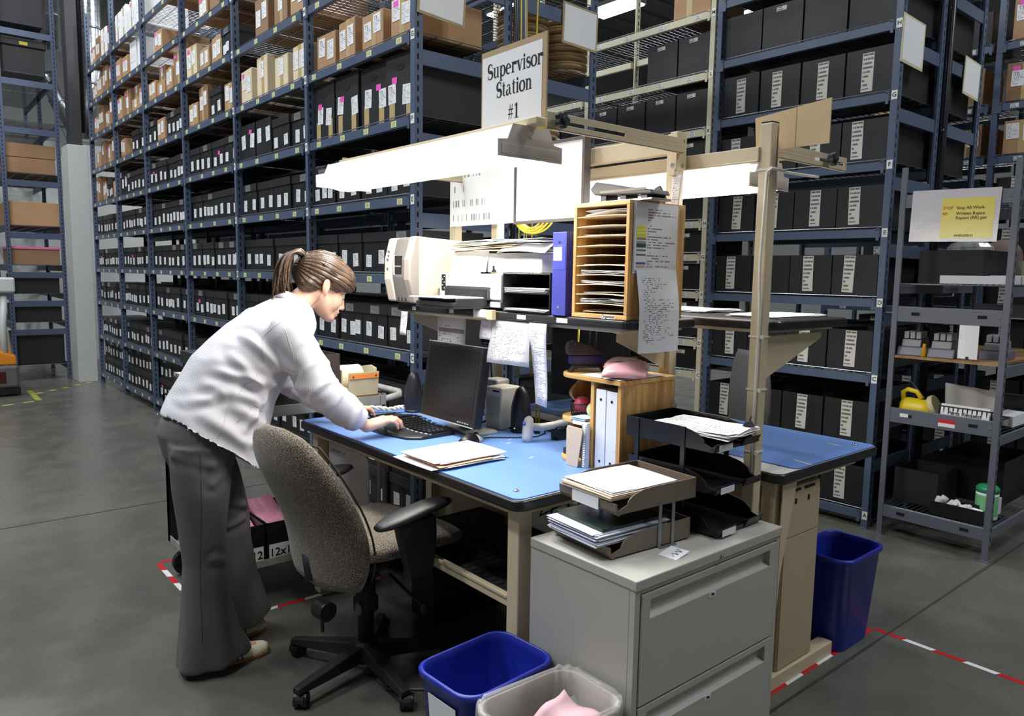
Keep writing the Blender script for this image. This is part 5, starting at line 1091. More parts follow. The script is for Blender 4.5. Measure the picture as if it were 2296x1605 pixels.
single('black_notebook', MB().box(0, 0.12, 0, 0.1, 0, 0.024), mat('black_cover', (40, 34, 34), 0.4, var=0.05), 'black notebook lying on the lowest curved shelf of the organizer', 'notebook', None, 0.004, loc=(1.892, 1.85, DZ + 0.0165))
t = thing('mesh_basket', 'round black mesh basket on the middle curved shelf', 'basket', (1.945, 1.905, DZ + 0.1615))
mb = MB()
for k in range(26):
    a = 2 * PI * k / 26
    for s_ in (-1, 1): mb.tube([(0.042 * math.cos(a), 0.042 * math.sin(a), 0.002), (0.045 * math.cos(a + s_ * 0.35), 0.045 * math.sin(a + s_ * 0.35), 0.045)], 0.0011, 4)
part('mesh', mb, BLACKP, t); part('rim', MB().tube([(0.046 * math.cos(a), 0.046 * math.sin(a), 0.046) for a in [2 * PI * q / 24 for q in range(25)]], 0.003, 6, cap=False), BLACKP, t, 0, True); part('base', MB().cyl((0, 0, 0), 0.043, 0.003, 24), BLACKP, t)
single('stress_ball', MB().sphere((0, 0, 0), 0.033, 24, 16), mat('pink_rubber', (222, 78, 116), 0.4, var=0.02), 'pink ball in the black mesh basket', 'ball', None, 0, True, loc=(1.945, 1.905, DZ + 0.1615 + 0.0375))
single('stress_ball', MB().sphere((0, 0, 0), 0.03, 24, 16), mat('pale_green_rubber', (206, 214, 160), 0.45, var=0.02), 'pale green ball beside the mesh basket on the curved shelf', 'ball', None, 0, True, loc=(1.935, 1.834, DZ + 0.1615 + 0.0305))
single('sticky_note_pad', paper_pile(MB(), -0.035, 0.035, -0.035, 0.035, 0.0002, 7, 3, t=0.001, spread=0.003), mat('pale_blue_note', (186, 214, 238), 0.6, var=0.01), 'pad of pale blue notes at the front of the middle curved shelf', 'note pad', None, loc=(1.895, 1.845, DZ + 0.1615))
# on top of the organizer
OT = DZ + H_ + 0.0003
single('paper_sheaf', paper_pile(MB(), 1.87, 2.10, 1.66, 1.84, OT, 3, 61, spread=0.014, wav=0.002), WHITE, 'white sheets under the pink packet on the oak organizer', 'papers')
def bag_mb(w, d, h, seed):
    r = random.Random(seed); rg = []
    for i in range(15):
        u = i / 14 * 2 - 1; ring = []
        for k in range(20):
            a = 2 * PI * k / 20; pr = (1 - abs(u) ** 3.2) ** 0.8; zz = h / 2 * pr * math.sin(a) * (1 + 0.25 * math.sin(5 * u + 3 * a)); yy = d / 2 * math.copysign(abs(math.cos(a)) ** 0.6, math.cos(a)) * (1 + 0.04 * math.sin(9 * u + a))
            ring.append((yy, u * w / 2, max(0, h * 0.42 * pr + 0.004 + zz) if zz < 0 else h * 0.42 * pr + 0.004 + zz))
        rg.append(ring)
    return MB().loft(rg)
t = thing('bubble_packet', 'pink antistatic bubble packet on top of the oak desktop organizer', 'packet', (1.985, 1.735, OT + 0.006), -0.9)
BAG = mat('pink_packet_film', (240, 176, 184), 0.22, var=0.12, scale=16, spec=0.8, bump=0.5, bscale=26)
part('bag', bag_mb(0.26, 0.15, 0.055, 4), BAG, t, 0, True); part('paper_slip', MB().sheet((-0.04, -0.07, 0.052), (0.075, 0, 0.0), (0, 0.12, 0), 0.0008, 4, 4, lambda a, b_: 0.003 * math.sin(a * 5 + b_ * 4)), mat('grey_slip', (190, 192, 190), 0.5, var=0.03), t)
t = thing('stapler', 'blue and black stapler standing on the curved end of the oak organizer', 'stapler', (1.955, 1.90, OT), -0.5)
NB = mat('stapler_blue', (40, 36, 96), 0.3, var=0.02)
part('foot', MB().prism([(-0.07, 0.0), (-0.06, 0.0), (-0.045, 0.016), (0.05, 0.016), (0.06, 0.0), (0.07, 0.0), (0.055, 0.026), (-0.05, 0.026)][::-1][::-1], -0.018, 0.018, 'y'), BLACKP, t, 0.002)
part('magazine', MB().prism([(-0.066, 0.03), (0.055, 0.03), (0.066, 0.05), (0.06, 0.062), (-0.066, 0.062)], -0.017, 0.017, 'y'), NB, t, 0.004); part('handle', MB().prism([(-0.075, 0.064), (0.06, 0.062), (0.066, 0.066), (0.0, 0.1), (-0.05, 0.115), (-0.075, 0.108), (-0.08, 0.085)], -0.019, 0.019, 'y'), mat('stapler_taupe', (58, 48, 46), 0.35, var=0.03), t, 0.007, seg=3)
# ------------------------------------------------------------------ rear bench: lit monitor, soap pump, cables, chair back
t = thing('computer_monitor', 'lit monitor showing a calendar on the rear bench behind the hanging list', 'monitor', (2.95, 2.65, BZ + 0.0029), 2.55)
mo = part('panel_housing', MB().box(0, 0.04, -0.24, 0.24, 0, 0.32), BEZ, t, 0.005, loc=(0, 0, 0.1))
em = print_mat('calendar_screen', paper=(226, 232, 224), ink=(120, 170, 120), rows=18, cols=12, fill=0.2, band=((0.62, 0.67), (0.3, 0.34)), bandcol=(150, 150, 148)); N, L, b = nodes_of(em); L.new(b.inputs['Base Color'].links[0].from_socket, b.inputs['Emission Color']); b.inputs['Emission Strength'].default_value = 0.9
part('screen', MB().sheet((-0.001, 0.225, 0.015), (0, -0.45, 0), (0, 0, 0.29), 0.0008), em, mo); part('foot', MB().box(-0.06, 0.12, -0.12, 0.12, 0, 0.012).box(0.04, 0.08, -0.03, 0.03, 0.012, 0.2), BEZ, t, 0.004)
t = thing('pump_bottle', 'black pump bottle with a white pump on the rear bench', 'bottle', (2.5, 2.12, BZ + 0.0029))
part('bottle', MB().lathe([(0.0, 0), (0.045, 0.0), (0.047, 0.01), (0.047, 0.19), (0.04, 0.21), (0.016, 0.222), (0.016, 0.235)], n=24), BLACKP, t, 0, True); part('collar', MB().cyl((0, 0, 0.235), 0.022, 0.03, 20), WHITE, t, 0.002); part('pump', MB().cyl((0, 0, 0.265), 0.008, 0.035, 12).box(-0.045, 0.012, -0.009, 0.009, 0.298, 0.31), WHITE, t, 0.002)
for k, (x, y, m_, lb) in enumerate(((2.22, 2.14, BLACKP, 'black cable hanging behind the printed list, left strand'), (2.225, 2.11, BLACKP, 'black cable hanging behind the printed list, right strand'), (2.22, 2.49, YC, 'yellow cable hanging beside the beige box speaker'), (2.225, 2.475, YC, 'second yellow cable hanging beside the beige box speaker'), (2.215, 2.2, YC, 'yellow cable dropping behind the barcode scanner'), (2.2, 2.78, BLACKP, 'black cable hanging beside the calendar print'))):
    single('hanging_cable', MB().tube([(x, y, 1.6 if m_ is YC and k < 4 else 1.34), (x + 0.006, y + 0.012, 1.2), (x - 0.002, y - 0.012, 1.05), (x + 0.005, y - 0.02, 0.9), (x + 0.004, y - 0.02, 0.55)], 0.0042, 6), m_, lb, 'cable', None, 0, True)
t = thing('office_chair', 'dark office chair behind the rear bench, only its back showing', 'chair', (3.38, 2.12, 0), 2.6)
CHF = mat('dark_grey_upholstery', (60, 58, 60), 0.9, var=0.1, scale=200)
part('backrest', MB().loft([[(0.03 * math.sin(a) * (1 - .4 * v * v), 0.225 * math.cos(a) * (1 - 0.35 * max(0, v) ** 3) * (1 - .25 * max(0, -v) ** 2), 0.84 + 0.28 * v) for a in [2 * PI * q / 20 for q in range(20)]] for v in (-1, -0.8, -0.4, 0, 0.4, 0.7, 0.9, 1.0)]), CHF, t, 0, True)
part('seat', MB().prism(rrect(0.05, 0.5, -0.24, 0.24, 0.1), 0.43, 0.51), CHF, t, 0.02, seg=3); part('spine', MB().tube([(0.0, 0, 0.6), (0.0, 0, 0.42), (0.2, 0, 0.4)], 0.02, 8), BLACKP, t, 0, True); part('column', MB().cyl((0.27, 0, 0.07), 0.025, 0.36, 12), BLACKP, t)
for k in range(5):
    a = 2 * PI * k / 5; part('base_arm', MB().tube([(0.27, 0, 0.1), (0.27 + 0.3 * math.cos(a), 0.3 * math.sin(a), 0.065)], [0.025, 0.016], 8), BLACKP, t, 0, True); part('caster', MB().cyl((0.27 + 0.3 * math.cos(a), 0.3 * math.sin(a) - 0.02, 0.028), 0.028, 0.04, 14, 'y'), BLACKP, t)
t = thing('computer_monitor', 'grey monitor back standing on the rear bench behind the beige speaker', 'monitor', (2.58, 2.5, BZ + 0.0029), 0.4)
part('panel_housing', MB().box(0, 0.05, -0.2, 0.2, 0.08, 0.42), BEZ, t, 0.02, seg=3); part('foot', MB().box(-0.1, 0.1, -0.11, 0.11, 0, 0.015).box(-0.03, 0.0, -0.04, 0.04, 0.015, 0.2), SIL, t, 0.004)
t = thing('desk_phone', 'grey telephone on the rear bench behind the scanner', 'phone', (2.62, 2.1, BZ + 0.003), 0.6); part('body', MB().prism([(-0.09, 0), (0.09, 0), (0.09, 0.075), (-0.09, 0.02)], -0.08, 0.08, 'y'), SIL, t, 0.01); part('handset', MB().tube([(-0.07, -0.055, 0.05), (-0.05, -0.055, 0.06), (0.06, -0.055, 0.09), (0.08, -0.055, 0.09)], [0.024, 0.018, 0.018, 0.025], 10), PGY, t, 0, True)
# ------------------------------------------------------------------ lateral file cabinet
CABM = mat('file_cabinet_grey', (176, 174, 166), 0.42, var=0.015, scale=5, bump=0.04, bscale=500)
FX0, FX1, FY0, FY1 = 1.452, 2.152, 1.212, 1.625
t = thing('file_cabinet', 'grey two drawer lateral file cabinet carrying the letter trays', 'file cabinet', (FX0, FY0, 0))
w, d = FX1 - FX0, FY1 - FY0
part('body', MB().box(0, w, 0.02, d, 0.0, 0.68).box(0, 0.02, 0.0, 0.02, 0, 0.68).box(w - 0.02, w, 0.0, 0.02, 0, 0.68).box(0.02, w - 0.02, 0.0, 0.02, 0.668, 0.68).box(0.02, w - 0.02, 0.006, 0.02, 0, 0.03), CABM, t, 0.002)
part('top', MB().box(-0.003, w + 0.003, -0.006, d, 0.68, 0.71), CABM, t, 0.004, seg=3)
for z0, z1 in ((0.352, 0.664), (0.034, 0.346)):
    mb = MB(); a, b2 = 0.024, w - 0.024; ha, hb, hz0, hz1 = a + 0.035, b2 - 0.035, z1 - 0.072, z1 - 0.02
    mb.box(a, b2, -0.003, 0.018, z0, hz0); mb.box(a, b2, -0.003, 0.018, hz1, z1); mb.box(a, ha, -0.003, 0.018, hz0, hz1); mb.box(hb, b2, -0.003, 0.018, hz0, hz1)
    dr = part('drawer', mb, CABM, t, 0.0015)
    part('recessed_pull', MB().prism([(-0.002, hz0), (0.0165, hz0 + 0.012), (0.0165, hz1), (0.0175, hz1), (0.0175, hz0)], ha, hb, 'x'), CABM, dr)
    lb = part('file_label', MB().box(0.325, 0.353, -0.0042, -0.003, z1 - 0.088, z1 - 0.074), WHITE, dr); text_part('File', 0.0125, INK, lb, (0.339, -0.0045, z1 - 0.081), FACE_NY, bold=0.0003)
part('lock', MB().cyl((0.372, -0.009, 0.69), 0.0085, 0.006, 16, 'y').cyl((0.372, -0.0105, 0.69), 0.006, 0.003, 12, 'y'), CHROME, t)
CT = 0.7102
# brown two tier letter tray
TB = mat('taupe_tray_plastic', (116, 102, 90), 0.38, var=0.02)
def letter_tray(parent, name, m, x0, y0, z, L_, W_, h, front, label=None):
    # open front towards -x; sides fall in a curve towards the front
    side = [(0.0, 0.0), (L_, 0.0), (L_, h), (L_ * 0.42, h)] + [(L_ * 0.42 - L_ * 0.34 * math.sin(a), h - (h - 0.02) * (1 - math.cos(a)) * 0.9) for a in [PI / 2 * k / 8 for k in range(1, 9)]] + [(-0.012, 0.012), (-0.012, 0.006)]
    mb = MB(); mb.M = Matrix.Translation((x0, y0, z))
    mb.prism(side, -W_ / 2, -W_ / 2 + 0.004, 'y'); mb.prism(side, W_ / 2 - 0.004, W_ / 2, 'y'); mb.box(L_ - 0.004, L_, -W_ / 2, W_ / 2, 0, h); mb.box(0.0, L_, -W_ / 2, W_ / 2, 0, 0.003)
    if front == 'lip': mb.prism([(0.0, 0.0), (0.0, 0.003), (-0.012, 0.012), (-0.014, 0.032), (-0.02, 0.034), (-0.018, 0.01), (-0.008, -0.003)][::-1], -W_ / 2, W_ / 2, 'y')
    else:
        for ya, yb in ((-W_ / 2, -0.035), (0.035, W_ / 2)): mb.prism([(0.02, 0.003), (-0.014, 0.028), (-0.018, 0.028), (-0.005, 0.0), (0.02, 0.0)], ya, yb, 'y')
        mb.prism([(0.02, 0.003), (0.0, 0.012), (-0.004, 0.012), (-0.003, 0.0), (0.02, 0.0)], -0.035, 0.035, 'y')
    o = part(name, mb, m, parent, 0.0012)
    if label == 'band': part('paper_band', MB().box(-0.0225, -0.0205, -0.055, 0.06, 0.0, 0.034).box(-0.021, 0.0, -0.055, 0.06, 0.0335, 0.036), WHITE, o, loc=(x0, y0, z))
    elif label: part('label_strip', MB().box(-0.0195, -0.0185, W_ / 2 - 0.085, W_ / 2 - 0.012, 0.004, 0.024), print_mat('hand_label', paper=(224, 226, 232), ink=(120, 120, 150), rows=2, cols=5, fill=0.6), o, loc=(x0, y0, z))
    return o
t = thing('letter_tray', 'taupe two tier letter tray full of papers at the front corner of the cabinet', 'letter tray', (1.525, 1.47, CT), -0.08)
letter_tray(t, 'lower_tray', TB, 0, 0, 0.004, 0.31, 0.25, 0.062, 'lip'); letter_tray(t, 'upper_tray', TB, 0.02, 0.0, 0.125, 0.31, 0.25, 0.062, 'lip', 'band')
for x in (0.17, 0.225):
    for s_ in (-1, 1): part('metal_riser', MB().box(x, x + 0.012, s_ * 0.127 - 0.001, s_ * 0.127 + 0.001, 0.0, 0.128).box(x, x + 0.012, min(s_ * 0.128, s_ * 0.112), max(s_ * 0.128, s_ * 0.112), 0.123, 0.1245), STEEL, t)
part('riser_foot', MB().box(0.17, 0.237, -0.14, -0.126, 0.0, 0.003), STEEL, t)
def local_pile(label, m, x0, x1, y0, y1, z, n, seed, tt=0.0012, spread=0.008, wav=0.003, name='paper_stack', root=t, cat='papers'):
    return single(name, paper_pile(MB(), x0, x1, y0, y1, z, n, seed, t=tt, spread=spread, wav=wav), m, label, cat, None, 0, loc=root.location, rot=(0, 0, root.rotation_euler.z))
BLW = mat('bluish_white_paper', (214, 218, 232), 0.6, var=0.02)
local_pile('white papers filling the lower taupe letter tray', BLW, -0.05, 0.23, -0.105, 0.105, 0.0395, 20, 31, 0.0012, 0.008, 0.001)
single('magazine', MB().box(-0.115, 0.13, -0.105, 0.105, 0, 0.008), mat('dark_green_cover', (38, 52, 46), 0.25, var=0.5, scale=14), 'dark green covered booklet on the papers in the lower taupe tray', 'booklet', None, 0.001, loc=(1.525 + 0.098, 1.47, CT + 0.0735), rot=(0, 0, -0.1))
local_pile('tan folders in the upper taupe letter tray', mat('tan_folder', (226, 206, 184), 0.6, var=0.03), -0.005, 0.27, -0.108, 0.108, 0.161, 7, 33, 0.0016, 0.004, 0.002, 'folder_stack')
local_pile('white paper lying on the folders in the upper taupe tray', WHITE, 0.01, 0.27, -0.105, 0.105, 0.1775, 3, 35, 0.0008, 0.006, 0.003)
t = thing('folded_card', 'small folded white card with handwriting lying beside the taupe tray', 'card', (1.645, 1.265, CT), 0.1); part('card', MB().box(0, 0.075, -0.03, 0.03, 0, 0.001).prism([(0, 0.001), (0.075, 0.001), (0.07, 0.009), (0.068, 0.009)], -0.03, 0.03, 'y'), WHITE, t)
part('scribble', MB().box(0.02, 0.06, -0.0305, -0.03, 0.003, 0.0035).tube([(0.012, -0.015, 0.004), (0.025, 0.0, 0.006), (0.03, -0.018, 0.0062), (0.042, 0.0, 0.0078), (0.05, -0.018, 0.0085), (0.058, 0.004, 0.0095)], 0.0008, 4), INK, t)
# black three tier letter tray, open towards -Y
TK = mat('black_tray_plastic', (22, 22, 25), 0.3, var=0.02)
t = thing('letter_tray', 'black three tier letter tray behind the taupe tray on the cabinet', 'letter tray', (2.005, 1.275, CT), PI / 2 + 0.03)
for k in range(3): letter_tray(t, 'tray', TK, 0.012 * k, 0, 0.004 + k * 0.128, 0.33, 0.25, 0.066, 'notch', 'hand')
for x in (0.12, 0.3):
    for s_ in (-1, 1): part('support_post', MB().box(x, x + 0.016, s_ * 0.124 - 0.004, s_ * 0.124 + 0.004, 0.06, 0.325), TK, t, 0.001)
single('paper_stack', paper_pile(MB(), -0.098, 0.098, -0.16, 0.12, 0, 7, 51, t=0.001, spread=0.008, wav=0.012), print_mat('typed_paper', paper=(222, 222, 224), ink=(90, 90, 94), rows=30, cols=9, fill=0.5, seed=4), 'clipped papers curling out of the top black letter tray', 'papers', None, loc=(2.0, 1.43, CT + 0.296), rot=(0, 0, 0.1))
single('binder_clip', MB().prism([(-0.016, 0), (0.016, 0), (0.003, 0.016), (-0.003, 0.016)], -0.012, 0.012, 'x').tube([(0, 0.0, 0.014), (0.012, 0.0, 0.03)], 0.003, 6), INK, 'black binder clip on the papers in the top black tray', 'clip', None, loc=(2.08, 1.3, CT + 0.318))
# ------------------------------------------------------------------ bins
BINB = mat('blue_bin_plastic', (28, 44, 150), 0.38, var=0.02, bump=0.06, bscale=500); BING = mat('grey_bin_plastic', (176, 166, 158), 0.45, var=0.02)
def bin_mb(w, d, h, tp=0.82, t=0.003, r=0.06, lip=0.012):
    def ring(s_, z, off=0.0): return [(x, y, z) for x, y in rrect(-w / 2 * s_ - off, w / 2 * s_ + off, -d / 2 * s_ - off, d / 2 * s_ + off, r * s_)]
    mb = MB(); mb.loft([ring(tp, 0.0), ring(tp + 0.005, 0.004), ring(0.985, h - 0.025), ring(0.985, h - 0.022, lip * 0.6), ring(1.0, h - 0.006, lip * 0.6), ring(1.0, h), ring(0.97, h - 0.004), ring(0.965, h - 0.03), ring(tp - 0.01, 0.005)])
    return mb
t = thing('recycling_bin', 'blue recycling bin on the floor in front of the file cabinet side', 'bin', (1.265, 1.6, 0), 0.06); part('shell', bin_mb(0.335, 0.245, 0.39), BINB, t, 0, True)
part('white_panel', MB().box(-0.001, 0.0, -0.06, 0.06, -0.11, 0.11), WHITE, t, loc=(-0.1565, -0.005, 0.225), rot=(0, -0.083, 0))
t = thing('waste_bin', 'grey waste bin lined with a clear bag, nearest the viewer', 'bin', (1.262, 1.325, 0), -0.03); part('shell', bin_mb(0.33, 0.235, 0.39), BING, t, 0, True)
FILM = mat('clear_bag_film', (226, 224, 222), 0.18, var=0.0, alpha=0.28, bump=0.9, bscale=30, spec=0.8)
mb = MB(); rg = []
for z, s_ in ((0.36, 1.055), (0.392, 1.06), (0.399, 1.04), (0.393, 0.955), (0.3, 0.93), (0.2, 0.86), (0.1, 0.8), (0.03, 0.7)):
    ring = []
    for k, (x, y) in enumerate(rrect(-0.165 * s_, 0.165 * s_, -0.1175 * s_, 0.1175 * s_, 0.055, 14)):
        q = 1 + 0.02 * math.sin(k * 2.1) * (1 if z < 0.385 else 0.2); ring.append((x * q, y * q, z + 0.004 * math.sin(k * 1.3)))
    rg.append(ring)
part('liner_bag', MB().loft(rg, cap=False), FILM, t, 0, True)
single('pink_tissue', MB().sheet((0, 0, 0), (0.2, 0.02, 0.04), (-0.02, 0.13, 0.02), 0.002, 10, 8, lambda a, b_: 0.012 * math.sin(a * 9 + b_ * 3) + 0.01 * math.sin(b_ * 7)), mat('pink_paper', (226, 186, 196), 0.7, var=0.05), 'crumpled pink paper inside the grey waste bin', 'paper', None, 0, True, loc=(1.2, 1.235, 0.285), rot=(0.1, 0.0, 0.05))
single('green_note', MB().sheet((0, 0, 0), (0.07, -0.02, 0.03), (0.01, 0.04, 0.05), 0.001, 4, 4, lambda a, b_: 0.006 * math.sin(a * 4)), mat('green_paper', (178, 206, 170), 0.6, var=0.03), 'folded pale green note inside the grey waste bin', 'paper', None, 0, loc=(1.35, 1.37, 0.25))
single('white_crumple', MB().sphere((0, 0, 0), 0.05, 10, 7, (1.2, 1, 0.7)), WHITE, 'crumpled white paper at the bottom of the grey waste bin', 'paper', None, 0, loc=(1.24, 1.3, 0.06))
t = thing('recycling_bin', 'blue recycling bin standing at the far bench pedestal', 'bin', (2.98, 1.415, 0), 0.02); part('shell', bin_mb(0.34, 0.24, 0.4, 0.78), BINB, t, 0, True)
# pedestal under the rear bench
t = thing('drawer_pedestal', 'beige drawer pedestal under the rear bench beside the blue bin', 'pedestal', (2.43, 1.352, 0.0565)); PDB = mat('pedestal_beige', (186, 166, 136), 0.4, var=0.02)
part('body', MB().box(0, 0.245, 0.004, 0.5, 0, 0.69), PDB, t, 0.002); part('front_panel', MB().box(0.004, 0.241, 0.0, 0.004, 0.004, 0.5).box(0.004, 0.241, 0.0, 0.004, 0.504, 0.66), PDB, t, 0.001)
for x in (0.06, 0.15): part('cut_out', MB().box(x, x + 0.014, -0.001, 0.0, 0.625, 0.645), DARKHOLE, t)
part('hinge_strip', MB().box(0.03, 0.1, -0.0005, 0.002, 0.672, 0.68).box(0.13, 0.2, -0.0005, 0.002, 0.672, 0.68), DARKHOLE, t)
# ------------------------------------------------------------------ task chair
FAB = mat('speckled_chair_fabric', (96, 86, 74), 0.95, var=0, sheen=0.2); N, L, b = nodes_of(FAB)
tc = N.new('ShaderNodeTexCoord'); vo = N.new('ShaderNodeTexVoronoi'); vo.feature = 'DISTANCE_TO_EDGE'; vo.inputs['Scale'].default_value = 165; L.new(tc.outputs['Object'], vo.inputs['Vector'])
cr = N.new('ShaderNodeValToRGB'); cr.color_ramp.elements[0].position = 0.06; cr.color_ramp.elements[0].color = lin((132, 120, 104)); cr.color_ramp.elements[1].position = 0.2; cr.color_ramp.elements[1].color = lin((44, 39, 34)); L.new(vo.outputs['Distance'], cr.inputs[0]); L.new(cr.outputs[0], b.inputs['Base Color'])
t = thing('office_chair', 'speckled brown swivel chair with black armrests standing at the desk edge', 'chair', (1.31, 2.385, 0), 0.1)
CT_ = t
def pad(u_, w, th, sq=0.55):   # superellipse ring in (side, thickness)
    return [(math.copysign(abs(math.cos(a)) ** sq, math.cos(a)) * w, math.copysign(abs(math.sin(a)) ** 0.8, math.sin(a)) * th) for a in [2 * PI * k / 32 for k in range(32)]]
rg = []
for k in range(23):
    u = k / 22; z = 0.40 + 0.585 * u; w = 0.235 * (1 - (abs(u - 0.42) / 0.62) ** 3.2 * 0.62); th = 0.052 * (1 - (2 * abs(u - 0.5)) ** 5 * 0.75); e_ = 1 if 0 < k < 22 else 0.55
    cx = -0.205 - 0.13 * u ** 1.2 + 0.03 * math.sin(u * PI * 1.6)
    rg.append([(cx + p[1] * e_ + 0.05 * (p[0] / 0.235) ** 2, p[0] * e_, z + p[1] * 0.25) for p in pad(0, w, th)])
part('backrest', MB().loft(rg), FAB, t, 0, True)
mb = MB(); mb.tube([(r_[0][0] * 0 + (sum(p[0] for p in r_) / 32) + 0.048, 0.237 * (1 - (abs(k / 22 - 0.42) / 0.62) ** 3.2 * 0.62) * s_ * 1.0, r_[0][2]) for s_, it in ((-1, list(enumerate(rg))[2:21]), (1, list(enumerate(rg))[2:21][::-1])) for k, r_ in it], 0.004, 6, cap=False)
part('piping', mb, mat('chair_piping', (52, 46, 40), 0.9, var=0.1), t, 0, True)
rg = []
for k in range(19):
    u = k / 18; x = -0.215 + 0.545 * u; w = 0.255 * (1 - (2 * abs(u - 0.5)) ** 4.5 * 0.35); th = 0.042 * (1 - (2 * abs(u - 0.5)) ** 6 * 0.6); zc = 0.533 - 0.035 * max(0, (u - 0.6) / 0.4) ** 2 + 0.01 * (1 - u)
    rg.append([(x, p[0] * (1 if 0 < k < 18 else 0.8), zc + p[1]) for p in pad(0, w, th, 0.5)])
part('seat', MB().loft(rg), FAB, t, 0, True)
part('seat_pan', MB().prism(rrect(-0.2, 0.12, -0.2, 0.2, 0.08), 0.47, 0.495), BLACKM, t, 0.006)
part('tilt_mechanism', MB().box(-0.19, 0.1, -0.07, 0.07, 0.40, 0.472), BLACKM, t, 0.015)
part('back_bar', MB().tube([(-0.12, 0, 0.435), (-0.2, 0, 0.42), (-0.225, 0, 0.44), (-0.235, 0, 0.52)], 0.024, 10), BLACKM, t, 0, True)
part('tension_knob', MB().cyl((-0.215, -0.09, 0.33), 0.035, 0.06, 16, 'y').tube([(-0.225, -0.06, 0.32), (-0.22, -0.06, 0.25)], 0.007, 6), BLACKP, t, 0.004)
for a, b2 in (((0.05, -0.08, 0.39), (0.09, -0.24, 0.3)), ((0.02, 0.1, 0.39), (0.05, 0.22, 0.34))): part('lever', MB().tube([a, tuple((np.array(a) + np.array(b2)) / 2 + np.array((0, 0, -0.005))), b2], [0.006, 0.006, 0.005], 8).sphere(b2, 0.022, 10, 8, (1, 0.6, 1.4)), BLACKP, t, 0, True)
part('gas_column', MB().lathe([(0.03, 0.09), (0.03, 0.24), (0.046, 0.245), (0.046, 0.29), (0.036, 0.3), (0.036, 0.41)], n=20), BLACKM, t, 0, True)
part('column_badge', MB().sphere((-0.046, -0.02, 0.265), 0.02, 10, 8, (0.5, 1, 1.3)), PGY, t, 0, True)
part('hub', MB().lathe([(0.06, 0.055), (0.062, 0.08), (0.045, 0.115), (0.034, 0.125)], n=20), BLACKM, t, 0, True)
for k in range(5):
    a = math.radians(-100 + 72 * k) ; c, s_ = math.cos(a), math.sin(a); R_ = 0.31
    def P_(r_, wy, z): return (r_ * c - wy * s_, r_ * s_ + wy * c, z)
    part('base_arm', MB().loft([[P_(r_, wy * q, z) for q, z in ((-1, z0), (1, z0), (0.75, z1), (-0.75, z1))] for r_, wy, z0, z1 in ((0.04, 0.034, 0.06, 0.115), (0.16, 0.028, 0.058, 0.098), (0.28, 0.023, 0.056, 0.082), (R_ + 0.012, 0.02, 0.056, 0.076))]), BLACKM, t, 0.004)
    cs = part('caster', MB().cyl((0, -0.024, 0), 0.027, 0.02, 16, 'y').cyl((0, 0.004, 0), 0.027, 0.02, 16, 'y'), BLACKP, t, 0.003, loc=(R_ * c + 0.01, R_ * s_, 0.0275), rot=(0, 0, a * 3.1))
    part('caster_hood', MB().prism([(0.03 * math.cos(q), 0.03 * math.sin(q)) for q in [PI * j / 8 for j in range(9)]], -0.014, 0.014, 'y').cyl((0, 0, 0.02), 0.007, 0.02, 8), BLACKM, cs)
for s_ in (-1, 1):
    y = s_ * 0.295
    part('arm_upright', MB().loft([[(x0_, y - 0.018, z), (x1_, y - 0.018, z), (x1_, y + 0.018, z), (x0_, y + 0.018, z)] for x0_, x1_, z in ((-0.035, 0.06, 0.455), (-0.04, 0.075, 0.5), (-0.07, 0.085, 0.6), (-0.085, 0.08, 0.665))]), BLACKM, t, 0.008)
    part('arm_bracket', MB().box(-0.03, 0.05, min(y, y - s_ * 0.12), max(y, y - s_ * 0.12), 0.455, 0.472), BLACKM, t, 0.004)
    rg = []
    for k in range(17):
        u = k / 16; x = -0.15 + 0.29 * u; e_ = (1 - (2 * abs(u - 0.5)) ** 4 * 0.55); wv = 0.045 * e_
        zc = 0.692 - 0.012 * math.cos(u * PI * 1.0) - 0.02 * (1 - u) ** 3 - s_ * 0.0
        rg.append([(x, y + s_ * 0.02 * (u - .5) + q[0], zc + q[1]) for q in pad(0, wv, 0.019 * e_, 0.85)])
    part('armrest_pad', MB().loft(rg), mat('armrest_rubber', (38, 37, 38), 0.42, var=0.05, bump=0.15, bscale=400), t, 0, True)
# ------------------------------------------------------------------ under the desk
t = thing('hanging_sign', 'white plastic side panel hanging under the desk beside the chair arm', 'panel', (1.50, 2.70, 0.43))
part('sheet', MB().prism([(0.0, 0.0), (0.36, 0.0), (0.36, 0.30), (0.03, 0.30), (0.008, 0.29), (0.0, 0.265)], 0, 0.006, 'x'), mat('white_panel_plastic', (196, 196, 192), 0.5, var=0.02), t); part('caption', MB().sheet((-0.0008, 0.33, 0.262), (0, -0.12, 0), (0, 0, 0.016), 0.0004), print_mat('caption_print', paper=(196, 196, 192), ink=(50, 50, 52), rows=1, cols=8, fill=0.7, margin=0.02, top=0.98), t)
t = thing('computer_tower', 'dark computer tower standing under the desk behind the foot shelf', 'computer', (1.69, 2.5, 0.0)); part('case', MB().box(0, 0.38, 0, 0.17, 0.02, 0.42), BLACKM, t, 0.006); part('foot_bar', MB().box(0.02, 0.36, 0.02, 0.15, 0.0, 0.02), BLACKP, t)
t = thing('power_plug', 'grey power plug on its cord lying on the floor below the desk', 'plug', (1.62, 2.02, 0)); part('plug', MB().box(-0.035, 0.035, -0.025, 0.025, 0.0, 0.035), PGY, t, 0.006, rot=(0, 0, 0.5))
mb = MB(); 
for k in range(6): mb.box(-0.03 + k * 0.01, -0.026 + k * 0.01, -0.026, 0.026, 0.0345, 0.037)
part('grip_ribs', mb, SIL, t, rot=(0, 0, 0.5)); part('cord', MB().tube([(-0.03, 0.02, 0.018), (-0.1, 0.07, 0.012), (-0.2, 0.1, 0.006), (-0.32, 0.2, 0.006), (-0.2, 0.4, 0.006), (0.05, 0.5, 0.006)], 0.005, 6), PGY, t, 0, True)
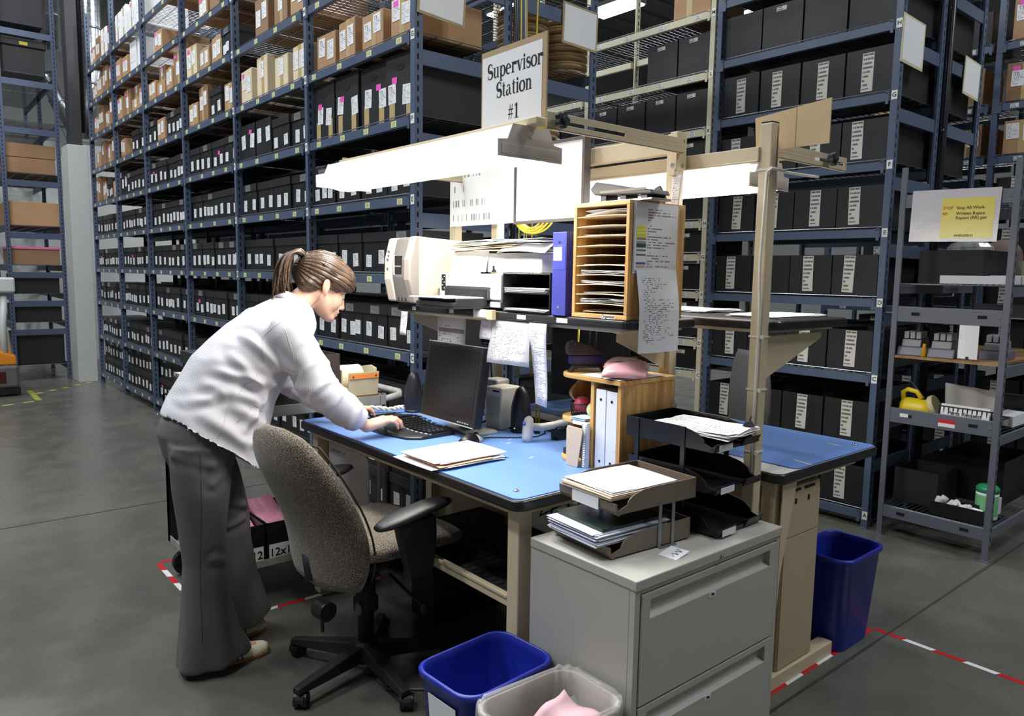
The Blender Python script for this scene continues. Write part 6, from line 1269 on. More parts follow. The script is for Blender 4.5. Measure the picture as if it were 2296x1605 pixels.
for k in range(3):
    single('hanging_cable', MB().tube([(1.9 + 0.06 * k, 1.95 + 0.1 * k, 0.77), (1.88 + 0.05 * k, 1.98 + 0.08 * k, 0.65), (1.93, 2.05 + 0.06 * k, 0.55), (1.98 + 0.02 * k, 2.0 + 0.05 * k, 0.6), (2.05, 2.1 + 0.05 * k, 0.7)], 0.0045, 6), BLACKP, '%s black cable loop hanging under the desk top' % ORD[k], 'cable', None, 0, True)
# ------------------------------------------------------------------ utility cart behind the person
CGR = mat('cart_grey_paint', (150, 148, 140), 0.5, var=0.1, scale=10)
CX0, CX1, CY0, CY1 = 1.0, 1.87, 3.185, 3.80
t = thing('utility_cart', 'grey utility cart carrying boxes behind the leaning person', 'cart', (CX0, CY0, 0)); w, d = CX1 - CX0, CY1 - CY0
def tray(z, h, m): 
    mb = MB(); mb.box(0, w, 0, d, z, z + 0.004); mb.box(0, w, 0, 0.004, z, z + h).box(0, w, d - 0.004, d, z, z + h).box(0, 0.004, 0, d, z, z + h).box(w - 0.004, w, 0, d, z, z + h); return mb
part('top_tray', tray(0.845, 0.05, CGR), CGR, t, 0.003); part('bottom_tray', tray(0.165, 0.035, CGR), CGR, t, 0.003)
for x, y in ((0, 0), (w - 0.035, 0), (0, d - 0.035), (w - 0.035, d - 0.035)): part('corner_post', MB().box(x, x + 0.004, y, y + 0.035, 0.165, 0.9).box(x if x == 0 else x + 0.031, x + 0.035, y, y + 0.035, 0.165, 0.9), CGR if x else BLACKP, t, 0.001)
part('push_handle', MB().tube([(w - 0.01, 0.04, 0.86), (w + 0.1, 0.04, 0.88), (w + 0.13, 0.09, 0.885), (w + 0.13, d - 0.09, 0.885), (w + 0.1, d - 0.04, 0.88), (w - 0.01, d - 0.04, 0.86)], 0.017, 10), mat('worn_grey_tube', (176, 174, 166), 0.4, var=0.15, scale=20), t, 0, True)
for x in (0.06, w - 0.06):
    for y in (0.06, d - 0.06):
        part('caster_fork', MB().box(x - 0.025, x + 0.025, y - 0.025, y + 0.025, 0.135, 0.165).box(x - 0.015, x + 0.015, y - 0.022, y - 0.018, 0.06, 0.14).box(x - 0.015, x + 0.015, y + 0.018, y + 0.022, 0.06, 0.14), STEEL, t); part('wheel', MB().cyl((x, y - 0.016, 0.062), 0.0615, 0.032, 22, 'y'), BLACKP, t, 0.006)
def cbox(label, x, y, z, w_, d_, h_, m, name='bin_box', flap=False):
    mb = MB(); hollow(mb, -w_ / 2, w_ / 2, -d_ / 2, d_ / 2, 0, h_, 0.006); return single(name, mb, m, label, 'box', None, 0.001, loc=(x, y, z))
TZ = 0.8495
b_ = single('file_box', MB().box(-0.13, 0.13, -0.19, 0.19, 0, 0.27), BLACKBOX, 'black lidded box on the far left corner of the cart behind the white coat', 'box', None, 0.003, loc=(1.17, 3.42, TZ)); put('lid', MB().box(-0.136, 0.136, -0.196, 0.196, 0.0, 0.055).mesh('lid', BLACKLID), b_, (0, 0, 0.216))
b_ = single('narrow_box', MB().box(-0.04, 0.04, -0.09, 0.09, 0, 0.13), mat('dark_green_board', (36, 46, 40), 0.6, var=0.05), 'narrow dark box with white papers at the left end of the cart', 'box', None, 0.002, loc=(1.09, 3.715, TZ)); put('papers', paper_pile(MB(), -0.03, 0.03, -0.06, 0.06, 0.131, 6, 2, t=0.003, spread=0.01).mesh('papers', WHITE), b_); put('brown_label', MB().box(-0.041, -0.04, -0.05, 0.03, 0.02, 0.1).mesh('brown_label', BROWN), b_)
t2 = thing('file_box', 'dark cardboard box with a tan patch standing on the cart beside the label dispenser', 'box', (1.52, 3.36, TZ)); DKC = mat('dark_brown_board', (62, 52, 47), 0.7, var=0.06)
mb = MB(); hollow(mb, -0.13, 0.11, -0.16, 0.16, 0, 0.26, 0.005); part('shell', mb, DKC, t2, 0.001); part('tan_patch', MB().box(-0.01, 0.09, -0.1615, -0.16, 0.02, 0.12), CREAM, t2); part('hand_hole', MB().box(-0.06, 0.0, -0.161, -0.159, 0.175, 0.2), DARKHOLE, t2)
t3 = thing('label_dispenser', 'old beige label roll dispenser with an orange stripe on the cart', 'label dispenser', (1.737, 3.31, TZ), 0.0); DSP = mat('aged_beige_metal', (196, 184, 148), 0.5, var=0.1, scale=12)
part('side_plate', MB().prism([(-0.11, 0.055), (0.1, 0.055), (0.12, 0.16), (0.1, 0.16), (0.03, 0.08), (-0.03, 0.1), (-0.06, 0.18), (-0.11, 0.18)], -0.1, -0.094, 'x'), DSP, t3, 0.001); part('side_plate', MB().prism([(-0.11, 0.055), (0.1, 0.055), (0.12, 0.16), (-0.06, 0.19), (-0.11, 0.18)], 0.084, 0.09, 'x'), DSP, t3, 0.001)
part('front_plate', MB().prism([(-0.115, 0.055), (-0.109, 0.055), (-0.124, 0.165), (-0.13, 0.165)], -0.07, 0.092, 'x').box(-0.1, 0.09, -0.115, 0.1, 0.05, 0.056), DSP, t3, 0.001)
part('orange_stripe', MB().box(-0.066, 0.088, -0.1315, -0.1265, 0.135, 0.157), mat('orange_stripe', (232, 138, 60), 0.5, var=0.02), t3)
for x in (-0.05, 0.072): part('rivet', MB().cyl((x, -0.134, 0.146), 0.005, 0.004, 10, 'y'), CHROME, t3)
part('label_roll', MB().cyl((-0.06, 0.02, 0.125), 0.062, 0.12, 26, 'x'), mat('cream_label_roll', (236, 228, 200), 0.6, var=0.02), t3, 0.002); part('roll_core', MB().cyl((-0.085, 0.02, 0.125), 0.066, 0.025, 26, 'x'), mat('yellow_tape_roll', (230, 208, 140), 0.5, var=0.02), t3)
part('rust_foot', MB().box(-0.08, 0.09, -0.12, -0.11, 0.046, 0.052).box(-0.1, 0.09, -0.11, 0.1, 0.0, 0.05), mat('rusty_edge', (120, 84, 60), 0.8, var=0.15, scale=30), t3)
# bins with pink bags on the lower tray
LZ = 0.1695
for k, (x, s_, lb) in enumerate(((1.175, '12x12', 'black bin of pink bags marked 12x12 left on the lower cart tray'), (1.335, '12x15', 'black bin of pink bags marked 12x15 on the lower cart tray'), (1.50, '15x18', 'black bin of pink bags behind the chair on the lower cart tray'))):
    tb = thing('bag_bin', lb, 'bin', (x, 3.38, LZ)); mb = MB(); hollow(mb, -0.075, 0.075, -0.18, 0.18, 0, 0.19, 0.005); part('shell', mb, BLACKP, tb, 0.001)
    if k < 2: lb_ = part('size_card', MB().box(-0.066, 0.068, -0.1815, -0.18, 0.012, 0.088), WHITE, tb); text_part(s_, 0.052, INK, lb_, (0, -0.182, 0.048), FACE_NY, bold=0.0008)
    for q in range(4): part('pink_bag', MB().sheet((-0.066, -0.165, 0.10 + q * 0.012), (0.13, 0, 0), (0, 0.3, 0.055 + 0.01 * q), 0.003, 4, 6, (lambda q_: (lambda a, b2: 0.007 * math.sin(a * 5 + q_ * 2 + b2 * 3)))(q)), PINKBAG, tb)
single('cart_box', hollow(MB(), -0.1, 0.06, -0.12, 0.1, 0, 0.16, 0.006), BLACKP, 'plain black open box at the far left of the lower cart tray', 'box', None, 0.002, loc=(1.16, 3.665, LZ))
b_ = single('paper_tag', MB().box(-0.0008, 0.0, -0.04, 0.04, -0.05, 0.05), print_mat('cart_tag', paper=(214, 212, 208), ink=(60, 60, 60), rows=8, cols=5, fill=0.5), 'white paper tag hanging under the top tray of the cart', 'paper', None, loc=(1.80, 3.183, 0.78), rot=(0, 0, PI / 2))
# ------------------------------------------------------------------ grey wire shelf unit at the right
SX, SY, SD, SW = 4.43, 1.30, 1.22, 0.585
t = thing('wire_shelf_unit', 'grey steel wire shelf unit with mixed supplies at the right of the room', 'shelf unit', (SX, SY, 0))
pm = post_mb(2.12, 0.03, 0.036).mesh('post', [GREYM, SLOT])
for x, y, sc in ((0, 0, (1, 1, 1)), (0, SW, (1, -1, 1)), (SD, 0, (-1, 1, 1)), (SD, SW, (-1, -1, 1))): put('post', pm, t, (x, y, 0), scale=sc)
wd = MB(); k = 0.02
while k < SW: wd.tube([(0.01, k, 0), (SD - 0.01, k, 0)], 0.0028, 4); k += 0.028
for x in (0.012, 0.3, 0.6, 0.9, SD - 0.012): wd.tube([(x, 0.012, -0.004), (x, SW - 0.012, -0.004)], 0.0035, 4)
wdm = wd.mesh('wire_deck', WIRE)
for zt, h, dk in ((1.965, 0.07, 1.97), (1.345, 0.085, 1.475), (0.762, 0.085, 0.69), (0.178, 0.065, 0.183), (1.06, 0.0, 0.0)):
    if h:
        part('end_beam', MB().box(0.002, 0.02, 0.03, SW - 0.03, zt - h, zt).box(0.0, 0.004, 0.035, 0.05, zt - h * 0.55, zt - h * 0.45), GREYM, t, 0.002); part('end_beam', MB().box(SD - 0.02, SD - 0.002, 0.03, SW - 0.03, zt - h, zt), GREYM, t)
        for x0 in (0.1, SW - 0.15): part('beam_slot', MB().box(0.0012, 0.002, x0, x0 + 0.045, zt - h * 0.45 - 0.01, zt - h * 0.45 + 0.008), SLOT, t)
        part('side_beam', MB().box(0.036, SD - 0.036, 0.0, 0.015, dk - 0.06, dk - 0.008), GREYM, t, 0.002); part('side_beam', MB().box(0.036, SD - 0.036, SW - 0.015, SW, dk - 0.06, dk - 0.008), GREYM, t, 0.002)
        put('wire_deck', wdm, t, (0, 0, dk))
part('board_shelf', MB().box(0.006, SD - 0.02, 0.03, SW - 0.03, 1.052, 1.066), wood_mat('particle_board', (166, 130, 88), (130, 98, 64), axis=(3, 3, 3)), t); part('side_beam', MB().box(0.036, SD - 0.036, 0.0, 0.015, 0.99, 1.052), GREYM, t, 0.002); part('side_beam', MB().box(0.036, SD - 0.036, SW - 0.015, SW, 0.99, 1.052), GREYM, t, 0.002)
part('white_tag', MB().box(0.0005, 0.002, SW - 0.13, SW - 0.085, 0.715, 0.735), WHITE, t); part('red_white_label', MB().box(0.0005, 0.002, 0.21, 0.295, 0.695, 0.715), WHITE, t); part('red_band', MB().box(0.0003, 0.002, 0.21, 0.295, 0.715, 0.735), mat('label_red', (206, 40, 44), 0.5, var=0), t)
# stop work notice
SLV = mat('plastic_sleeve_grey', (206, 200, 204), 0.16, var=0.0, bump=0.5, bscale=26, spec=0.7); YEL = mat('yellow_notice', (226, 208, 96), 0.2, var=0.0, bump=0.5, bscale=26, spec=0.7); REDI = mat('red_ink', (180, 60, 40), 0.5, var=0)
t = thing('notice_sign', 'plastic sleeved notice with a yellow panel reading STOP Stop All Work', 'sign', (SX - 0.006, SY + 0.085, 1.70)); t.rotation_euler = (0.02, 0, 0)
part('sleeve', MB().sheet((0, 0.435, 0), (0, -0.435, 0), (0, 0, 0.278), 0.001, 1, 1), SLV, t); part('yellow_panel', MB().sheet((-0.0012, 0.278, 0.018), (0, -0.254, 0), (0, 0, 0.212), 0.0006), YEL, t)
for s_, y, z, m_, sz in (('STOP', 0.272, 0.178, REDI, 0.021), ('Stop All Work', 0.205, 0.178, INK, 0.0225), ('RR', 0.272, 0.148, REDI, 0.021), ('Written Reject', 0.205, 0.148, INK, 0.0225), ('Report (RR) per', 0.205, 0.125, INK, 0.0225), ('evaluation', 0.205, 0.034, INK, 0.0225)): text_part(s_, sz, m_, t, (-0.0022, y, z), FACE_NX, bold=0.0002, align='LEFT')
# things on the unit
D1, D2, D3, D4 = 1.4785, 1.0665, 0.6935, 0.1865
mb = MB(); hollow(mb, 0, 0.4, -0.17, 0.17, 0, 0.19); single('file_box', mb, BLACKBOX, 'plain black box on the second shelf of the grey wire unit', 'box', None, loc=(SX + 0.27, SY + 0.395, D1))
single('plastic_wrap', MB().sphere((0, 0, 0), 0.07, 10, 7, (1.2, 1.8, 0.8)), mat('clear_wrap', (200, 206, 212), 0.1, var=0.3, scale=40, alpha=0.45), 'crumpled clear plastic rising from the black box on the wire unit', 'plastic bag', None, loc=(SX + 0.45, SY + 0.36, D1 + 0.2))
single('paper_ream', MB().box(0, 0.2, 0, 0.33, 0, 0.045), print_mat('printed_edge', paper=(214, 212, 220), ink=(150, 146, 176), rows=3, cols=12, fill=0.7), 'flat white paper stack with printed edge on the wire unit', 'paper stack', None, 0.002, loc=(SX + 0.045, SY + 0.032, D1))
single('paper_ream', MB().box(0, 0.3, 0, 0.16, 0, 0.05), PAPER_EDGE, 'second paper stack behind the right post of the wire unit', 'paper stack', None, 0.002, loc=(SX + 0.3, SY + 0.04, D1))
t = thing('foam_head', 'brown rounded foam on a grey block at the back of the wire unit', 'foam', (SX + 0.83, SY + 0.3, D1)); part('block', MB().box(-0.1, 0.1, -0.13, 0.13, 0, 0.14), mat('grey_foam', (150, 148, 130), 0.95, var=0.1, scale=60), t); part('dome', MB().sphere((0, 0.01, 0.16), 0.11, 18, 12, (1, 1, 1)), mat('brown_foam', (116, 100, 92), 0.95, var=0.1, scale=60), t, 0, True)
def charger(label, x, y):
    t = thing('battery_charger', label, 'charger', (x, y, D2), 0.1); part('base', MB().prism([(0, 0), (0.2, 0), (0.19, 0.05), (0.02, 0.05)], -0.07, 0.07, 'y'), GREYM, t, 0.006); part('dock', MB().prism([(0.02, 0.05), (0.18, 0.05), (0.17, 0.1), (0.03, 0.09)], -0.05, 0.05, 'y'), mat('charger_grey', (132, 132, 134), 0.5, var=0.04), t, 0.004)
    for k in range(3): part('battery', MB().box(0.035 + 0.0 * k, 0.15, -0.046 + k * 0.032, -0.02 + k * 0.032, 0.095, 0.135), mat('battery_grey', (150, 152, 154), 0.4, var=0.03), t, 0.003)
charger('left grey battery charger on the board shelf of the wire unit', SX + 0.04, SY + 0.49); charger('middle grey battery charger on the board shelf of the wire unit', SX + 0.04, SY + 0.33)
charger('dark charger lying at the right end of the board shelf', SX + 0.2, SY + 0.12)
single('amber_bottle', MB().lathe([(0.012, 0), (0.013, 0.01), (0.013, 0.045), (0.009, 0.06), (0.009, 0.075)], n=14), mat('amber_plastic', (206, 150, 30), 0.2, var=0, alpha=0.85), 'small amber bottle between the two chargers', 'bottle', None, 0, True, loc=(SX + 0.03, SY + 0.408, D2))
t = thing('hanging_sheet', 'white sheet hanging by a clip from the middle beam of the wire unit', 'paper', (SX - 0.003, SY + 0.13, 1.08)); part('sheet', MB().sheet((0, 0.095, 0), (0, -0.095, 0), (0, 0, 0.18), 0.001, 3, 3, lambda a, b2: 0.002 * math.sin(a * 4)), WHITE, t); part('clip', MB().box(-0.006, 0.004, 0.04, 0.054, -0.005, 0.012), BLACKP, t)
t = thing('yellow_jug', 'yellow plastic jug lying on its side with a pale cap on the wire unit', 'jug', (SX + 0.075, SY + 0.465, D3), 0.0); YJ = mat('yellow_plastic', (232, 204, 40), 0.4, var=0.03)
part('body', MB().loft([[(0.06 + w_ * math.cos(a) * 1.0, y, 0.062 + w_ * 0.95 * math.sin(a)) for a in [2 * PI * q / 20 for q in range(20)]] for y, w_ in ((0.08, 0.03), (0.075, 0.055), (0.05, 0.062), (-0.04, 0.06), (-0.09, 0.05))]), YJ, t, 0, True)
part('handle', MB().tube([(0.05, 0.07, 0.1), (0.05, 0.075, 0.15), (0.05, 0.05, 0.168), (0.05, 0.0, 0.16), (0.05, -0.03, 0.12)], 0.014, 10), YJ, t, 0, True); part('cap', MB().cyl((0, 0, -0.012), 0.062, 0.03, 24), mat('jug_cap', (206, 194, 150), 0.5, var=0.06), t, 0.006, loc=(0.04, -0.1, 0.09), rot=(1.15, 0, 0)); part('stick', MB().tube([(0.05, -0.04, 0.13), (0.09, 0.06, 0.22)], 0.004, 6), STEEL, t)
t = thing('wire_basket', 'dark wire basket holding a form holder on the wire unit', 'basket', (SX + 0.04, SY + 0.04, D3)); mb = MB()
for k in range(12): mb.tube([(0, 0.01 + k * 0.0235, 0.0), (0, 0.01 + k * 0.0235, 0.11)], 0.0035, 4)
for z in (0.003, 0.055, 0.11): mb.tube([(0, 0.0, z), (0, 0.27, z), (0.25, 0.27, z), (0.25, 0, z), (0, 0, z)], 0.0035, 4)
part('wires', mb, BLACKP, t); part('form_sign', MB().sheet((-0.005, 0.26, 0.05), (0, -0.24, 0), (0.01, 0, 0.075), 0.001), WHITE, t)
text_part('Parts Request', 0.03, INK, t, (-0.0045, 0.14, 0.078), (PI / 2 - 0.13, 0, -PI / 2), bold=0.0003)
single('grey_cloth', MB().sheet((0, 0.25, 0), (0.05, -0.25, -0.02), (0.03, 0.02, 0.15), 0.003, 14, 8, lambda a, b2: 0.012 * math.sin(a * 14) * (1 - 0.5 * b2) - 0.05 * a * b2), mat('grey_cloth', (156, 150, 146), 0.9, var=0.06), 'crumpled grey cloth behind the form holder in the wire basket', 'cloth', None, 0, True, loc=(SX + 0.1, SY + 0.05, D3 + 0.08))
single('white_carton', MB().box(0, 0.25, -0.02, 0.3, 0, 0.06), WHITE, 'flat white carton behind the wire basket sticking out right', 'box', None, loc=(SX + 0.3, SY + 0.045, D3 + 0.03 - 0.0295))
t = thing('wipes_canister', 'white wipes canister with a green lid on the bottom of the wire unit', 'canister', (SX + 0.2, SY + 0.085, D4)); part('tub', MB().lathe([(0.055, 0), (0.056, 0.005), (0.056, 0.15), (0.052, 0.155)], n=24), WHITE, t, 0, True); part('lid', MB().lathe([(0.058, 0.15), (0.058, 0.172), (0.045, 0.185), (0.01, 0.188)], n=24), mat('green_plastic', (40, 140, 90), 0.4, var=0.02), t, 0, True); part('green_band', MB().lathe([(0.0565, 0.02), (0.0565, 0.135)], n=24, cap=False), mat('green_label', (120, 190, 130), 0.5, var=0.1), t, 0, True)
part('print_panel', MB().box(-0.0, 0.05, -0.0568, -0.045, 0.03, 0.12), print_mat('canister_print', paper=(206, 204, 216), ink=(120, 110, 140), rows=14, cols=6, fill=0.6), t)
t = thing('parts_bin', 'black parts bin full of white rolls on the bottom of the wire unit', 'bin', (SX + 0.03, SY + 0.045, D4)); mb = MB(); hollow(mb, 0, 0.12, 0, 0.27, 0, 0.075, 0.004); part('shell', mb, BLACKP, t); part('bin_label', MB().box(0.01, 0.1, 0.27, 0.2712, 0.01, 0.07), WHITE, t)
for k in range(8): single('paper_roll', MB().cyl((0, 0, 0), 0.02, 0.05, 14), WHITE, 'white paper roll in the black parts bin, %s from the left' % ORD[min(k, 6)] if k < 7 else 'white paper roll lying last in the black parts bin', 'roll', 'paper rolls in the parts bin', 0.002, loc=(SX + 0.055 + 0.042 * (k % 2), SY + 0.285 - 0.055 * (k // 2), D4 + 0.05), rot=(0.3 + 0.2 * k, 0.25 * math.sin(k * 2), 0))
mb = MB(); hollow(mb, 0, 0.5, 0, 0.36, 0, 0.26, 0.008); single('storage_box', mb, BLACKP, 'large black open box at the back of the wire unit bottom', 'box', None, loc=(SX + 0.5, SY + 0.1, D4))
mb = MB(); hollow(mb, 0, 0.3, 0, 0.24, 0, 0.2, 0.006); single('storage_box', mb, BLACKBOX, 'black box with a pink liner at the back left of the wire unit bottom', 'box', None, loc=(SX + 0.15, SY + 0.325, D4))
# ------------------------------------------------------------------ the person: distance field body, lofted clothes
class Field:
    def __init__(s, lo, hi, h):
        s.h = h; s.lo = np.array(lo, float); n = np.ceil((np.array(hi) - s.lo) / h).astype(int) + 1; s.n = n
        s.f = np.full(n, 0.5, np.float32); s.ax = [(s.lo[i] + np.arange(n[i]) * h).astype(np.float32) for i in range(3)]
    def apply(s, fn, lo, hi, k=0.01, sub=False):
        m = k + 3 * s.h; i0 = np.clip(((np.array(lo) - m - s.lo) / s.h).astype(int), 0, s.n - 1); i1 = np.clip(((np.array(hi) + m - s.lo) / s.h).astype(int) + 2, 1, s.n)
        sl = tuple(slice(a, b2) for a, b2 in zip(i0, i1)); X, Y, Z = np.meshgrid(*[s.ax[i][sl[i]] for i in range(3)], indexing='ij', sparse=True)
        d = fn(X, Y, Z).astype(np.float32); a = s.f[sl]
        if sub: a, d = -a, d
        hh = np.clip(0.5 + 0.5 * (d - a) / k, 0, 1); r = d * (1 - hh) + a * hh - k * hh * (1 - hh)
        s.f[sl] = -r if sub else r
    def cone(s, a, b2, ra, rb, k=0.01, sub=False):
        a, b2 = np.array(a, float), np.array(b2, float); d = b2 - a; L2 = max(1e-9, d @ d)
        def fn(X, Y, Z):
            x, y, z = X - a[0], Y - a[1], Z - a[2]; t = np.clip((x * d[0] + y * d[1] + z * d[2]) / L2, 0, 1)
            return np.sqrt((x - t * d[0]) ** 2 + (y - t * d[1]) ** 2 + (z - t * d[2]) ** 2) - (ra + (rb - ra) * t)
        R_ = max(ra, rb); s.apply(fn, np.minimum(a, b2) - R_, np.maximum(a, b2) + R_, k, sub)
    def ell(s, c, r, k=0.01, A=None, sub=False):
        c = np.array(c, float); r = np.array(r, float); A = np.eye(3) if A is None else A
        def fn(X, Y, Z):
            x, y, z = X - c[0], Y - c[1], Z - c[2]; q = [A[i][0] * x + A[i][1] * y + A[i][2] * z for i in range(3)]
            k0 = np.sqrt(sum((q[i] / r[i]) ** 2 for i in range(3))); k1 = np.sqrt(sum((q[i] / r[i] ** 2) ** 2 for i in range(3))) + 1e-6
            return k0 * (k0 - 1) / k1
        R_ = r.max(); s.apply(fn, c - R_, c + R_, k, sub)
    def mesh(s, name):
        f, h = s.f, s.h; ins = f < 0; n = f.shape; c8 = [(i, j, k) for i in (0, 1) for j in (0, 1) for k in (0, 1)]
        S = lambda arr, o: arr[o[0]:n[0] - 1 + o[0], o[1]:n[1] - 1 + o[1], o[2]:n[2] - 1 + o[2]]
        cnt = np.zeros([q - 1 for q in n], np.uint8)
        for o in c8: cnt += S(ins, o)
        ci = np.argwhere((cnt > 0) & (cnt < 8)); idx = np.full([q - 1 for q in n], -1, np.int32); idx[tuple(ci.T)] = np.arange(len(ci))
        acc = np.zeros((len(ci), 3)); num = np.zeros(len(ci)); V = {o: f[ci[:, 0] + o[0], ci[:, 1] + o[1], ci[:, 2] + o[2]] for o in c8}
        for o in c8:
            for ax in range(3):
                if o[ax]: continue
                p = tuple(1 if q == ax else o[q] for q in range(3)); a, b2 = V[o], V[p]; m = (a < 0) != (b2 < 0); t = np.where(m, a / np.where(m, a - b2, 1), 0); pt = np.tile(np.array(o, float), (len(ci), 1)); pt[:, ax] += t; acc[m] += pt[m]; num[m] += 1
        P = (ci + acc / num[:, None]) * h + s.lo; quads = []
        for ax in range(3):
            u, v = (ax + 1) % 3, (ax + 2) % 3; sl0 = [slice(1, n[q] - 1) for q in range(3)]; sl1 = list(sl0); sl0[ax] = slice(0, n[ax] - 1); sl1[ax] = slice(1, n[ax])
            A, B = ins[tuple(sl0)], ins[tuple(sl1)]; e = np.argwhere(A != B); off = np.array([1, 1, 1]); off[ax] = 0; g = e + off; fl = A[tuple(e.T)]
            def cell(du, dv):
                q = g.copy(); q[:, u] -= du; q[:, v] -= dv; return idx[tuple(q.T)]
            Q = np.stack([cell(1, 1), cell(0, 1), cell(0, 0), cell(1, 0)], 1); Q[~fl] = Q[~fl][:, ::-1]; quads.append(Q)
        Q = np.concatenate(quads); Q = Q[(Q >= 0).all(1)]
        me = bpy.data.meshes.new(name); me.from_pydata(P.tolist(), [], Q.tolist()); me.polygons.foreach_set('use_smooth', [True] * len(me.polygons)); me.update()
        return me, P, Q
SKIN = mat('skin', (226, 178, 152), 0.48, var=0.03, scale=30, sub=0.12); LIP = mat('lips', (196, 122, 112), 0.4, var=0.02)
HAIRM = mat('brown_hair', (96, 68, 48), 0.38, var=0); N, L, b = nodes_of(HAIRM)
tc = N.new('ShaderNodeTexCoord'); mp = N.new('ShaderNodeMapping'); mp.inputs['Scale'].default_value = (6, 90, 60); L.new(tc.outputs['Object'], mp.inputs['Vector']); nz = N.new('ShaderNodeTexNoise'); nz.inputs['Scale'].default_value = 3; nz.inputs['Detail'].default_value = 5; nz.inputs['Distortion'].default_value = 0.4; L.new(mp.outputs[0], nz.inputs['Vector'])
cr = N.new('ShaderNodeValToRGB'); cr.color_ramp.elements[0].position = 0.35; cr.color_ramp.elements[0].color = lin((44, 32, 25)); cr.color_ramp.elements[1].position = 0.72; cr.color_ramp.elements[1].color = lin((112, 84, 60)); L.new(nz.outputs['Fac'], cr.inputs[0]); L.new(cr.outputs[0], b.inputs['Base Color'])
bp = N.new('ShaderNodeBump'); bp.inputs['Strength'].default_value = 0.5; bp.inputs['Distance'].default_value = 0.003; L.new(nz.outputs['Fac'], bp.inputs['Height']); L.new(bp.outputs[0], b.inputs['Normal'])
# head frame: f forward (face), s to the person's left (+Y), u up along the head
HO = np.array((1.385, 2.865, 1.440)); fa = math.radians(27); yaw_h = math.radians(3)
fv = np.array((math.cos(fa) * math.cos(yaw_h), -math.sin(yaw_h), -math.sin(fa))); fv /= np.linalg.norm(fv); sv = np.array((math.sin(yaw_h), math.cos(yaw_h), 0.0)); uv_ = np.cross(fv, sv); HA = np.stack([fv, sv, uv_])
def HP(f, s_, u): return HO + f * fv + s_ * sv + u * uv_
B = Field((0.66, 2.48, -0.01), (1.74, 3.16, 1.66), 0.0034)
# torso and legs (covered by clothes)
sh_r, el_r, wr_r = np.array((1.155, 2.70, 1.265)), np.array((1.262, 2.632, 1.035)), np.array((1.462, 2.648, 0.876))
sh_l, el_l, wr_l = np.array((1.165, 3.005, 1.265)), np.array((1.33, 3.06, 1.03)), np.array((1.515, 2.985, 0.878))
B.cone((0.90, 2.855, 0.90), (1.03, 2.855, 1.07), 0.085, 0.085, 0.03); B.cone((1.03, 2.855, 1.07), (1.19, 2.855, 1.27), 0.085, 0.07, 0.03); B.cone(sh_r, sh_l, 0.052, 0.052, 0.03)
for hx, kn, an, toe in (((0.875, 2.785, 0.86), (0.85, 2.765, 0.46), (0.88, 2.765, 0.075), (1.02, 2.765, 0.03)), ((0.89, 2.925, 0.86), (1.0, 2.93, 0.46), (1.0, 2.935, 0.09), (1.1, 2.96, 0.03))):
    B.cone(hx, kn, 0.07, 0.05, 0.03); B.cone(kn, an, 0.052, 0.033, 0.02); B.cone(an, toe, 0.033, 0.022, 0.015)
B.cone((1.235, 2.858, 1.335), HP(-0.03, 0, -0.055), 0.056, 0.05, 0.03)
for a_, e_, w_ in ((sh_r, el_r, wr_r), (sh_l, el_l, wr_l)):
    B.cone(a_, e_, 0.046, 0.037, 0.02); m_ = e_ + (w_ - e_) * 0.35; B.cone(e_, m_, 0.037, 0.038, 0.015); B.cone(m_, w_, 0.038, 0.0245, 0.015)
# skull, face
E_ = lambda c, r, k=0.012, sub=False: B.ell(HP(*c), r, k, HA, sub)
E_((-0.012, 0, 0.03), (0.098, 0.074, 0.088), 0.02); E_((0.04, 0, 0.012), (0.06, 0.062, 0.072), 0.02); E_((0.042, 0, -0.05), (0.05, 0.052, 0.068), 0.02)
for s_ in (-1, 1):
    B.cone(HP(-0.008, s_ * 0.052, -0.05), HP(0.07, s_ * 0.02, -0.108), 0.02, 0.016, 0.022); E_((0.062, s_ * 0.036, -0.045), (0.028, 0.026, 0.034), 0.02); B.cone(HP(0.088, s_ * 0.012, 0.012), HP(0.078, s_ * 0.045, 0.012), 0.011, 0.01, 0.012)
E_((0.086, 0, -0.109), (0.02, 0.024, 0.018), 0.018)
for s_ in (-1, 1): E_((0.104, s_ * 0.03, -0.009), (0.016, 0.016, 0.011), 0.012, True)
B.cone(HP(0.096, 0, 0.0), HP(0.116, 0, -0.045), 0.008, 0.0105, 0.012); E_((0.117, 0, -0.049), (0.012, 0.0105, 0.01), 0.006)
for s_ in (-1, 1): E_((0.106, s_ * 0.011, -0.053), (0.012, 0.008, 0.008), 0.005); E_((0.108, s_ * 0.006, -0.061), (0.006, 0.0035, 0.004), 0.003, True)
E_((0.088, 0, -0.078), (0.02, 0.03, 0.022), 0.014); B.cone(HP(0.106, -0.014, -0.0755), HP(0.106, 0.014, -0.0755), 0.0055, 0.0055, 0.005); B.cone(HP(0.103, -0.012, -0.0875), HP(0.103, 0.012, -0.0875), 0.0065, 0.0065, 0.005)
E_((0.113, 0, -0.0815), (0.008, 0.024, 0.0016), 0.003, True)
for s_ in (-1, 1):
    Ae = HA.copy(); a_ = 0.28 * 1; Ae[0], Ae[2] = HA[0] * math.cos(a_) + HA[2] * math.sin(a_), -HA[0] * math.sin(a_) + HA[2] * math.cos(a_); Ae[1] = HA[1] * 0.92 + HA[0] * s_ * 0.38
    B.ell(HP(-0.012, s_ * 0.076, -0.012), (0.0185, 0.0085, 0.031), 0.006, Ae); B.ell(HP(-0.005, s_ * 0.086, -0.006), (0.0105, 0.006, 0.018), 0.004, Ae, True); B.cone(HP(-0.008, s_ * 0.077, -0.03), HP(0.0, s_ * 0.074, -0.04), 0.007, 0.0055, 0.006)
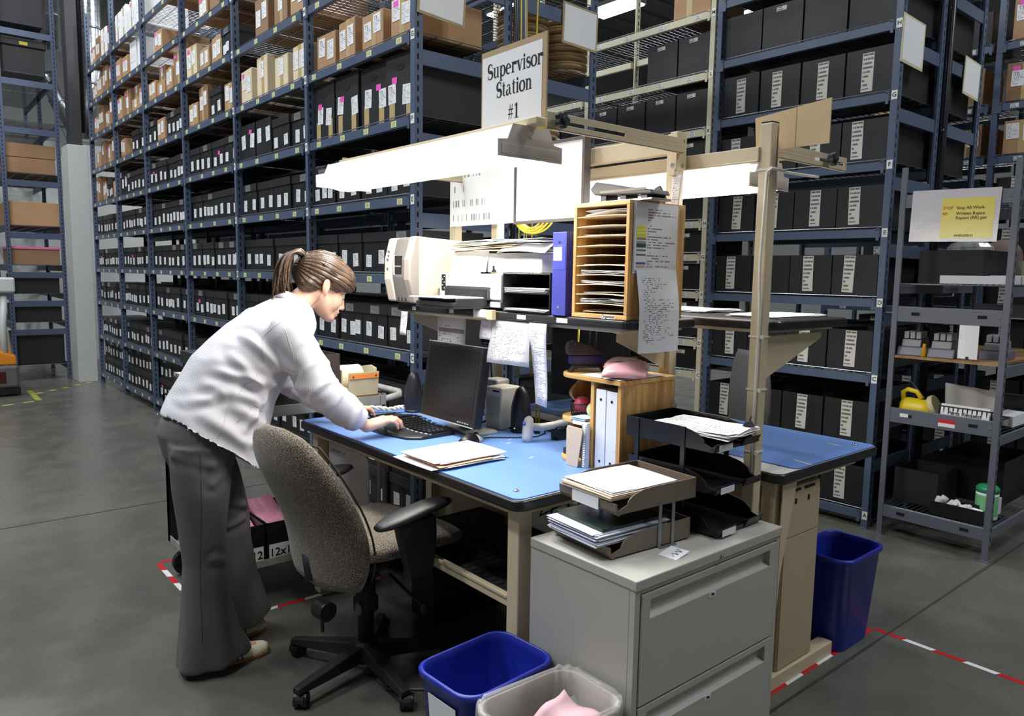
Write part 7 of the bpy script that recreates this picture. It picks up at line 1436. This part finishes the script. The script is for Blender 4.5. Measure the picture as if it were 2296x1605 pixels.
# hands
def hand(W_, fwd, side, tipz, spread=1.0, curl=1.0):
    fwd = np.array(fwd, float); fwd /= np.linalg.norm(fwd); side = np.array(side, float); side -= fwd * (side @ fwd); side /= np.linalg.norm(side); up = np.cross(fwd, side); up = up if up[2] > 0 else -up
    P = lambda a, l, u: W_ + fwd * a + side * l + up * u
    kn = [(0.083, 0.029), (0.088, 0.009), (0.083, -0.011), (0.075, -0.029)]; ln = [(0.041, 0.024, 0.019), (0.045, 0.027, 0.02), (0.041, 0.025, 0.019), (0.032, 0.019, 0.017)]
    for (a, l), r in zip(kn, (0.0125, 0.0125, 0.012, 0.011)): B.cone(P(0.0, l * 0.5, 0.0), P(a, l, 0.008), 0.0185, r, 0.012)
    B.ell(P(0.045, 0.0, 0.0), (0.045, 0.036, 0.016), 0.012, np.stack([fwd, side, up]))
    for q, ((a, l), L_) in enumerate(zip(kn, ln)):
        p = P(a, l, 0.008); ang = (0.12 + 0.05 * q) * curl; r = (0.0095, 0.0098, 0.0093, 0.0083)[q]; dl = (l * 0.12) * spread
        for j, (ll, da) in enumerate(zip(L_, (0.0, 0.62, 0.5))):
            ang += da * curl; d = fwd * math.cos(ang) - up * math.sin(ang) + side * dl * 8 * 0.3; d /= np.linalg.norm(d); p2 = p + d * ll; r2 = r * (0.93 if j < 2 else 0.8); B.cone(p, p2, r, r2, 0.0035 if j else 0.006); p, r = p2, r2
    t0, t1, t2, t3 = P(0.018, 0.02, -0.006), P(0.048, 0.043, -0.012), P(0.078, 0.05, -0.016), P(0.1, 0.046, -0.019)
    B.cone(t0, t1, 0.0165, 0.0125, 0.01); B.cone(t1, t2, 0.0115, 0.0105, 0.005); B.cone(t2, t3, 0.0102, 0.0075, 0.004)
hand(wr_r + np.array((0.004, 0.0, 0.0)), (0.96, -0.10, 0.12), (0.05, 1.0, 0.0), 0.86); hand(wr_l + np.array((0.004, 0.0, 0.0)), (0.96, -0.12, 0.03), (-0.1, -1.0, 0.0), 0.86)
me, P, Q = B.mesh('person'); me.materials.append(SKIN); me.materials.append(LIP)
cen = P[Q].mean(1) - HO; lf, ls, lu = cen @ fv, cen @ sv, cen @ uv_
lipm = ((ls / 0.021) ** 2 + ((lu + 0.0815) / 0.0135) ** 2 < 1) & (lf > 0.09); me.polygons.foreach_set('material_index', lipm.astype(np.int32))
person = put('person', me); tag(person, 'person in a white coat and grey trousers leaning over the desk, typing', 'person')
def arr_mesh(name, me_, m, parent=person, label=None):
    me_.materials.clear(); me_.materials.append(m); o = put(name, me_, parent); 
    if label: o['label'] = label
    return o
# eyes, brows, lashes
for s_ in (-1, 1):
    e = HP(0.086, s_ * 0.03, -0.0105); EYW = mat('eye_white', (226, 222, 216), 0.2, var=0); o = part('eye', MB().sphere(tuple(e), 0.0118, 16, 10), EYW, person, 0, True)
    ir = e + fv * 0.0062 - uv_ * 0.004; part('iris', MB().sphere(tuple(ir), 0.0066, 12, 8), mat('iris_brown', (60, 44, 34), 0.1, var=0), o, 0, True)
    lid = [tuple(HP(0.0945 - 0.004 * abs(q) ** 2, s_ * (0.03 + 0.0125 * q), -0.0055 - 0.0035 * q * q)) for q in (-1, -.6, -.2, .2, .6, 1)]; part('eyelashes', MB().tube(lid, 0.0022, 6), mat('lash_dark', (40, 30, 26), 0.6, var=0), person, 0, True)
    br = [tuple(HP(0.099 - 0.006 * abs(q + .4 * 1) ** 2, s_ * (0.031 + 0.02 * q), 0.0125 + 0.003 * (1 - q * q))) for q in (-1, -.5, 0, .5, 1)]; part('eyebrow', MB().tube(br, [0.002, 0.0028, 0.0028, 0.0024, 0.0012], 6), mat('brow_brown', (86, 62, 46), 0.7, var=0), person, 0, True)
# hair cap in head space, so the strand texture runs from forehead to pony tail
H = Field((-0.16, -0.12, -0.12), (0.14, 0.12, 0.16), 0.0034)
H.ell((-0.014, 0, 0.034), (0.113, 0.088, 0.099), 0.01); H.ell((0.052, -0.012, 0.042), (0.066, 0.076, 0.068), 0.02); H.ell((-0.075, 0, 0.035), (0.055, 0.05, 0.055), 0.02)
H.cone((-0.07, -0.035, -0.03), (-0.09, 0.03, 0.02), 0.04, 0.045, 0.02); H.cone((0.02, -0.074, 0.03), (0.098, -0.046, 0.038), 0.02, 0.016, 0.015); H.cone((0.02, 0.074, 0.03), (0.098, 0.046, 0.038), 0.02, 0.016, 0.015)
H.ell((0.095, 0.0, -0.06), (0.078, 0.12, 0.078), 0.012, None, True); H.ell((0.02, 0.0, -0.085), (0.07, 0.13, 0.082), 0.012, None, True)
for s_ in (-1, 1): H.ell((-0.012, s_ * 0.088, -0.014), (0.026, 0.02, 0.036), 0.008, None, True)
H.ell((-0.03, 0, -0.12), (0.09, 0.12, 0.07), 0.015, None, True)
me, P, Q = H.mesh('hair'); r3 = np.random.default_rng(2)
fl = np.arctan2(P[:, 2] - 0.02, np.abs(P[:, 1]) + 0.02); nr_ = P - np.array((-0.014, 0, 0.03)); nr_ /= np.linalg.norm(nr_, axis=1)[:, None]
P = P + nr_ * (0.0022 * np.sin(fl * 34 + P[:, 0] * 16) + 0.0016 * np.sin(fl * 71 + 1 + P[:, 0] * 30))[:, None]; me.vertices.foreach_set('co', P.astype(np.float32).ravel()); me.update()
hair = arr_mesh('hair', me, HAIRM); hair.matrix_world = Matrix(((fv[0], sv[0], uv_[0], HO[0]), (fv[1], sv[1], uv_[1], HO[1]), (fv[2], sv[2], uv_[2], HO[2]), (0, 0, 0, 1)))
def strand(mb, pts, r, n=7): mb.tube(pts, r, n)
mb = MB(); rs = random.Random(9)
for k in range(46):
    a, q = rs.uniform(0, 2 * PI), rs.random() ** 0.5; dy, dx = 0.02 * q * math.cos(a), 0.02 * q * math.sin(a); ln = rs.uniform(0.75, 1.12); sw = rs.uniform(-1, 1)
    pts = [(-0.115, dy * 0.5, 0.068 + dx * 0.5), (-0.148, dy * 1.0, 0.078 + dx * 0.7), (-0.178 + dx * 0.6, dy * 1.5, 0.058 + dx * 0.5), (-0.187 + dx * 1.2, dy * 1.9, 0.01), (-0.172 + dx * 1.8, dy * 2.2 + 0.004 * sw, -0.05 * ln), (-0.142 + dx * 2.2 + 0.012 * sw, dy * 2.2 + 0.012 * sw, -0.105 * ln), (-0.112 + dx * 2.4 + 0.03 * sw, dy * 1.8 + 0.016 * sw, -0.15 * ln)]
    mb.tube(pts, [0.005, 0.0055, 0.0062, 0.006, 0.0052, 0.004, 0.0012], 6)
pt = part('pony_tail', mb, HAIRM, hair, 0, True); sub(pt, 1)
part('hair_tie', MB().tube([(-0.122 + 0.006 * math.sin(a), 0.017 * math.cos(a), 0.069 + 0.017 * math.sin(a)) for a in [2 * PI * q / 16 for q in range(17)]], 0.005, 8, cap=False), BLACKP, hair, 0, True)
mb = MB(); mb.tube([(-0.02, -0.078, -0.035), (-0.02, -0.074, -0.08), (-0.035, -0.07, -0.12), (-0.055, -0.066, -0.135)], 0.0011, 5); mb.tube([(0.03, -0.09, 0.04), (-0.05, -0.088, 0.06), (-0.11, -0.04, 0.075)], 0.002, 5); mb.tube([(0.0, -0.06, 0.125), (-0.08, -0.04, 0.115), (-0.125, 0.0, 0.08)], 0.002, 5)
part('loose_strands', mb, HAIRM, hair, 0, True)
# ------------------------------------------------------------------ clothes
def ring_xz(Bp, Fp, w, n=40, e=0.8, yc=2.858, flat=1.0):
    B_, F_ = np.array(Bp), np.array(Fp); c = (B_ + F_) / 2; h_ = (F_ - B_) / 2; out = []
    for k in range(n):
        a = 2 * PI * k / n; ca, sa = math.copysign(abs(math.cos(a)) ** e, math.cos(a)), math.copysign(abs(math.sin(a)) ** e, math.sin(a)); out.append((c[0] + h_[0] * ca, yc + w * sa, c[1] + h_[1] * ca))
    return out
def arm_rings(ps, rs_, n=24, ecc=1.0):
    mbx = MB(); mbx.tube(ps, rs_, n); return mbx
def fuse(mb, vox, name, smooth=6):
    me = mb.mesh(name, WHITE); o = put(name, me); md = o.modifiers.new('r', 'REMESH'); md.mode = 'VOXEL'; md.voxel_size = vox; md.adaptivity = 0; sm = o.modifiers.new('s', 'SMOOTH'); sm.factor = 0.5; sm.iterations = smooth
    dg = bpy.context.evaluated_depsgraph_get(); out = bpy.data.meshes.new_from_object(o.evaluated_get(dg)); bpy.data.objects.remove(o); out.polygons.foreach_set('use_smooth', [True] * len(out.polygons)); return out
def displace(me, fn):
    n = len(me.vertices); P = np.empty(n * 3, np.float32); me.vertices.foreach_get('co', P); P = P.reshape(-1, 3); Nn = np.empty(n * 3, np.float32); me.vertices.foreach_get('normal', Nn); Nn = Nn.reshape(-1, 3)
    P = P + Nn * fn(P, Nn)[:, None]; me.vertices.foreach_set('co', P.astype(np.float32).ravel()); me.update(); return me
def seg_t(P, a, b2):
    a, b2 = np.array(a, float), np.array(b2, float); d = b2 - a; t = np.clip(((P - a) @ d) / (d @ d), 0, 1); q = a + t[:, None] * d; return t, np.linalg.norm(P - q, axis=1)
COAT = mat('white_coat_cloth', (226, 222, 226), 0.75, var=0, sheen=0.1); N, L, b = nodes_of(COAT)
tc = N.new('ShaderNodeTexCoord'); sp = N.new('ShaderNodeSeparateXYZ'); L.new(tc.outputs['Object'], sp.inputs[0])
def _line(sock):
    m1_ = N.new('ShaderNodeMath'); m1_.operation = 'MULTIPLY'; L.new(sock, m1_.inputs[0]); m1_.inputs[1].default_value = 190; m2_ = N.new('ShaderNodeMath'); m2_.operation = 'FRACT'; L.new(m1_.outputs[0], m2_.inputs[0]); m3_ = N.new('ShaderNodeMath'); m3_.operation = 'LESS_THAN'; L.new(m2_.outputs[0], m3_.inputs[0]); m3_.inputs[1].default_value = 0.3; return m3_.outputs[0]
ad = N.new('ShaderNodeMath'); ad.operation = 'MAXIMUM'; L.new(_line(sp.outputs[0]), ad.inputs[0]); L.new(_line(sp.outputs[2]), ad.inputs[1]); mx = N.new('ShaderNodeMix'); mx.data_type = 'RGBA'; mx.inputs['A'].default_value = lin((230, 226, 229)); mx.inputs['B'].default_value = lin((204, 202, 212)); L.new(ad.outputs[0], mx.inputs['Factor']); L.new(mx.outputs['Result'], b.inputs['Base Color'])
CR = [((0.752, 0.972), (1.098, 0.715), 0.20), ((0.744, 0.958), (1.094, 0.702), 0.212), ((0.772, 1.02), (1.112, 0.80), 0.205), ((0.82, 1.094), (1.125, 0.90), 0.19), ((0.868, 1.172), (1.15, 0.99), 0.182), ((0.935, 1.232), (1.195, 1.08), 0.187), ((1.005, 1.286), (1.245, 1.15), 0.198), ((1.08, 1.333), (1.285, 1.215), 0.198), ((1.145, 1.368), (1.315, 1.265), 0.165), ((1.2, 1.395), (1.325, 1.30), 0.105), ((1.228, 1.412), (1.33, 1.315), 0.072)]
mb = MB(); mb.loft([ring_xz(*c) for c in CR])
sl_r = [sh_r + np.array((-0.03, 0.03, 0.02)), sh_r, sh_r + (el_r - sh_r) * 0.5, el_r, el_r + (wr_r - el_r) * 0.4, el_r + (wr_r - el_r) * 0.84]
sl_l = [sh_l + np.array((-0.03, -0.03, 0.02)), sh_l, sh_l + (el_l - sh_l) * 0.5, el_l, el_l + (wr_l - el_l) * 0.4, el_l + (wr_l - el_l) * 0.7]
for sl in (sl_r, sl_l): mb.tube([tuple(p) for p in sl], [0.075, 0.088, 0.08, 0.074, 0.066, 0.054], 22)
me = fuse(mb, 0.006, 'lab_coat', 12)
def coat_folds(P, Nn):
    d = np.zeros(len(P)); x, y, z = P.T
    # diagonal pulls over the back and waist, drape waves at the hem, sleeve creases
    ax_ = (x - 0.9) * 0.62 + (z - 1.1) * 0.78; body = np.clip((1.25 - x) / 0.2, 0, 1)
    hem = np.clip((0.06 - ax_) / 0.3, 0, 1); d += 0.005 * hem * np.sin(y * 30 + x * 14)
    for (a, b2, w, amp) in (((0.83, 2.66, 1.1), (1.09, 2.66, 0.99), 0.02, 0.014), ((0.86, 2.66, 1.15), (1.12, 2.66, 1.06), 0.016, 0.011), ((0.95, 2.66, 1.19), (1.08, 2.66, 1.02), 0.018, 0.012), ((0.98, 2.66, 0.92), (1.13, 2.66, 1.08), 0.016, 0.012), ((0.92, 2.66, 1.03), (1.06, 2.66, 0.93), 0.02, 0.011), ((1.0, 2.7, 1.26), (1.13, 2.66, 1.12), 0.018, 0.012), ((0.84, 2.64, 0.98), (1.02, 2.64, 0.84), 0.022, 0.01), ((0.8, 2.8, 1.02), (0.9, 2.68, 1.05), 0.016, 0.01), ((1.02, 2.66, 0.86), (1.1, 2.66, 0.98), 0.015, 0.012)):
        t, r_ = seg_t(P * np.array((1, 0.35, 1)), np.array(a) * np.array((1, 0.35, 1)), np.array(b2) * np.array((1, 0.35, 1))); d += amp * np.exp(-(r_ / w) ** 2) * np.sin(np.clip(t, 0.02, 0.98) * PI) ** 0.5 - amp * 0.6 * np.exp(-((r_ - 1.7 * w) / w) ** 2)
    for (a, b2) in ((sh_r, el_r), (el_r, wr_r), (sh_l, el_l), (el_l, wr_l)):
        t, r_ = seg_t(P, a, b2); m_ = np.exp(-np.clip(r_ - 0.06, 0, 1) ** 2 / 0.03 ** 2) * np.clip((x - 1.12) / 0.06, 0, 1); d += m_ * (0.0075 * np.maximum(0, np.sin(t * 9 + y * 26 + x * 12)) ** 3 + 0.005 * np.maximum(0, np.sin(t * 17 - y * 40 + 1)) ** 3 - 0.002)
    d -= 0.0 * body
    return d.astype(np.float32)
coat = arr_mesh('lab_coat', displace(me, coat_folds), COAT, label='white hip length work coat')
# collar, hem band, side seam, pocket
mb = MB(); rg = []
for k in range(21):
    a = -PI * 0.9 + 1.8 * PI * k / 20; c = np.array((1.268, 2.858, 1.352)); up_ = np.array((0.62, 0, 0.785)); bk = np.array((-0.785, 0, 0.62)); sd = np.array((0, 1, 0)); rr = 0.066 + 0.006 * math.cos(a)
    p = c + bk * rr * math.cos(a) * 1.0 + sd * rr * math.sin(a); op = 0.012 * (1 - math.cos(a)) ; nrm = (bk * math.cos(a) + sd * math.sin(a)); rg.append([tuple(p + up_ * 0.02), tuple(p + nrm * 0.004 + up_ * 0.021), tuple(p + nrm * (0.022 + op) - up_ * 0.016), tuple(p + nrm * (0.018 + op) - up_ * 0.019), tuple(p - nrm * 0.002 - up_ * 0.015)])
mb.loft(rg); part('collar', mb, COAT, coat, 0, True)
from mathutils.bvhtree import BVHTree
def seam(me_, pts, m, parent, r=0.0013, name='seam'):
    bv_ = BVHTree.FromPolygons([v.co for v in me_.vertices], [p.vertices for p in me_.polygons]); out = []
    for i in range(len(pts) - 1):
        for q in range(6):
            x = pts[i][0] + (pts[i + 1][0] - pts[i][0]) * q / 6; z = pts[i][1] + (pts[i + 1][1] - pts[i][1]) * q / 6; h_ = bv_.ray_cast(Vector((x, 2.3, z)), Vector((0, 1, 0)))[0]
            if h_ and h_.y < 2.9: out.append((h_.x, h_.y - 0.0002, h_.z))
    if len(out) > 2: return part(name, MB().tube(out, r, 6), m, parent, 0, True)
SEAM = mat('coat_seam', (206, 202, 208), 0.8, var=0)
for pl in ([(1.14, 1.325), (1.089, 1.291), (1.055, 1.246), (1.047, 1.205), (1.065, 1.155)], [(1.065, 1.155), (1.015, 1.099), (0.965, 1.056), (0.924, 1.007), (0.895, 0.942), (0.874, 0.89)], [(1.117, 1.286), (1.136, 1.209), (1.159, 1.127)], [(1.116, 1.076), (1.185, 1.019), (1.275, 0.922)], [(0.953, 0.946), (1.023, 1.003), (1.07, 0.96)]): seam(me, pl, SEAM, coat)
# trousers
TRO = mat('grey_trouser_cloth', (98, 95, 95), 0.85, var=0.08, scale=160, bump=0.15, bscale=500)
def ell_ring(cx, cy, z, rx, ry, tilt=0.0, n=30): return [(cx + rx * math.cos(a), cy + ry * math.sin(a), z + tilt * rx * math.cos(a)) for a in [2 * PI * k / n for k in range(n)]]
mb = MB(); mb.loft([ell_ring(0.905, 2.855, 1.0, 0.11, 0.15), ell_ring(0.872, 2.855, 0.94, 0.128, 0.165), ell_ring(0.862, 2.855, 0.87, 0.132, 0.172, -0.2), ell_ring(0.868, 2.855, 0.80, 0.12, 0.165, -0.1), ell_ring(0.872, 2.855, 0.76, 0.1, 0.15)])
mb.loft([ell_ring(0.86, 2.765, 0.86, 0.122, 0.09, -0.1), ell_ring(0.848, 2.763, 0.70, 0.103, 0.088), ell_ring(0.846, 2.762, 0.55, 0.084, 0.08), ell_ring(0.848, 2.762, 0.42, 0.074, 0.077), ell_ring(0.848, 2.763, 0.28, 0.083, 0.081), ell_ring(0.862, 2.765, 0.14, 0.112, 0.092), ell_ring(0.878, 2.768, 0.035, 0.14, 0.104, 0.1)])
mb.loft([ell_ring(0.885, 2.935, 0.86, 0.12, 0.09, -0.1), ell_ring(0.94, 2.938, 0.70, 0.11, 0.088), ell_ring(0.985, 2.94, 0.55, 0.097, 0.084), ell_ring(0.998, 2.94, 0.42, 0.09, 0.082), ell_ring(1.015, 2.943, 0.26, 0.098, 0.088), ell_ring(1.035, 2.946, 0.14, 0.112, 0.096), ell_ring(1.052, 2.95, 0.065, 0.118, 0.1, 0.3)])
me = fuse(mb, 0.007, 'trousers', 10)
def tro_folds(P, Nn):
    x, y, z = P.T; d = 0.0035 * np.sin((x - 0.85) * 60 + y * 40) * np.clip((0.5 - z) / 0.3, 0, 1) + 0.004 * np.sin(y * 70 + x * 25) * np.clip((0.3 - z) / 0.25, 0, 1)
    for (a, b2, w, amp) in (((0.93, 2.72, 0.78), (0.86, 2.69, 0.73), 0.016, 0.008), ((0.96, 2.86, 0.6), (1.07, 2.88, 0.56), 0.014, 0.009), ((0.97, 2.86, 0.5), (1.08, 2.87, 0.53), 0.013, 0.008), ((0.86, 2.69, 0.45), (0.93, 2.72, 0.41), 0.016, 0.006), ((0.75, 2.74, 0.84), (0.86, 2.68, 0.80), 0.016, 0.006)):
        t, r_ = seg_t(P, a, b2); d = d + amp * np.exp(-(r_ / w) ** 2) - 0.6 * amp * np.exp(-((r_ - 1.7 * w) / w) ** 2)
    return d.astype(np.float32)
tro = arr_mesh('trousers', displace(me, tro_folds), TRO, label='grey flared trousers')
seam(me, [(0.823, 0.844), (0.82, 0.633), (0.812, 0.387), (0.81, 0.101)], mat('trouser_seam', (70, 68, 68), 0.9, var=0), tro, 0.001)
# shoes
SHOE = mat('cream_shoe_leather', (226, 216, 192), 0.5, var=0.03); SOLE = mat('tan_sole', (150, 112, 70), 0.7, var=0.05)
def shoe(x, y, rz, lift):
    rg = []; so = []
    for u, w, h_, z0 in ((0.0, 0.016, 0.03, 0.012), (0.03, 0.03, 0.055, 0.012), (0.09, 0.034, 0.05, 0.012), (0.15, 0.04, 0.045, 0.012), (0.2, 0.043, 0.034, 0.012), (0.235, 0.034, 0.026, 0.014), (0.25, 0.015, 0.016, 0.018)):
        lz = lift * (1 - min(1, u / 0.17)) ** 1.3
        rg.append([(u, w * math.copysign(abs(math.cos(a)) ** 0.7, math.cos(a)), lz + z0 + max(0, h_ * math.sin(a)) if a <= PI else lz + z0) for a in [PI * k / 12 for k in range(13)]]); so.append([(u * 1.03 - 0.004, w * 1.08 * q, lz + zz) for q, zz in ((-1, 0.001), (1, 0.001), (1.0, 0.016), (-1.0, 0.016))])
    o = part('shoe', MB().loft(rg), SHOE, person, 0, True, loc=(x, y, 0), rot=(0, 0, rz)); part('sole', MB().loft(so), SOLE, o, 0.003); 
    part('toe_cap', MB().sphere((0.232, 0, 0.018), 0.03, 14, 8, (0.85, 1.15, 0.55)), SOLE, o, 0, True)
    mb = MB()
    for q in range(2): mb.tube([(0.12 + q * 0.016, 0.041 * math.cos(a), 0.014 + 0.049 * math.sin(a)) for a in [PI * k / 10 for k in range(11)]], 0.0022, 6)
    for q in range(2): mb.tube([(0.055 + q * 0.016, -0.036, 0.02), (0.065 + q * 0.016, -0.032, 0.05)], 0.0022, 6)
    part('stripes', mb, INK, o, 0, True); return o
shoe(0.83, 2.765, 0.0, 0.0); shoe(0.905, 2.915, 0.2, 0.02)
